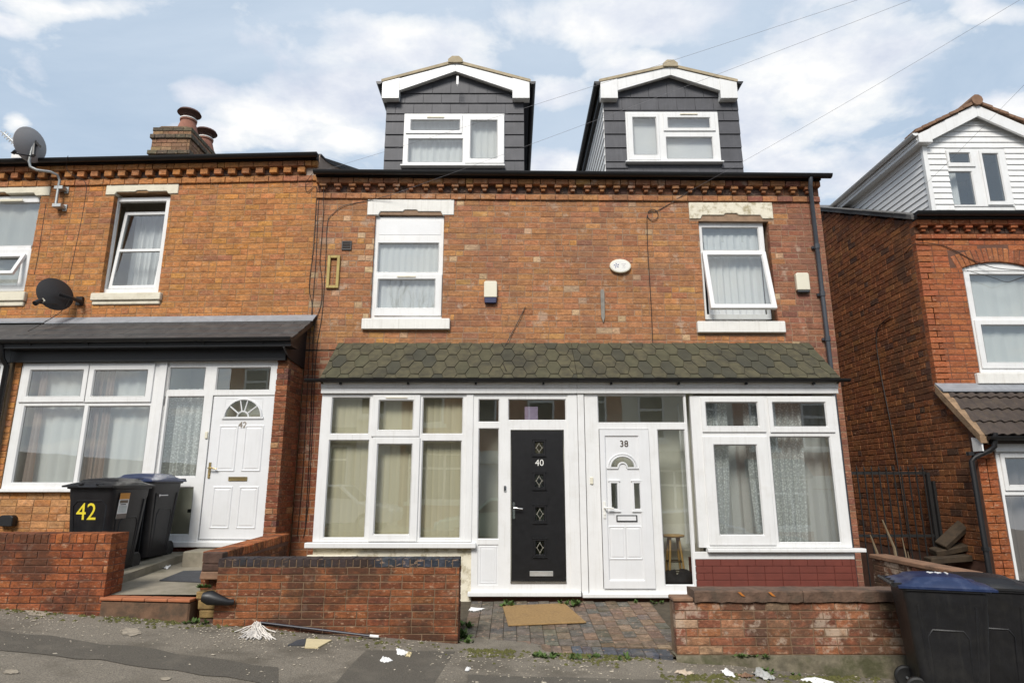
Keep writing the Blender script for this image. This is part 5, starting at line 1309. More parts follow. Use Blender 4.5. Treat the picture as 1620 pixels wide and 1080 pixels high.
# ================================================================== garden walls
BW = bm2('garden_wall_brick', stain=.72, stain_col=(.045, .026, .018), bloom=.10, smin=.47, sscale=1.25)
BOLD = bm2('worn_wall_brick', stain=.6, stain_col=(.07, .05, .034), bloom=.6, smin=.48, sscale=2.4, bmin=.53)
PW = [((.225, .080, .033), 5), ((.195, .068, .03), 3), ((.255, .095, .037), 1.5), ((.15, .056, .03), 1)]
PW38 = [((.29, .115, .055), 4), ((.24, .09, .05), 3), ((.34, .17, .09), 2), ((.20, .08, .05), 1), ((.38, .24, .15), .8)]
PBLUE = [((.035, .040, .052), 4), ((.05, .055, .07), 3), ((.028, .030, .036), 2)]
rg = random.Random(77)
def garden_wall(label, x0, x1, zt, L, H, m, mt, pal, cop_h, cop_w, cop_pal, thick=.225, ybase=YW, left_end=False, right_end=False, zb=None, proud=.0, group='garden walls along the pavement'):
    """straight wall facing the street: core, courses, a soldier coping; the ends show headers"""
    w = thing('garden_wall', label, 'wall', ((x0 + x1) / 2, ybase, gz((x0 + x1) / 2)), frame=F0, group=group)
    zb = gz(x1) - .06 if zb is None else zb
    core = obj('core', MB().box(x0 + .006, x1 - .006, ybase + .006, ybase + thick - .006, zb - .1, zt - .012), mt, w)
    b = Bricks(w, F0, m, rg)
    ztop = zt - cop_h
    b.wall(w, courses((x0, x1, ztop - round((ztop - zb) / H + .5) * H, ztop), L, H, rng=rg, hp=.06, jl=.05, clip=lambda u, q: q + H / 2 > gz(u) - .02), ybase, pal, depth=.10)
    if right_end: b.wall(w, courses((ybase + .103, ybase + thick, ztop - round((ztop - zb) / H + .5) * H, ztop), thick - .1, H, rng=rg, hp=0), x1, pal, depth=.09, side='right')
    if left_end: b.wall(w, courses((-(ybase + thick), -(ybase + .103), ztop - round((ztop - zb) / H + .5) * H, ztop), thick - .1, H, rng=rg, hp=0), x0, pal, depth=.09, side='left')
    n = int(round((x1 - x0) / cop_w)); cw_ = (x1 - x0) / n
    if cop_h:
        for i in range(n): b.one(w, (x0 + (i + .5) * cw_ + rg.uniform(-.002, .002), ybase - proud + rg.uniform(-.003, .003), zt - cop_h / 2 + rg.uniform(-.002, .002)), cw_ - .005, cop_h - .003, thick + proud, rg.uniform(-.01, .01), pick(cop_pal, rg))
    return w, b
# 40's wall with blue coping
w40g, b_ = garden_wall('red brick garden wall with blue-black coping bricks under the cream blinds window', -3.06, -.545, .752, .2265, .0712, BW, MG, PW, .088, .0745, PBLUE, right_end=True)
b_.build()
# 42's wall
w42g, b_ = garden_wall('orange-red brick garden wall in front of the bin numbered 42', -7.9, -4.20, 1.0, .236, .0735, BW, MR, [((.27, .080, .030), 5), ((.24, .068, .028), 3), ((.31, .10, .038), 1)], .10, .0735, [((.33, .10, .034), 3), ((.29, .085, .03), 2)], right_end=True, thick=.3, zb=.14)
b_.build()
# 38's wall: worn brick, slab coping, rough plinth
x0, x1 = 1.665, 4.35
zt38 = F0.at(1200, 952, YW)[1]
w38g, b_ = garden_wall('worn patchy brick garden wall on a mossy plinth, left of the blue lidded bin', x0, x1, zt38, .235, .083, BOLD, MG, PW38, 0, .1, PW38, left_end=True, zb=F0.at(1200, 1030, YW)[1] - .04)
b_.build()
zc_ = F0.at(1200, 933, YW)[1]
rc = random.Random(4); cuts = [x0 + .20, x0 + 1.32, x1]
COPM = mat('stained_coping', (.125, .075, .05), .93, var=.35, scale=13, bump=1., bscale=40, stain=.75, stain_col=(.05, .042, .03), sscale=5)
for xa_, xb_ in zip(cuts[:-1], cuts[1:]):
    m_ = MB(); n_ = 16; rows_ = []
    for i in range(n_ + 1):
        x = xa_ + .004 + (xb_ - xa_ - .008) * i / n_; j = lambda s_: rc.uniform(-s_, s_)
        rows_.append([(x, YW - .028 + j(.006), zt38 + .004 + j(.007)), (x, YW - .030 + j(.005), zc_ - .014 + j(.004)), (x, YW - .012 + j(.004), zc_ + j(.004)), (x, YW + .25, zc_ + j(.003)), (x, YW + .25, zt38 + .003)])
    m_.add([p for r_ in rows_ for p in r_], [(i * 5 + k, i * 5 + (k + 1) % 5, (i + 1) * 5 + (k + 1) % 5, (i + 1) * 5 + k) for i in range(n_) for k in range(5)] + [(0, 1, 2, 3, 4)[::-1], tuple(n_ * 5 + k for k in range(5))])
    obj('coping_stone', m_, COPM, w38g)
for u_ in (1173, 1221):      # two strokes of orange paint on the coping
    q = F0.rect((u_ - 6, 936), (u_ + 6, 943), YW - .036)
    obj('paint_mark', MB().add([(q[0], YW - .0385, q[3]), (q[0] + .03, YW - .0385, q[3]), (q[1], YW - .0385, q[2]), (q[1] - .035, YW - .0385, q[2] + .006)], [(0, 1, 2, 3)][::-1]), mat('orange_paint', (.48, .16, .02), .7), w38g)
pl = MB(); nx = 26
def plf(a, b):
    x = x0 - .02 + (x1 - x0 + .1) * a
    zt = F0.at(1200, 1034, YW)[1] - .01 - .03 * (x - x0) / 2.7 * 0
    return (x, YW - .03 - .03 * (1 - b) + .018 * sin(x * 9 + b * 3) + .01 * sin(x * 23), gz(x) - .06 + (zt - gz(x) + .06) * b)
pl.grid(plf, nx, 4)
pl.grid(lambda a, b: (plf(a, 1)[0], plf(a, 1)[1] + b * .2, plf(a, 1)[2]), nx, 1)
obj('plinth', pl, CONCP, w38g, smooth=True)
for i in range(3):      # broken end bricks stepping down at the opening
    obj('loose_brick', MB().box(x0 - .01 + i * .002, x0 + .20, YW - .01, YW + .21, zt38 + .004 + i * .0, zt38 + .045), RIDGET, w38g, bevel=.01) if i == 0 else None
# dividing wall between 42's path and 40's yard, running back from the street
def side_wall(label, x0, x1, y0, y1, z0, z1, m, mt, pal, cop, coppal, zb, name='dividing_wall', faces=('left', 'right')):
    w = thing('garden_wall', label, 'wall', ((x0 + x1) / 2, (y0 + y1) / 2, zb), frame=F0, group='garden walls running back from the pavement')
    zt = lambda y: z0 + (z1 - z0) * (y - y0) / (y1 - y0)
    obj('core', MB().hexa([(x0 + .006, y0 + .01, zb), (x1 - .006, y0 + .01, zb), (x1 - .006, y1, zb), (x0 + .006, y1, zb), (x0 + .006, y0 + .01, z0 - .01), (x1 - .006, y0 + .01, z0 - .01), (x1 - .006, y1, z1 - .01), (x0 + .006, y1, z1 - .01)]), mt, w)
    b = Bricks(w, F0, m, rg)
    H = .0735
    for s in faces:
        segs = courses((y0, y1, zb, min(z0, z1) - cop), .23, H, rng=rg, hp=.1)
        if s == 'left': segs = [(-bb, -aa, c, d) for aa, bb, c, d in segs]
        for (a, bb, c, d) in segs:
            cy_ = (a + bb) / 2 if s == 'right' else -(a + bb) / 2
            b.one(w, (x1 if s == 'right' else x0, cy_, (c + d) / 2), bb - a, d - c, .09, pi / 2 if s == 'right' else -pi / 2, pick(pal, rg))
    n = max(1, int((y1 - y0) / .075)); c_ = (y1 - y0) / n
    if cop:
        for i in range(n):
            yy = y0 + (i + .5) * c_
            b.one(w, (x1 + .002, yy, zt(yy) - cop / 2 + .004), c_ - .007, cop, x1 - x0 + .004, pi / 2, pick(coppal, rg))
    b.build(); return w
wdv = side_wall('low brick dividing wall with orange coping beside the porch of 42', -3.30, -3.075, YW + .16, -.60, .80, .84, BW, MR, PW, .10, [((.42, .14, .05), 3), ((.36, .11, .04), 2)], .0)
# its broken street end: dark bricks, a hole and yellowish rubble below
rq = random.Random(6)
DK = mat('soot_brick', (.075, .042, .03), .92, var=.3, scale=12, bump=.7, bscale=50); YB = mat('yellow_rubble', (.26, .17, .065), .95, var=.35, scale=10, bump=1., bscale=35, stain=.5, stain_col=(.09, .07, .03), sscale=6)
for (u0, u1, v0, v1, mm) in ((323, 352, 873, 891, DK), (321, 351, 891, 903, MATS['soot_brick']), (318, 350, 903, 916, RIDGET), (313, 347, 934, 947, YB), (314, 345, 948, 963, YB), (317, 345, 964, 977, YB), (316, 342, 978, 992, DK)):
    q = F0.rect((u0, v0), (u1, v1), YW + .08)
    j = lambda: rq.uniform(-.008, .008)
    obj('end_brick', MB().hexa([(q[0] + j(), YW + .06 + j(), q[2]), (q[1] + j(), YW + .06 + j(), q[2]), (q[1], YW + .2, q[2]), (q[0], YW + .2, q[2]), (q[0] + j(), YW + .06 + j(), q[3] - .003), (q[1] + j(), YW + .06 + j(), q[3] - .003), (q[1], YW + .2, q[3] - .003), (q[0], YW + .2, q[3] - .003)]), mm, wdv, bevel=.012, seg=2)
# red topped step at 42's gate
st = thing('step', 'concrete gate step with red tiled tread between two garden walls', 'step', (-3.75, YW, .2), frame=F0)
zs = F0.at(240, 944, YW)[1]
obj('riser', MB().hexa([(-4.22, YW - .02, .05), (-3.30, YW - .02, .02), (-3.30, YW + .3, .02), (-4.22, YW + .3, .05), (-4.22, YW - .015, zs - .03), (-3.30, YW - .015, zs - .05), (-3.30, YW + .3, zs - .05), (-4.22, YW + .3, zs - .03)]), mat('sooty_step', (.15, .085, .05), .93, var=.3, scale=11, bump=.6, stain=.7, stain_col=(.045, .04, .028), sscale=4, lo=.45, hi=.6), st, bevel=.015)
nT = 4
for i in range(nT):
    a, b = -4.23 + i * .935 / nT, -4.23 + (i + 1) * .935 / nT
    zz = lambda x: zs - .03 - .02 * (x + 4.22) / .92
    obj('tile', MB().hexa([(a + .002, YW - .03, zz(a) + .001), (b - .002, YW - .03, zz(b) + .001), (b - .002, YW + .13, zz(b) + .001), (a + .002, YW + .13, zz(a) + .001), (a + .002, YW - .03, zz(a) + .03), (b - .002, YW - .03, zz(b) + .03), (b - .002, YW + .13, zz(b) + .03), (a + .002, YW + .13, zz(a) + .03)]),
        mat('red_step_tile', (.38, .13, .055), .8, var=.15, scale=8, bump=.3, stain=.35, stain_col=(.2, .1, .06), sscale=6), st, bevel=.006)
q = F0.rect((289, 872), (330, 902), -1.15)
single('stone_block', MB().box(q[0], q[1], -1.15, -.72, .45, q[3]), CONC, 'mossy stone block beside the dividing wall near the white door of 42', 'stone block', bevel=.015)
# low wall on the alley side of 38
side_wall('low brick wall with flat coping at the alley side of 38, behind the blue lidded bin', 4.86, 5.06, -2.5, -.72, .53, .53, BOLD, MG, [((.10, .05, .03), 2), ((.16, .07, .04), 1)], .0, PW38, -.5)
cs = obj('coping', MB().box(4.84, 5.08, -2.5, -.70, .53, .585), mat('alley_coping', (.22, .12, .07), .9, var=.3, scale=8, bump=.6, stain=.5), None, bevel=.01)
cs.parent = bpy.data.objects['garden_wall.004'] if 'garden_wall.004' in bpy.data.objects else None
if cs.parent: cs.location = (-BASE[cs.parent.name][0], -BASE[cs.parent.name][1], -BASE[cs.parent.name][2])

# ================================================================== wheelie bins
def superquad(w, d, r=.06, n=5):
    pts = []
    for cx, cy, a0 in ((w / 2 - r, d / 2 - r, 0), (-w / 2 + r, d / 2 - r, pi / 2), (-w / 2 + r, -d / 2 + r, pi), (w / 2 - r, -d / 2 + r, 3 * pi / 2)):
        for k in range(n): a = a0 + pi / 2 * k / (n - 1); pts.append((cx + r * cos(a), cy + r * sin(a)))
    return pts
def loft(mb, secs, cap0=True, cap1=True):
    n = len(secs[0]); o = len(mb.v); vs = [p for s in secs for p in s]
    fs = [(i * n + k, i * n + (k + 1) % n, (i + 1) * n + (k + 1) % n, (i + 1) * n + k) for i in range(len(secs) - 1) for k in range(n)]
    if cap0: fs.append(tuple(range(n))[::-1])
    if cap1: fs.append(tuple((len(secs) - 1) * n + k for k in range(n)))
    return mb.add(vs, fs)
def wheelie_bin(label, loc, rotz, lid_m, numb=None, lidtext=None):
    """two-wheeled 240-litre bin; its front looks along -y, hinge and wheels at +y"""
    b = thing('wheelie_bin', label, 'wheelie bin', loc, rotz, group='wheelie bins')
    secs = []
    for z, w, d, y in ((.03, .44, .50, -.01), (.06, .46, .52, -.01), (.30, .487, .562, -.015), (.84, .545, .655, -.02), (.86, .555, .665, -.02), (.95, .562, .68, -.02), (.955, .60, .73, -.02), (.985, .60, .735, -.02), (.985, .55, .67, -.02), (.93, .54, .66, -.02)):
        secs.append([(x, yy + y, z) for x, yy in superquad(w, d)])
    body = obj('body', loft(MB(), secs), BINP, b, smooth=True)
    fr = MB()      # raised rib outlining the front panel, and the side panels
    fy = lambda z: -.02 - (.50 + (z - .03) * .187) / 2 - .001
    def rib(P, r=.010): fr.tube(P, r, 6)
    rib([(-.15, fy(.10), .10), (-.20, fy(.76), .76), (-.15, fy(.82), .82), (.15, fy(.82), .82), (.20, fy(.76), .76), (.15, fy(.10), .10)])
    for s in (-1, 1):
        fx = lambda z: s * ((.44 + (z - .03) * .128) / 2)
        rib([(fx(.12), -.14, .12), (fx(.56), -.16, .56), (fx(.62), -.12, .62), (fx(.62), .12, .62), (fx(.56), .16, .56), (fx(.12), .14, .12)])
        rib([(fx(.1) , -.19, .1), (fx(.83), -.245, .83)], .012)
        rib([(fx(.1) , .17, .1), (fx(.83), .215, .83)], .012)
    obj('ribs', fr, BINP, body, smooth=True)
    L_ = MB()
    def lf(a, c):
        x = (a - .5) * .62; y = -.42 + c * .78
        e = min(a, 1 - a, .12) / .12; f = min(c, 1 - c, .10) / .10
        crown = .022 * (1 - (2 * a - 1) ** 2) + .030 * (1 - (2 * min(1, max(0, (c - .12) / .8)) - 1) ** 2)
        ridge = .020 if (.16 < a < .84 and .22 < c < .80) else 0.
        grip = -.018 if (.30 < a < .70 and c < .10) else 0
        return (x, y, .992 + (.020 * (e * f) ** .5) + crown * e ** .5 * f ** .5 + ridge + grip)
    L_.grid(lf, 24, 24)
    edge = [lf(k / 24, 0) for k in range(25)] + [lf(1, k / 24) for k in range(1, 25)] + [lf(1 - k / 24, 1) for k in range(1, 25)] + [lf(0, 1 - k / 24) for k in range(1, 24)]
    m_ = len(edge)
    L_.add(edge + [(x, y, .972) for x, y, z in edge], [(i, m_ + i, m_ + (i + 1) % m_, (i + 1) % m_) for i in range(m_)] + [tuple(range(m_, 2 * m_))])
    lid = obj('lid', L_, lid_m, b, smooth=True)
    for s in (-1, 1):
        obj('lid_grip', MB().box(s * .13 - .05, s * .13 + .05, -.405, -.37, 1.0, 1.016), BLACKP, lid, bevel=.004)
    hb = MB().tube([(-.27, .395, 1.0), (.27, .395, 1.0)], .018, 10)
    for s in (-.25, -.08, .08, .25): hb.box(s - .02, s + .02, .32, .40, .975, 1.012)
    obj('handle_bar', hb, BINP, b, smooth=True)
    for s in (-1, 1):
        wl = MB(); Mx = Matrix.Translation((s * .195, .285, .10)) @ Matrix.Rotation(pi / 2, 4, 'Y')
        wl.lathe([(.03, -.028), (.06, -.026), (.085, -.03), (.10, -.018), (.10, .018), (.085, .03), (.06, .026), (.03, .028)], seg=20, mtx=Mx)
        obj('wheel', wl, DARKMET, b, smooth=True)
    obj('axle', MB().tube([(-.18, .285, .10), (.18, .285, .10)], .011, 8), GALV, b)
    if numb: text('number', numb, .27, YELLOW, b, (-.03, fy(.69) - .004, .69), (pi / 2 + R(5.4), 0, 0), .001, .92)
    if lidtext: text('lid_number', lidtext, .13, PAPER, lid, (.02, -.06, 1.085), (0, 0, pi / 2), .004)
    return b, fy
# the two bins of 42
bA, fyA = wheelie_bin('black wheelie bin with black lid and a yellow 42 on its front', (-4.84, -1.83, .50), R(-4), BINP, '42')
sk = MB().box(-.105, .105, -.001, .001, -.15, .15)
tilt = Matrix.Translation((.281, -.165, .765)) @ Matrix.Rotation(pi / 2, 4, 'Z') @ Matrix.Rotation(R(3.7), 4, 'X')
def stick(name, x0, x1, z0, z1, m, parent, d=.0):
    mb = MB().box(x0, x1, -.002 - d, -.001 - d, z0, z1); mb.v = [tuple(tilt @ Vector(p)) for p in mb.v]; return obj(name, mb, m, parent)
stk = stick('sticker', -.085, .085, -.15, .14, PAPER, bA)
stick('sticker_band', -.085, .085, .07, .14, mat('orange_print', (.62, .27, .04), .6, var=.02), stk, .001)
stick('sticker_heading', -.07, .07, .025, .06, mat('grey_print', (.16, .12, .08), .6), stk, .001)
stick('sticker_heading', -.055, .045, .005, .015, BLACKP, stk, .001)
stick('sticker_text', -.07, .065, -.085, -.002, mat('pale_print', (.55, .58, .56), .6), stk, .001)
stick('sticker_band', -.085, .085, -.15, -.095, mat('brown_print', (.16, .13, .11), .6), stk, .001)
bB, _ = wheelie_bin('black wheelie bin with blue lid standing behind the bin numbered 42', (-4.86, -1.03, .565), R(-3), BLUEP)
mk = MB().box(-.09, .09, 0, .002, -.006, .006).add([(-.11, 0, .012), (-.07, 0, .012), (-.09, 0, -.025)], [(0, 1, 2)])
T2 = Matrix.Translation((.291, -.10, .80)) @ Matrix.Rotation(pi / 2, 4, 'Z') @ Matrix.Rotation(R(3.7), 4, 'X')
mk.v = [tuple(T2 @ Vector(p)) for p in mk.v]; obj('maker_mark', mk, PAPER, bB)
# the two bins on the pavement at the right
BC = (4.02, -3.27)
bC, _ = wheelie_bin('black wheelie bin with blue lid at the foot of the worn brick wall', (*BC, gz(*BC)), R(72), BLUEP, None, '144')
BD = (4.66, -2.98)
bD, _ = wheelie_bin('black wheelie bin with black lid cut off by the right edge', (*BD, gz(*BD)), R(68), BINP)

# ================================================================== fixtures on the walls
def bell_box(label, u0, u1, v0, v1, m, m2, split, y=-.075):
    q = F0.rect((u0, v0), (u1, v1), y); h = q[3] - q[2]; zs_ = q[2] + h * split
    b = thing('alarm_box', label, 'alarm box', ((q[0] + q[1]) / 2, 0, q[2]), frame=F0, group='burglar alarm boxes')
    obj('cover', MB().prism([(q[0], zs_), (q[1], zs_), (q[1], q[3] - .02), (q[1] - .02, q[3]), (q[0] + .02, q[3]), (q[0], q[3] - .02)], 'y', y, -.004), m, b, bevel=.012, seg=2)
    obj('base', MB().prism([(q[0] + .004, zs_ - .001), (q[0] + .012, q[2]), (q[1] - .012, q[2]), (q[1] - .004, zs_ - .001)], 'y', y + .003, -.006), m2, b, bevel=.01)
bell_box('white alarm box with blue lower band between the two upper windows', 765.8, 786.3, 444, 479, CREAMP, NAVY, .26)
bell_box('plain cream alarm box beside the grey downpipe', 1259, 1283, 431, 462, CREAMP, mat('dark_base', (.05, .055, .06), .5), .12)
cx_, cz_ = F0.at(981.5, 420.5, -.05); a_, b_ = .172, .118
sg = thing('estate_sign', 'small white oval sign with a blue emblem on the brown brick wall', 'sign', (cx_, 0, cz_ - b_), frame=F0)
el = [(cx_ + a_ * cos(2 * pi * k / 40), cz_ + b_ * sin(2 * pi * k / 40)) for k in range(40)]
obj('board', MB().prism(el, 'y', -.055, -.006), CREAMP, sg, bevel=.012, seg=2)
obj('face', MB().prism([(cx_ + (x - cx_) * .88, cz_ + (z - cz_) * .84) for x, z in el], 'y', -.0575, -.054), WHITEP, sg)
INK = mat('faded_blue_ink', (.22, .24, .42), .6, var=.1); em = MB()
for k in range(5):
    a = R(20 + 72 * k); ex, ez = cx_ - .065 + .03 * cos(a), cz_ + .004 + .03 * sin(a)
    em.tube([(ex - .014 * cos(a + .7), -.0585, ez - .014 * sin(a + .7)), (ex + .014 * cos(a + .7), -.0585, ez + .014 * sin(a + .7))], [.004, .0075], 5)
em.tube([(cx_ - .085, -.0585, cz_ - .01), (cx_ - .05, -.0585, cz_ + .012)], .004, 5)
obj('emblem', em, INK, sg)
lt = MB(); rl = random.Random(8)
for row, n in ((.030, 5), (.002, 3), (-.028, 4)):      # lettering too small to read in the photograph
    for k in range(n):
        x = cx_ + .052 + (k - (n - 1) / 2) * .0155; z = cz_ + row
        if rl.random() < .7: lt.box(x - .0045, x - .002, -.0595, -.0574, z - .0075, z + .0075)
        if rl.random() < .6: lt.box(x + .002, x + .0045, -.0595, -.0574, z - .0075, z + .0075)
        zz = z + rl.choice((-.006, 0, .006)); lt.box(x - .0045, x + .0045, -.0594, -.0573, zz - .0013, zz + .0013)
obj('lettering', lt, mat('faded_ink', (.36, .32, .38), .6), sg)
q = F0.rect((541, 381), (555.5, 395), -.02)
vb = MB().panel(q, [shrink(q, .016)], -.02, -.002)
for i in range(5): z = q[2] + .025 + i * (q[3] - q[2] - .05) / 4; vb.box(q[0] + .012, q[1] - .012, -.014, -.004, z - .007, z + .004)
single('wall_vent', vb, BLACKP, 'small black louvred vent on the brick wall left of the upper window', 'vent')
# ochre meter-box frame
q = F0.rect((519, 404), (535, 455.5), -.03)
fm = thing('empty_frame', 'narrow ochre wooden frame fixed on the brick wall, without a door', 'frame', (q[0], 0, q[2]), frame=F0)
for a in ((q[0], q[0] + .045, q[2], q[3]), (q[1] - .045, q[1], q[2], q[3])): obj('upright', MB().box(a[0], a[1], -.04, -.004, a[2], a[3]), MUSTARD, fm, bevel=.004)
for z in (q[2], q[3] - .045): obj('rail', MB().box(q[0] + .046, q[1] - .046, -.038, -.004, z, z + .045), MUSTARD, fm, bevel=.004)
xs_ = F0.at(953.5, 485, -.02)[0]; z0, z1 = F0.at(953, 511, -.02)[1], F0.at(953, 458, -.02)[1]
single('metal_strap', MB().prism([(xs_ - .03, z0 + .1), (xs_ + .002, z0), (xs_ + .03, z0 + .1), (xs_ + .034, z1 - .04), (xs_ + .02, z1), (xs_ - .02, z1), (xs_ - .03, z1 - .04)], 'y', -.03, -.004), mat('rusty_grey_strap', (.24, .22, .19), .7, .2, var=.25), 'pointed grey metal strap hanging on the brick wall below the oval sign', 'strap', bevel=.004)
# satellite dishes
def dish(label, loc, nrm, rad, m, frame, arm, lnb_dir):
    d = thing('satellite_dish', label, 'satellite dish', loc, frame=frame, group='satellite dishes')
    return d
nL = Vector((-.80, -.22, .50)).normalized()
def dish_mesh(c, n, rx, rz, depth):
    q = n.to_track_quat('Z', 'Y').to_matrix().to_4x4(); mb = MB()
    def f(a, r, off): return tuple(Vector(c) + (q @ Vector((rx * r * cos(a), rz * r * sin(a), depth * r * r - off))))
    S_, K = 28, 6; vs, fs = [], []
    for off in (0, .008):
        for k in range(K + 1):
            for i in range(S_): vs.append(f(2 * pi * i / S_, k / K, off))
    o = (K + 1) * S_
    for k in range(K):
        for i in range(S_):
            j = (i + 1) % S_
            fs.append((k * S_ + i, k * S_ + j, (k + 1) * S_ + j, (k + 1) * S_ + i)); fs.append((o + k * S_ + i, o + (k + 1) * S_ + i, o + (k + 1) * S_ + j, o + k * S_ + j))
    for i in range(S_):
        j = (i + 1) % S_; fs.append((K * S_ + i, K * S_ + j, o + K * S_ + j, o + K * S_ + i))
    return mb.add(vs, fs)
yd_ = -.42
c1 = FL.at(52, 229, yd_)
s1 = thing('satellite_dish', 'grey mesh satellite dish on a bent galvanised mast above the gutter', 'satellite dish', (FL.at(92, 322, -.05)[0], 0, FL.at(92, 326, -.05)[1]), frame=FL, group='satellite dishes')
obj('reflector', dish_mesh((c1[0], yd_, c1[1]), Vector((-.985, .17, .06)).normalized(), .285, .29, .06), mat('dish_grey_mesh', (.34, .32, .31), .6, .3, var=.12, scale=120), s1, smooth=True)
P = lambda u, v, y: (FL.at(u, v, y)[0], y, FL.at(u, v, y)[1])
obj('mast', MB().tube([P(54, 222, -.40), P(50, 238, -.42), P(46, 255, -.42), P(48, 264, -.40), P(58, 269, -.36), P(80, 272, -.25), P(91, 277, -.16), P(94.5, 285, -.12), P(92, 300, -.11), P(88, 326, -.11)], .022, 10), GALV, s1, smooth=True)
for v in (297, 325):
    x, y, z = P(91 if v < 310 else 88, v, -.11)
    obj('wall_bracket', MB().box(x - .05, x + .10, -.13, -.004, z - .03, z + .03).box(x + .05, x + .12, -.02, -.003, z - .06, z + .06), GALV, s1, bevel=.004)
obj('mount', MB().hexa([P(44, 214, -.40), P(47, 212, -.40), P(66, 232, -.40), P(64, 235, -.40), P(44, 214, -.34), P(47, 212, -.34), P(66, 232, -.34), P(64, 235, -.34)]).tube([P(55, 222, -.38), P(53, 246, -.42)], .03, 8), BLACKP, s1)
arm_end = P(25, 243, -.62)
obj('feed_arm', MB().tube([P(54, 248, -.42), arm_end], .012, 6).tube([arm_end, P(20, 239, -.66)], [.03, .045], 10), BLACKP, s1)
# television aerial beside the dish
ta = thing('tv_aerial', 'white yagi television aerial tilted beside the mesh dish', 'aerial', P(44, 246, -.30), frame=FL)
e0, e1 = Vector(P(6, 211, -.3)), Vector(P(45, 246, -.3))
obj('boom', MB().tube([e0, e1], .016, 6), WHITEP, ta)
em = MB(); dv = (e1 - e0); side_ = Vector((0, 1, 0))
for k in range(11):
    p = e0 + dv * (k / 10.5); l = .07 + .012 * k
    em.tube([p - side_ * l, p + side_ * l], .008, 5); em.tube([p + Vector((-.03, 0, -.045)), p + Vector((.03, 0, .045))], .008, 5)
obj('elements', em, PAPER, ta)
obj('reflector', MB().box(*sorted((P(22, 240, 0)[0], P(50, 240, 0)[0])), -.42, -.16, FL.at(30, 249, -.3)[1], FL.at(30, 238, -.3)[1]).v and MB().panel((P(20, 240, -.3)[0], P(52, 240, -.3)[0], FL.at(30, 250, -.3)[1], FL.at(30, 240, -.3)[1]), [], -.31, -.30), PAPER, ta)
# black dish
c2 = P(90, 464, -.34)
s2 = thing('satellite_dish', 'black satellite dish mounted under the sill of the tilted open window', 'satellite dish', (c2[0] + .3, 0, c2[2] - .25), frame=FL, group='satellite dishes')
obj('reflector', dish_mesh(c2, Vector((-.88, .42, -.15)).normalized(), .27, .265, .05), mat('dish_black_mesh', (.035, .032, .032), .55, .2, var=.15, scale=140), s2, smooth=True)
obj('bracket', MB().tube([P(93, 465, -.42), P(112, 471, -.27), P(128, 477, -.05)], [.03, .026, .035], 8).box(P(128, 477, 0)[0] - .05, P(128, 477, 0)[0] + .05, -.05, -.003, P(128, 477, 0)[2] - .07, P(128, 477, 0)[2] + .07), BLACKP, s2)
obj('feed_arm', MB().tube([P(92, 482, -.34), P(74, 481, -.55), P(62, 479, -.66)], .012, 6).tube([P(66, 474, -.62), P(55, 480, -.72)], [.028, .04], 10), BLACKP, s2)
obj('feed_cap', MB().tube([P(66, 473, -.60), P(70, 477, -.58)], [.024, .022], 10), CREAMP, s2)

# ================================================================== cables and overhead wires
CABLE = mat('black_cable', (.02, .016, .014), .6); WIRE = mat('grey_wire', (.22, .22, .24), .6)
def cable(label, pts, r=.005, frame=F0, group='cables clipped to the walls'):
    single_pts = [frame.world(*p) for p in pts]
    P_ = []
    for i in range(len(single_pts) - 1):      # smooth through the points
        p0, p1, p2, p3 = (single_pts[max(0, i - 1)], single_pts[i], single_pts[i + 1], single_pts[min(len(single_pts) - 1, i + 2)])
        for k in range(4):
            t = k / 4; P_.append(.5 * ((2 * p1) + (p2 - p0) * t + (2 * p0 - 5 * p1 + 4 * p2 - p3) * t * t + (3 * p1 - p0 - 3 * p2 + p3) * t ** 3))
    P_.append(single_pts[-1])
    return single('cable', MB().tube(P_, r, 5), CABLE, label, 'cable', group)
Q = lambda u, v, y=-.014: (F0.at(u, v, y)[0], y, F0.at(u, v, y)[1])
QL = lambda u, v, y=-.014: (FL.at(u, v, y)[0], y, FL.at(u, v, y)[1])
cable('black cable dropping down the brick joint between 42 and 40', [Q(506, 292, -.1), Q(505, 310), Q(503, 330), Q(501, 380), Q(499, 420), Q(495, 470), Q(491, 520), Q(485, 640), Q(478, 760), Q(470, 850)])
cable('black cable looping off the orange wall and down beside the black canopy', [QL(494, 275, -.1), QL(484, 290), QL(486, 304), QL(500, 295), QL(499.5, 330), QL(496, 390), QL(491, 430), QL(489, 458), QL(493, 478), QL(494, 500)])
cable('brown cable curving from the lintel of 40 and down past the ochre frame', [Q(617, 309, -.1), Q(580, 318), Q(545, 325), Q(528, 337), Q(518, 352), Q(515.5, 400), Q(512.5, 455), Q(509, 500), Q(500, 560), Q(494, 680), Q(487, 800), Q(480, 850)])
cable('second thin cable beside the joint between 42 and 40', [Q(512, 296, -.1), Q(511.5, 340), Q(507, 400), Q(506, 420), Q(509, 440), Q(508, 480), Q(497, 520), Q(494, 600), Q(490, 700), Q(483, 830)])
lp_ = [Q(1032.8 + 8.5 * cos(R(a)), 340 + 8.5 * sin(R(a)), -.016 - .0003 * k) for k, a in enumerate(range(-150, 190, 30))]
cable('black cable with a coil falling from the cornice of 38 to the green canopy', [Q(1088, 304, -.06), Q(1060, 322), Q(1040, 333)] + lp_ + [Q(1023.6, 352), Q(1025, 400), Q(1030, 480), Q(1033, 548), Q(1034, 556, -.1)], r=.006)
cable('short slanting black cable sticking out above the green canopy', [Q(831, 485, -.02), Q(820, 508, -.03), Q(806, 534, -.03), Q(797, 552, -.16), Q(795, 570, -.42), Q(801, 586, -.72)], r=.006)
cable('thin cable hanging from the mesh dish bracket down the orange wall', [QL(86, 330), QL(80, 370), QL(74, 410), QL(68, 440)])
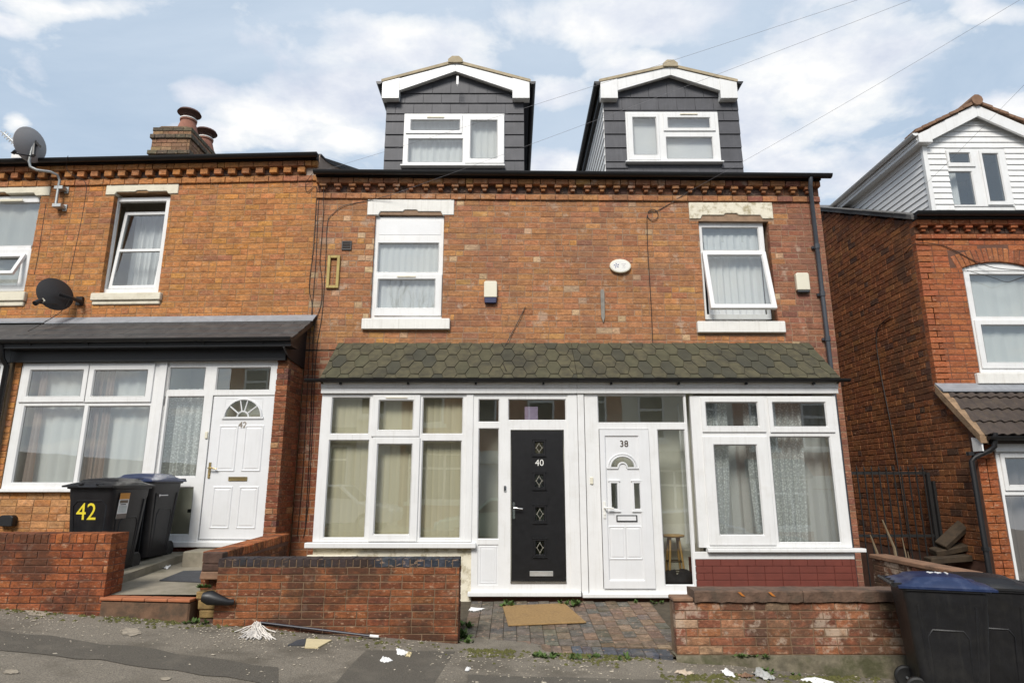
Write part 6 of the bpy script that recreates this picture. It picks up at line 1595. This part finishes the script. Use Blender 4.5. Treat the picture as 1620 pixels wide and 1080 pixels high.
cable('thin cable running from the gutter of 42 down to the black dish', [QL(118, 255, -.28), QL(116, 268, -.12), QL(122, 282, -.06), QL(146, 297), QL(142, 340), QL(130, 400), QL(120, 450)])
cable('loose cable lying from the black dish across the black canopy', [QL(122, 478, -.05), QL(108, 497, -.06), QL(80, 515, -.30), QL(55, 528, -.6)])
Qg = lambda y, z: (XG - .012, y, z)
cable('cable clipped to the dark gable wall facing the alley', [Qg(.9, 4.35), Qg(1.35, 4.2), Qg(1.42, 3.6), Qg(1.3, 2.4), Qg(1.25, 1.4), Qg(1.25, .4)], r=.008)
cable('cable running from the corner of the gable along the arch of the right house', [(XG - .012, .3, F0.at(1450, 388, 0)[1] - .05), (XG - .01, -.012, F0.at(1450, 386, 0)[1]), Q(1485, 387), Q(1510, 396), Q(1540, 412), Q(1575, 424, -.03), Q(1625, 428, -.03)], r=.006)
cable('drooping wire in front of the arched window', [Q(1530, 428, -.05), Q(1570, 439, -.06), Q(1592, 446, -.07), Q(1610, 441, -.06), Q(1640, 430, -.05)], r=.004)
# overhead wires run to a telegraph pole at the kerb, out of the picture to the right
PT = Vector((6.7, -4.8, 7.1))
def wire(label, end, r=.0019):
    a = PT + Vector((0, 0, 0)); b = Vector(end); pts = []
    for k in range(17):
        t = k / 16; p = a.lerp(b, t); p.z -= .10 * 4 * t * (1 - t) * .6; pts.append(p)
    single('overhead_wire', MB().tube(pts, r, 5), WIRE, label, 'overhead wire', 'overhead telephone wires')
wire('overhead wire crossing the right slate dormer to the lintel of 40', Q(617, 309, -.1))
wire('overhead wire crossing the left slate dormer to the gutter of 42', QL(494, 275, -.1))
wire('overhead wire crossing open sky to the coiled cable of 38', Q(1088, 304, -.06))
wire('overhead wire crossing the white clad dormer', (XG + .1, .5, zRt + .35))
tp_ = thing('telegraph_pole', 'wooden telegraph pole at the kerb beyond the right edge', 'pole', (6.7, -4.8, gz(6.7)), frame=F0)
obj('pole', MB().tube([(6.7, -4.8, gz(6.7) - .2), (6.7, -4.8, 7.4)], [.14, .10], 12), WOOD, tp_, smooth=True)
obj('crossarm', MB().box(6.3, 7.1, -4.86, -4.74, 7.0, 7.1), WOOD, tp_)

# ================================================================== chimney on the party wall of 42
rg = random.Random(5)
ch = thing('chimney_stack', 'brick chimney stack with two cowled clay pots above the black gutter', 'chimney', (-8.2, 4, 7.6), frame=F0)
yc0 = 3.4; dz = lambda v: F0.at(270, v, yc0)[1]
xc0, xc1 = F0.at(239, 230, yc0)[0], F0.at(300, 230, yc0)[0]; dep = 1.55
zb_ = dz(262); ztc = dz(201.5)
core = obj('core', MB().box(xc0 + .02, xc1 - .02, yc0 + .01, yc0 + dep, zb_ - .6, ztc - .02), MG, ch)
bb = Bricks(ch, F0, BPIER, rg)
PCH = [((.27, .15, .085), 3), ((.23, .125, .075), 2), ((.30, .19, .10), 1)]; PDK = [((.10, .082, .058), 2), ((.13, .105, .07), 1)]
rows = [(262, 245, .0, PCH), (245, 238.5, .05, PDK), (238.5, 232, .0, PCH), (232, 226, .0, PCH), (226, 219.5, .0, PCH), (219.5, 213, .04, PDK), (213, 207.5, .0, PCH), (207.5, 201.5, .01, PDK)]
for v0, v1, pr, pal in rows:
    z0, z1 = dz(v0), dz(v1)
    hh = (z1 - z0) / max(1, round((z1 - z0) / .09))
    bb.wall(core, courses((xc0 - pr, xc1 + pr, z0, z1), .235, hh, rng=rg, hp=.2), yc0 - pr, pal, depth=.1 + pr)
    bb.wall(core, courses((yc0 + .1, yc0 + dep, z0, z1), .235, hh, rng=rg, hp=.2), xc1 + pr, pal, depth=.1 + pr, side='right')
bb.build()
obj('flaunching', MB().prism([(xc0 + .03, ztc - .01), (xc1 - .03, ztc - .01), (xc1 - .15, ztc + .06), (xc0 + .15, ztc + .06)], 'y', yc0 + .05, yc0 + dep - .05), MG, ch)
for (dy, k) in ((.32, 1.0), (1.15, 1.0)):
    px, py = (xc1 - .28, yc0 + dy)
    pot = obj('chimney_pot', MB().lathe([(.26, 0), (.255, .05), (.225, .10), (.165, .32), (.185, .335), (.185, .37), (.14, .38)], (px, py, ztc + .0), 18), TERRA, ch, smooth=True)
    obj('cowl', MB().lathe([(.15, .395), (.15, .44), (.115, .47), (.14, .51), (.265, .545), (.24, .59), (.11, .64), (.01, .65)], (px, py, ztc), 18), RUST, pot, smooth=True)
    obj('pot_band', MB().lathe([(.190, .372), (.190, .394)], (px, py, ztc), 18), PAINTW, pot, smooth=True)
obj('pot_stub', MB().lathe([(.17, 0), (.17, .1), (.19, .16), (.16, .2)], (xc1 - .62, yc0 + .5, ztc), 14), TERRA, ch, smooth=True)

# ================================================================== alley railing and timber
yr_ = .42
rl_ = thing('iron_railing', 'black spiked iron railing closing the dark alley', 'railing', (5.85, yr_, -.5), frame=F0)
zt_r, zm_r = F0.at(1400, 748, yr_)[1], F0.at(1400, 847, yr_)[1]
xr0, xr1 = XB + .02, F0.at(1463, 750, yr_)[0]
for z in (zt_r, zm_r, -.35): obj('rail', MB().box(xr0, xr1 + .02, yr_ - .006, yr_ + .006, z - .021, z + .021), DARKMET, rl_)
n = 12
for i in range(n):
    x = xr0 + .05 + i * (xr1 - xr0 - .08) / (n - 1)
    obj('picket', MB().tube([(x, yr_ - .016, -.55), (x, yr_ - .016, zt_r + .03)], .0115, 6).lathe([(.006, zt_r + .03), (.016, zt_r + .055), (.012, zt_r + .075), (.001, zt_r + .12)], (x, yr_ - .016, 0), 6), DARKMET, rl_)
for x, zt in ((xr1 + .035, zt_r + .01), (xr1 + .115, zt_r - .12)): obj('post', MB().box(x - .025, x + .025, yr_ - .03, yr_ + .02, -.6, zt), DARKMET, rl_)
rt = random.Random(15)
for i, (u, v, y, l, ang, tz) in enumerate(((1507, 846, -.05, .50, 24, 38), (1504, 868, -.02, .54, 12, 10), (1500, 884, -.12, .60, 2, 4))):
    x, z = F0.at(u, v, y)
    mb = MB().box(-l / 2, l / 2, -.09, .09, -.045, .045); Mt = Matrix.Translation((x, y, z)) @ Matrix.Rotation(R(-tz), 4, 'Y') @ Matrix.Rotation(R(ang), 4, 'X')
    mb.v = [tuple(Mt @ Vector(p)) for p in mb.v]
    lab = ['weathered timber offcut tilted on top of the pile beside the gable', 'weathered timber block in the middle of the pile beside the gable', 'long weathered timber at the bottom of the pile beside the gable', 'dark board leaning against the gable behind the railing'][i]
    single('timber', mb, WOOD, lab, 'timber', 'timbers piled in the alley', bevel=.012)
for i, (a, b, c) in enumerate((((1396, 822, .0), (1431, 902, -.6), 'thick pale dead stick leaning over the alley wall'), ((1377, 846, .0), (1393, 890, -.4), 'short pale dead stick left of the thick one'), ((1427, 850, -.2), (1431, 898, -.6), 'thin upright dead stick beside the thick one'), ((1436, 872, -.4), (1434, 900, -.6), 'thin dead twig nearest the blue bin lid'))):
    p0, p1 = (F0.at(a[0], a[1], a[2])[0], a[2], F0.at(a[0], a[1], a[2])[1]), (F0.at(b[0], b[1], b[2])[0], b[2], F0.at(b[0], b[1], b[2])[1] - .3)
    mid = tuple(q * .6 + r * .4 + (.035 if k == 0 else 0) for k, (q, r) in enumerate(zip(p0, p1))); mi2 = tuple(q * .25 + r * .75 - (.02 if k == 0 else 0) for k, (q, r) in enumerate(zip(p0, p1)))
    single('dead_stick', MB().tube([p1, mi2, mid, p0], [.027, .022, .020, .010] if i < 2 else [.013, .012, .010, .005], 6), STICK, c, 'stick', 'dead sticks in the alley', smooth=True)

# ================================================================== mats, mop, litter
def pav(u, v):      # picture point on the forecourt paving
    y = -1.5
    ru, rv = (u - 810) / FPX, (540 - v) / FPX
    d = (ru, cos(PITCH) - rv * sin(PITCH), sin(PITCH) + rv * cos(PITCH))
    for _ in range(8):
        t = (y + 9.6) / d[1]; t = (pz(d[0] * t, y) - 1.51) / d[2]; y = -9.6 + d[1] * t
    return d[0] * t, y
cs4 = [pav(804, 991), pav(928, 986), pav(893, 956), pav(795, 960)]
dmx = MB(); top = [(x, y, pz(x, y) + .022) for x, y in cs4]; bot = [(x, y, pz(x, y) + .004) for x, y in cs4]
single('doormat', dmx.hexa(bot + top), COIR, 'worn brown coir doormat on the block paving outside the black door', 'doormat', bevel=.006)
def pth(u, v):
    y = -1.5; ru, rv = (u - 810) / FPX, (540 - v) / FPX
    d = (ru, cos(PITCH) - rv * sin(PITCH), sin(PITCH) + rv * cos(PITCH))
    for _ in range(8):
        t = (y + 9.6) / d[1]; t = (.372 + (y - YW) * .062 - 1.51) / d[2]; y = -9.6 + d[1] * t
    return d[0] * t, y
cs5 = [pth(252, 919), pth(328, 922), pth(336, 903), pth(290, 904)]
zq = lambda y: .372 + (y - YW) * .062
single('rubber_mat', MB().hexa([(x, y, zq(y) + .003) for x, y in cs5] + [(x, y, zq(y) + .014) for x, y in cs5]), RUBBER, 'dark grey rubber mat on the concrete path of 42', 'doormat')
g3 = lambda u, v, up=0: (*gp(u, v), gz(*gp(u, v)) + bump(*gp(u, v)) + up)
mop = thing('mop', 'white string mop with navy handle lying along the garden wall', 'mop', g3(420, 997))
def rel(o, p): return tuple(a - b for a, b in zip(p, o.location))
h0, h1 = g3(412, 994, .06), g3(585, 1011, .03)
obj('handle', MB().tube([rel(mop, h0), rel(mop, h1)], .0125, 8), MOPH, mop, smooth=True)
obj('handle_tip', MB().tube([rel(mop, h1), rel(mop, g3(599, 1012.5, .03))], .0135, 8), PAPER, mop, smooth=True)
rm = random.Random(2); st_ = MB(); hc = Vector(g3(406, 995, .055))
for k in range(85):
    p = hc + Vector((rm.uniform(-.03, .03), rm.uniform(-.03, .03), rm.uniform(-.03, .02))); e = Vector(g3(rm.gauss(402, 13), rm.uniform(999, 1012.5), .006)); path = [p]
    for q in range(1, 6):
        t = q / 5; w = p.lerp(e, t); w.z = max(p.z * (1 - t) ** 1.6 + e.z * (1 - (1 - t) ** 1.6), e.z); path.append(w + Vector((rm.uniform(-.018, .018), rm.uniform(-.018, .018), rm.uniform(0, .008))))
    st_.tube([rel(mop, q) for q in path], .0058, 4)
obj('strings', st_, mat('mop_string', (.62, .58, .53), .95, var=.2, scale=30), mop, smooth=True)
c0, c1 = (F0.at(331, 944, YW - .06)), (F0.at(370, 951.5, YW - .03))
single('plastic_cone', MB().tube([(c0[0] - .05, YW - .10, c0[1] + .01), (c0[0] + .02, YW - .09, c0[1]), (c1[0] - .05, YW - .05, c1[1]), (c1[0], YW - .03, c1[1])], [.045, .072, .032, .028], 14), BLACKP, 'black tapered plastic cone stuck at the broken end of the wall', 'plastic cone', smooth=True)
# dropped boards and paper
def scrap(label, uv, m, h=.004, name='paper_scrap', cat='litter', crumple=.0, seed=0, group='pieces of litter on the ground', fn=None):
    fn = fn or g3; r_ = random.Random(seed * 7 + 1); P_ = [Vector(fn(u, v)) for u, v in uv]
    if not crumple:
        n = len(P_); up = [(p.x, p.y, p.z + h) for p in P_]; lo = [(p.x, p.y, p.z + .002) for p in P_]
        mb = MB().add(up + lo, [tuple(range(n)), tuple(range(n, 2 * n))[::-1]] + [(n + i, n + (i + 1) % n, (i + 1) % n, i) for i in range(n)])
        return single(name, mb, m, label, cat, group)
    a, b, c, d = P_[0], P_[len(P_) // 4 or 1], P_[len(P_) // 2], P_[-1]; n = 7; amp = crumple * 2.0
    lx = max(.02, (b - a).length) / n
    pts = []
    for j in range(n + 1):
        for i in range(n + 1):
            s_, t_ = i / n, j / n; p = a.lerp(b, s_).lerp(d.lerp(c, s_), t_)
            e = min(s_, 1 - s_, t_, 1 - t_)
            pts.append((p.x + r_.uniform(-.5, .5) * lx, p.y + r_.uniform(-.5, .5) * lx, p.z + .004 + amp * r_.random() * (.35 + 1.6 * e)))
    vs = pts + [(x, y, z - .003) for x, y, z in pts]; k = len(pts)
    fs = [(j * (n + 1) + i, j * (n + 1) + i + 1, (j + 1) * (n + 1) + i + 1, (j + 1) * (n + 1) + i) for j in range(n) for i in range(n)]
    return single(name, MB().add(vs, fs + [tuple(q + k for q in f)[::-1] for f in fs]), m, label, cat, group)
scrap('cream board lying on the pavement in front of the mop handle', [(482, 1024), (503, 1025), (525, 1013), (485, 1010)], CARD, .015, 'board_piece')
scrap('dark board tucked under the cream board', [(455, 1020), (482, 1020), (486, 1009), (470, 1012)], RUBBER, .012, 'board_piece')
scrap('white crumpled paper nearest the middle of the pavement', [(601, 1046), (610, 1049), (622, 1045), (616, 1040), (606, 1039)], PAPER, .01, crumple=.018, seed=1)
scrap('white folded paper on a dark patch of pavement', [(628, 1036), (640, 1038), (646, 1032), (634, 1025), (627, 1026)], PAPER, .01, crumple=.016, seed=2)
scrap('tan card scrap beside the white folded paper', [(641, 1039), (649, 1040), (652, 1034), (645, 1033)], CARD, .01, crumple=.02, seed=3)
scrap('long crumpled white paper at the foot of the mossy plinth', [(1266, 1075), (1290, 1081), (1325, 1081), (1318, 1073), (1290, 1071)], PAPER, .01, crumple=.018, seed=4)
scrap('clear grey plastic bag by the mossy plinth', [(1192, 1070), (1210, 1078), (1229, 1075), (1212, 1062), (1198, 1056)], mat('grey_film', (.42, .42, .40), .25), .01, crumple=.03, seed=5, name='plastic_bag')
scrap('white torn paper left of the plastic bag', [(1141, 1063), (1150, 1072), (1165, 1073), (1160, 1064), (1150, 1059)], PAPER, .01, crumple=.018, seed=6)
scrap('brown leaf litter between the torn paper and the bag', [(1166, 1071), (1180, 1075), (1193, 1072), (1180, 1068)], RIDGET, .01, crumple=.02, seed=7, name='dry_leaf')
scrap('pale flattened card on the moss below the worn wall', [(1068, 1064), (1085, 1070), (1101, 1066), (1098, 1061), (1072, 1061)], mat('grubby_card', (.48, .39, .30), .9), .01, crumple=.02, seed=8)
scrap('white paper on the concrete path near the stone block', [(254, 899), (266, 900), (270, 894), (257, 893)], PAPER, .006, crumple=.02, seed=9, fn=lambda u, v: (*pth(u, v), zq(pth(u, v)[1])))
scrap('crumpled silver wrapper at the left edge of the block paving', [(741, 966), (752, 967), (768, 963), (758, 960), (745, 961)], PAPER, .006, crumple=.012, seed=10, fn=lambda u, v: (*pav(u, v), pz(*pav(u, v))))
scrap('small white wrapper on the pavement below the block paving', [(735, 1063), (741, 1064), (745, 1059), (738, 1057)], PAPER, .006, crumple=.012, seed=11)
# crumbs, moss and weeds that nobody could count
rw = random.Random(21)
db = MB()
for k in range(1300):
    u, v = (rw.gauss(rw.choice((60, 330, 450, 760, 900, 1180)), 70) if rw.random() < .55 else rw.uniform(0, 1400)), 0
    lo = 958 + .072 * u if u < 700 else 1028 + .03 * (u - 700)
    v = lo + abs(rw.gauss(0, 19 if rw.random() < .8 else 45)) + 3
    if v > 1085: continue
    p = g3(u, v); s = rw.uniform(.004, .012) * (2.4 if rw.random() < .05 else 1); a = rw.uniform(0, pi)
    db.add([(p[0] + s * cos(a + q), p[1] + s * sin(a + q) * rw.uniform(.5, 1), p[2] + .004 + rw.uniform(0, .004)) for q in (0, 1.6, 3.1, 4.7)] + [(p[0], p[1], p[2] + .010)], [(0, 1, 4), (1, 2, 4), (2, 3, 4), (3, 0, 4)])
o = obj('debris', db, mat('pale_crumbs', (.46, .40, .31), .9, var=.4, scale=60)); o['kind'] = 'stuff'; o['label'] = 'pale crumbs of litter and grit along the foot of the walls'; o['category'] = 'debris'
ms = MB()
def tuft(p, s, col=0):
    for k in range(5):
        a = rw.uniform(0, 2 * pi); r_ = s * rw.uniform(.4, 1.2)
        ms.add([(p[0] + r_ * cos(a + q), p[1] + r_ * sin(a + q), p[2] + .001) for q in (0, 2.1, 4.2)] + [(p[0] + rw.uniform(-s, s) * .3, p[1], p[2] + s * rw.uniform(.35, .8))], [(0, 1, 3), (1, 2, 3), (2, 0, 3)])
for k in range(2600):
    u = rw.uniform(0, 1400); base = (952 + .102 * u) if u < 330 else (1024 + .033 * (u - 726) if u < 1045 and u > 726 else 1066 if u > 1050 else 985 + .1 * (u - 345))
    dens = (1 if u < 330 else 1 if u > 740 else .12)
    if rw.random() > dens * (.35 + .65 * (sin(u * .035) > -.2)): continue
    tuft(g3(u, base + abs(rw.gauss(0, 7)) + (2 if u > 700 else 0)), rw.uniform(.010, .030))
o = obj('moss', ms, MOSS); o['kind'] = 'stuff'; o['label'] = 'dark moss in the gutter between walls and pavement'; o['category'] = 'moss'
wd_ = MB()
def weed(p, s, n=9):
    for k in range(n):
        a = rw.uniform(0, 2 * pi); l = s * rw.uniform(.5, 1.1); w = l * .28; e = rw.uniform(.3, 1.1)
        d = Vector((cos(a) * cos(e), sin(a) * cos(e), sin(e))); sd = Vector((-sin(a), cos(a), 0)); P0 = Vector(p)
        wd_.add([P0, P0 + d * l * .55 + sd * w, P0 + d * l, P0 + d * l * .55 - sd * w], [(0, 1, 2, 3)])
for (u, v, s, fn) in ((803, 957, .09, pav), (911, 957, .10, pav), (890, 954, .06, pav), (733, 1012, .14, pav), (735, 990, .08, pav), (1000, 952, .05, pav), (1040, 953, .05, pav), (740, 1020, .10, pav)):
    for k in range(5):
        x, y = fn(u + rw.uniform(-9, 9), v + rw.uniform(-3, 3)); weed((x, y, pz(x, y)), s)
for u in (850, 868, 880, 905, 915, 932, 948, 985, 1205, 1215, 1260, 320, 300, 118, 100, 880, 860):
    for k in range(4):
        uu = u + rw.uniform(-8, 8); vv = (1030 + .034 * (uu - 726)) if uu > 700 and uu < 1050 else 1062 if uu > 1050 else 953 + .1 * uu
        weed(g3(uu, vv + rw.uniform(0, 6)), rw.uniform(.03, .07), 6)
for k in range(14):      # moss ledge weeds on the plinth of the worn wall and the broken wall end
    x = rw.uniform(2.2, 2.6); weed((x, YW - .04, F0.at(1200, 1036, YW)[1] - .01), .05, 5)
    weed((-3.2 + rw.uniform(-.06, .06), YW + .05, F0.at(335, 931, YW)[1]), .05, 5)
o = obj('weeds', wd_, LEAF); o['kind'] = 'stuff'; o['label'] = 'small green weeds along the walls and paving edge'; o['category'] = 'weeds'

for (cu_, cv_, ru_, rv_, sd) in ((207, 1000, 17, 7, 1), (60, 967, 22, 7, 2), (18, 1063, 14, 4, 3), (262, 1075, 10, 3, 4)):      # splashes of dried cement
    r2 = random.Random(sd); pts = []
    for k in range(26):
        a = 2 * pi * k / 26; f = r2.uniform(.72, 1.1); pts.append(g3(cu_ + ru_ * f * cos(a), cv_ + rv_ * f * sin(a), .006))
    o = obj('cement_stain', MB().add(pts, [tuple(range(26))[::-1]]), mat('dried_cement', (.34, .29, .22), .95, var=.25, scale=30, bump=.6, stain=.6, stain_col=(.19, .165, .13), sscale=14, lo=.45, hi=.6)); o['kind'] = 'stuff'; o['label'] = 'pale splash of dried cement on the pavement'; o['category'] = 'stain'
# ================================================================== inside the porch of 38
sx, sy = F0.at(1066, 860, yb + .42)[0], yb + .42; sz0 = F0.at(1000, 935, yb)[1]
stl = thing('stool', 'pale wooden stool seen through the tall glass beside door 38', 'stool', (sx, sy, sz0), frame=F0)
zs_ = F0.at(1060, 845, yb + .42)[1]
obj('seat', MB().lathe([(.14, zs_ - .035), (.155, zs_ - .02), (.155, zs_ - .005), (.14, zs_)], (sx, sy, 0), 20), PINE, stl, smooth=True)
for a in (45, 135, 225, 315):
    obj('leg', MB().tube([(sx + .17 * cos(R(a)), sy + .17 * sin(R(a)), sz0), (sx + .085 * cos(R(a)), sy + .085 * sin(R(a)), zs_ - .03)], .016, 8), PINE, stl, smooth=True)
for z, k in ((.2, .15), (.34, .135)):
    for a in (45, 135, 225, 315): obj('rung', MB().tube([(sx + k * cos(R(a)), sy + k * sin(R(a)), sz0 + z), (sx + k * cos(R(a + 90)), sy + k * sin(R(a + 90)), sz0 + z)], .010, 6), WOOD, stl)
bgm = MB()
bxx = F0.at(1072, 910, yb + .2)[0]
bgm.grid(lambda a, b: (bxx + (.22 + .03 * sin(a * 13)) * cos(2 * pi * a) * sin(pi * (.02 + .96 * b)) ** .7, yb + .20 + .10 * sin(2 * pi * a) * sin(pi * (.02 + .96 * b)), sz0 + (.11 - .11 * cos(pi * b)) * (1 + .16 * cos(4 * pi * a)) + .012 * sin(a * 31 + b * 9)), 28, 14)
single('black_bag', bgm, mat('black_cloth_bag', (.012, .012, .015), .8, var=.3, bump=.6, bscale=30), 'black bag lying against the glass in front of the stool', 'bag', smooth=True)
# ================================================================== the other side of the street, seen as reflections in the windows
FB = mat('far_brick', (.42, .20, .12), .9, var=.25, scale=5, bump=.2)
FBL = mat('far_cream_wall', (.76, .71, .60), .9, var=.06)
DGL = mat('dark_far_glass', (.05, .055, .06), .08)
YF = -15.6
def far_house(x0, label, wallm, bx):
    g = gz(x0 + 2.1) + .05
    h = thing('terraced_house', label, 'house', (x0 + 2.1, YF, g), frame=F0, group='houses across the street, seen as reflections in the glass')
    x1 = x0 + 4.2
    obj('wall', MB().box(x0, x1, YF - 8, YF, g - .6, g + 6.0), wallm, h)
    obj('roof', MB().prism([(YF + .2, g + 5.95), (YF - 4, g + 8.1), (YF - 8.2, g + 5.95)], 'x', x0, x1), OLDSLATE, h)
    def win(xa, xb, za, zb, n, y=YF):
        m = MB(); holes = [(xa + .07 + (xb - xa - .07) / n * i, xa + (xb - xa - .07) / n * (i + 1), za + .08, za + (zb - za) * .66) for i in range(n)] + [(xa + .07 + (xb - xa - .07) / n * i, xa + (xb - xa - .07) / n * (i + 1), za + (zb - za) * .66 + .08, zb - .07) for i in range(n)]
        m.panel((xa, xb, za, zb), holes, y + .06, y + .005); w = obj('window', m, UPVC, h)
        obj('pane', MB().box(xa + .03, xb - .03, y + .006, y + .03, za + .03, zb - .03), DGL, w)
        obj('sill', MB().box(xa - .1, xb + .1, y, y + .12, za - .14, za), PAINTW, w)
    win(x0 + .6, x0 + 1.6, g + 3.6, g + 5.3, 1); win(x0 + 2.6, x0 + 3.6, g + 3.6, g + 5.3, 1)
    b0 = x0 + bx
    obj('bay', MB().box(b0 - .1, b0 + 1.9, YF + .001, YF + .55, g - .5, g + .75), wallm, h); win(b0 - .1, b0 + 1.9, g + .78, g + 2.5, 3, YF + .5)
    obj('bay_head', MB().box(b0 - .1, b0 + 1.9, YF + .001, YF + .50, g + .8, g + 2.5), PAINTW, h)
    obj('bay_roof', MB().prism([(YF + .002, g + 3.2), (YF + .7, g + 2.6), (YF + .7, g + 2.52), (YF + .002, g + 2.52)], 'x', b0 - .2, b0 + 2.0), OLDSLATE, h)
    dx = x0 + (2.75 if bx < 1 else .5)
    obj('door', MB().box(dx, dx + .9, YF + .001, YF + .05, g, g + 2.1), UPVC2, h)
    obj('door_surround', MB().panel((dx - .18, dx + 1.08, g, g + 2.6), [(dx - .02, dx + .92, g, g + 2.12)], YF + .12, YF + .003), PAINTW, h)
i = 0
for x0, lab, m, bx in ((-12.6, 'brick house across the street, farthest uphill', FB, .5), (-8.4, 'cream rendered house across the street reflected in the window of 42', FBL, .5), (-4.2, 'brick house across the street reflected in the cream blinds window', FB, .5),
                       (0, 'brick house across the street facing the black door', FB, 1.9), (4.2, 'cream rendered house across the street reflected in the lace curtain window', FBL, .5), (8.4, 'brick house across the street, farthest downhill', FB, .5)):
    far_house(x0, lab, m, bx)
# a bare tree behind those houses
tr = thing('bare_tree', 'leafless tree behind the far houses, mirrored in the upper window of 40', 'tree', (-8.2, -36, -.2), frame=F0)
BARK = mat('bark', (.10, .08, .06), .9, var=.2)
rt = random.Random(31); tm, cm = MB(), MB()
tm.tube([(-8.2, -36, -.3), (-8.3, -36.1, 4), (-8.1, -36, 7.5)], [.38, .30, .22], 8)
def branch(p, d, l, r, n):
    q = p + d * l; cm.tube([p, p.lerp(q, .5) + Vector((rt.uniform(-.1, .1), 0, .05)) * l, q], [r, r * .8, r * .6], 4, cap=False)
    if n == 0: return
    for k in range(3 if n > 1 else 4):
        e = (d + Vector((rt.uniform(-.6, .6), rt.uniform(-.6, .6), rt.uniform(-.1, .45)))).normalized(); branch(q, e, l * rt.uniform(.62, .85), r * .55, n - 1)
for k in range(9): branch(Vector((-8.1, -36, 7.3)), Vector((cos(k * .75) * .62, sin(k * .75) * .5, .9)).normalized(), rt.uniform(2.2, 3.0), .13, 4)
obj('trunk', tm, BARK, tr, smooth=True); obj('crown', cm, BARK, tr)
# cars parked across the street
def car(label, x, y, m, rot):
    c = thing('parked_car', label, 'car', (x, y, gz(x, y) - .12), rot, group='cars parked across the street')
    prof = [(-2.0, .35), (-2.02, .62), (-1.85, .78), (-1.0, .90), (-.45, 1.38), (.75, 1.42), (1.55, 1.0), (2.0, .92), (2.05, .55), (2.0, .3)]
    mb = MB(); secs = []
    for k, s in ((-1, .0), (-.93, .06), (.93, .06), (1, .0)):
        secs.append([(px, k * .86 * (1 - (.16 if pz_ > 1 else 0)), pz_ - (.0 if s else .02)) for px, pz_ in prof])
    loft(mb, secs); b = obj('body', mb, m, c, smooth=True, bevel=.03)
    for s in (-1, 1):
        obj('side_window', MB().prism([(-.85, .95), (-.40, 1.32), (.70, 1.35), (1.25, 1.02)], 'y', s * .80 - .03, s * .80 + .03), DGL, b)
        obj('headlight', MB().box(-2.03, -1.85, s * .62 - .15, s * .62 + .15, .58, .72), PAPER, b, bevel=.03)
        for px in (-1.25, 1.25):
            Mx = Matrix.Translation((px, s * .78, .31)) @ Matrix.Rotation(pi / 2, 4, 'X')
            w = obj('wheel', MB().lathe([(.12, -.1), (.30, -.1), (.31, -.06), (.31, .06), (.30, .1), (.12, .1)], seg=20, mtx=Mx), DARKMET, c, smooth=True)
            obj('hubcap', MB().lathe([(.0, -.11), (.18, -.115), (.20, -.10), (.20, .10), (.18, .115), (.0, .11)], seg=20, mtx=Mx), GALV, w, smooth=True)
    obj('windscreen', MB().add([(-.98, -.66, .93), (-.98, .66, .93), (-.50, .62, 1.34), (-.50, -.62, 1.34)], [(0, 1, 2, 3)]), DGL, b)
car('pale green car parked across the street, mirrored in the cream blinds window', -.2, -11.0, mat('mint_car_paint', (.50, .62, .52), .2), 0)
car('white car parked across the street, mirrored at the left of the cream blinds window', -5.4, -11.0, mat('white_car_paint', (.75, .75, .75), .2), pi)
car('silver car parked across the street, mirrored in the glass beside door 38', 4.6, -11.0, mat('silver_car_paint', (.6, .6, .62), .2, .4), 0)
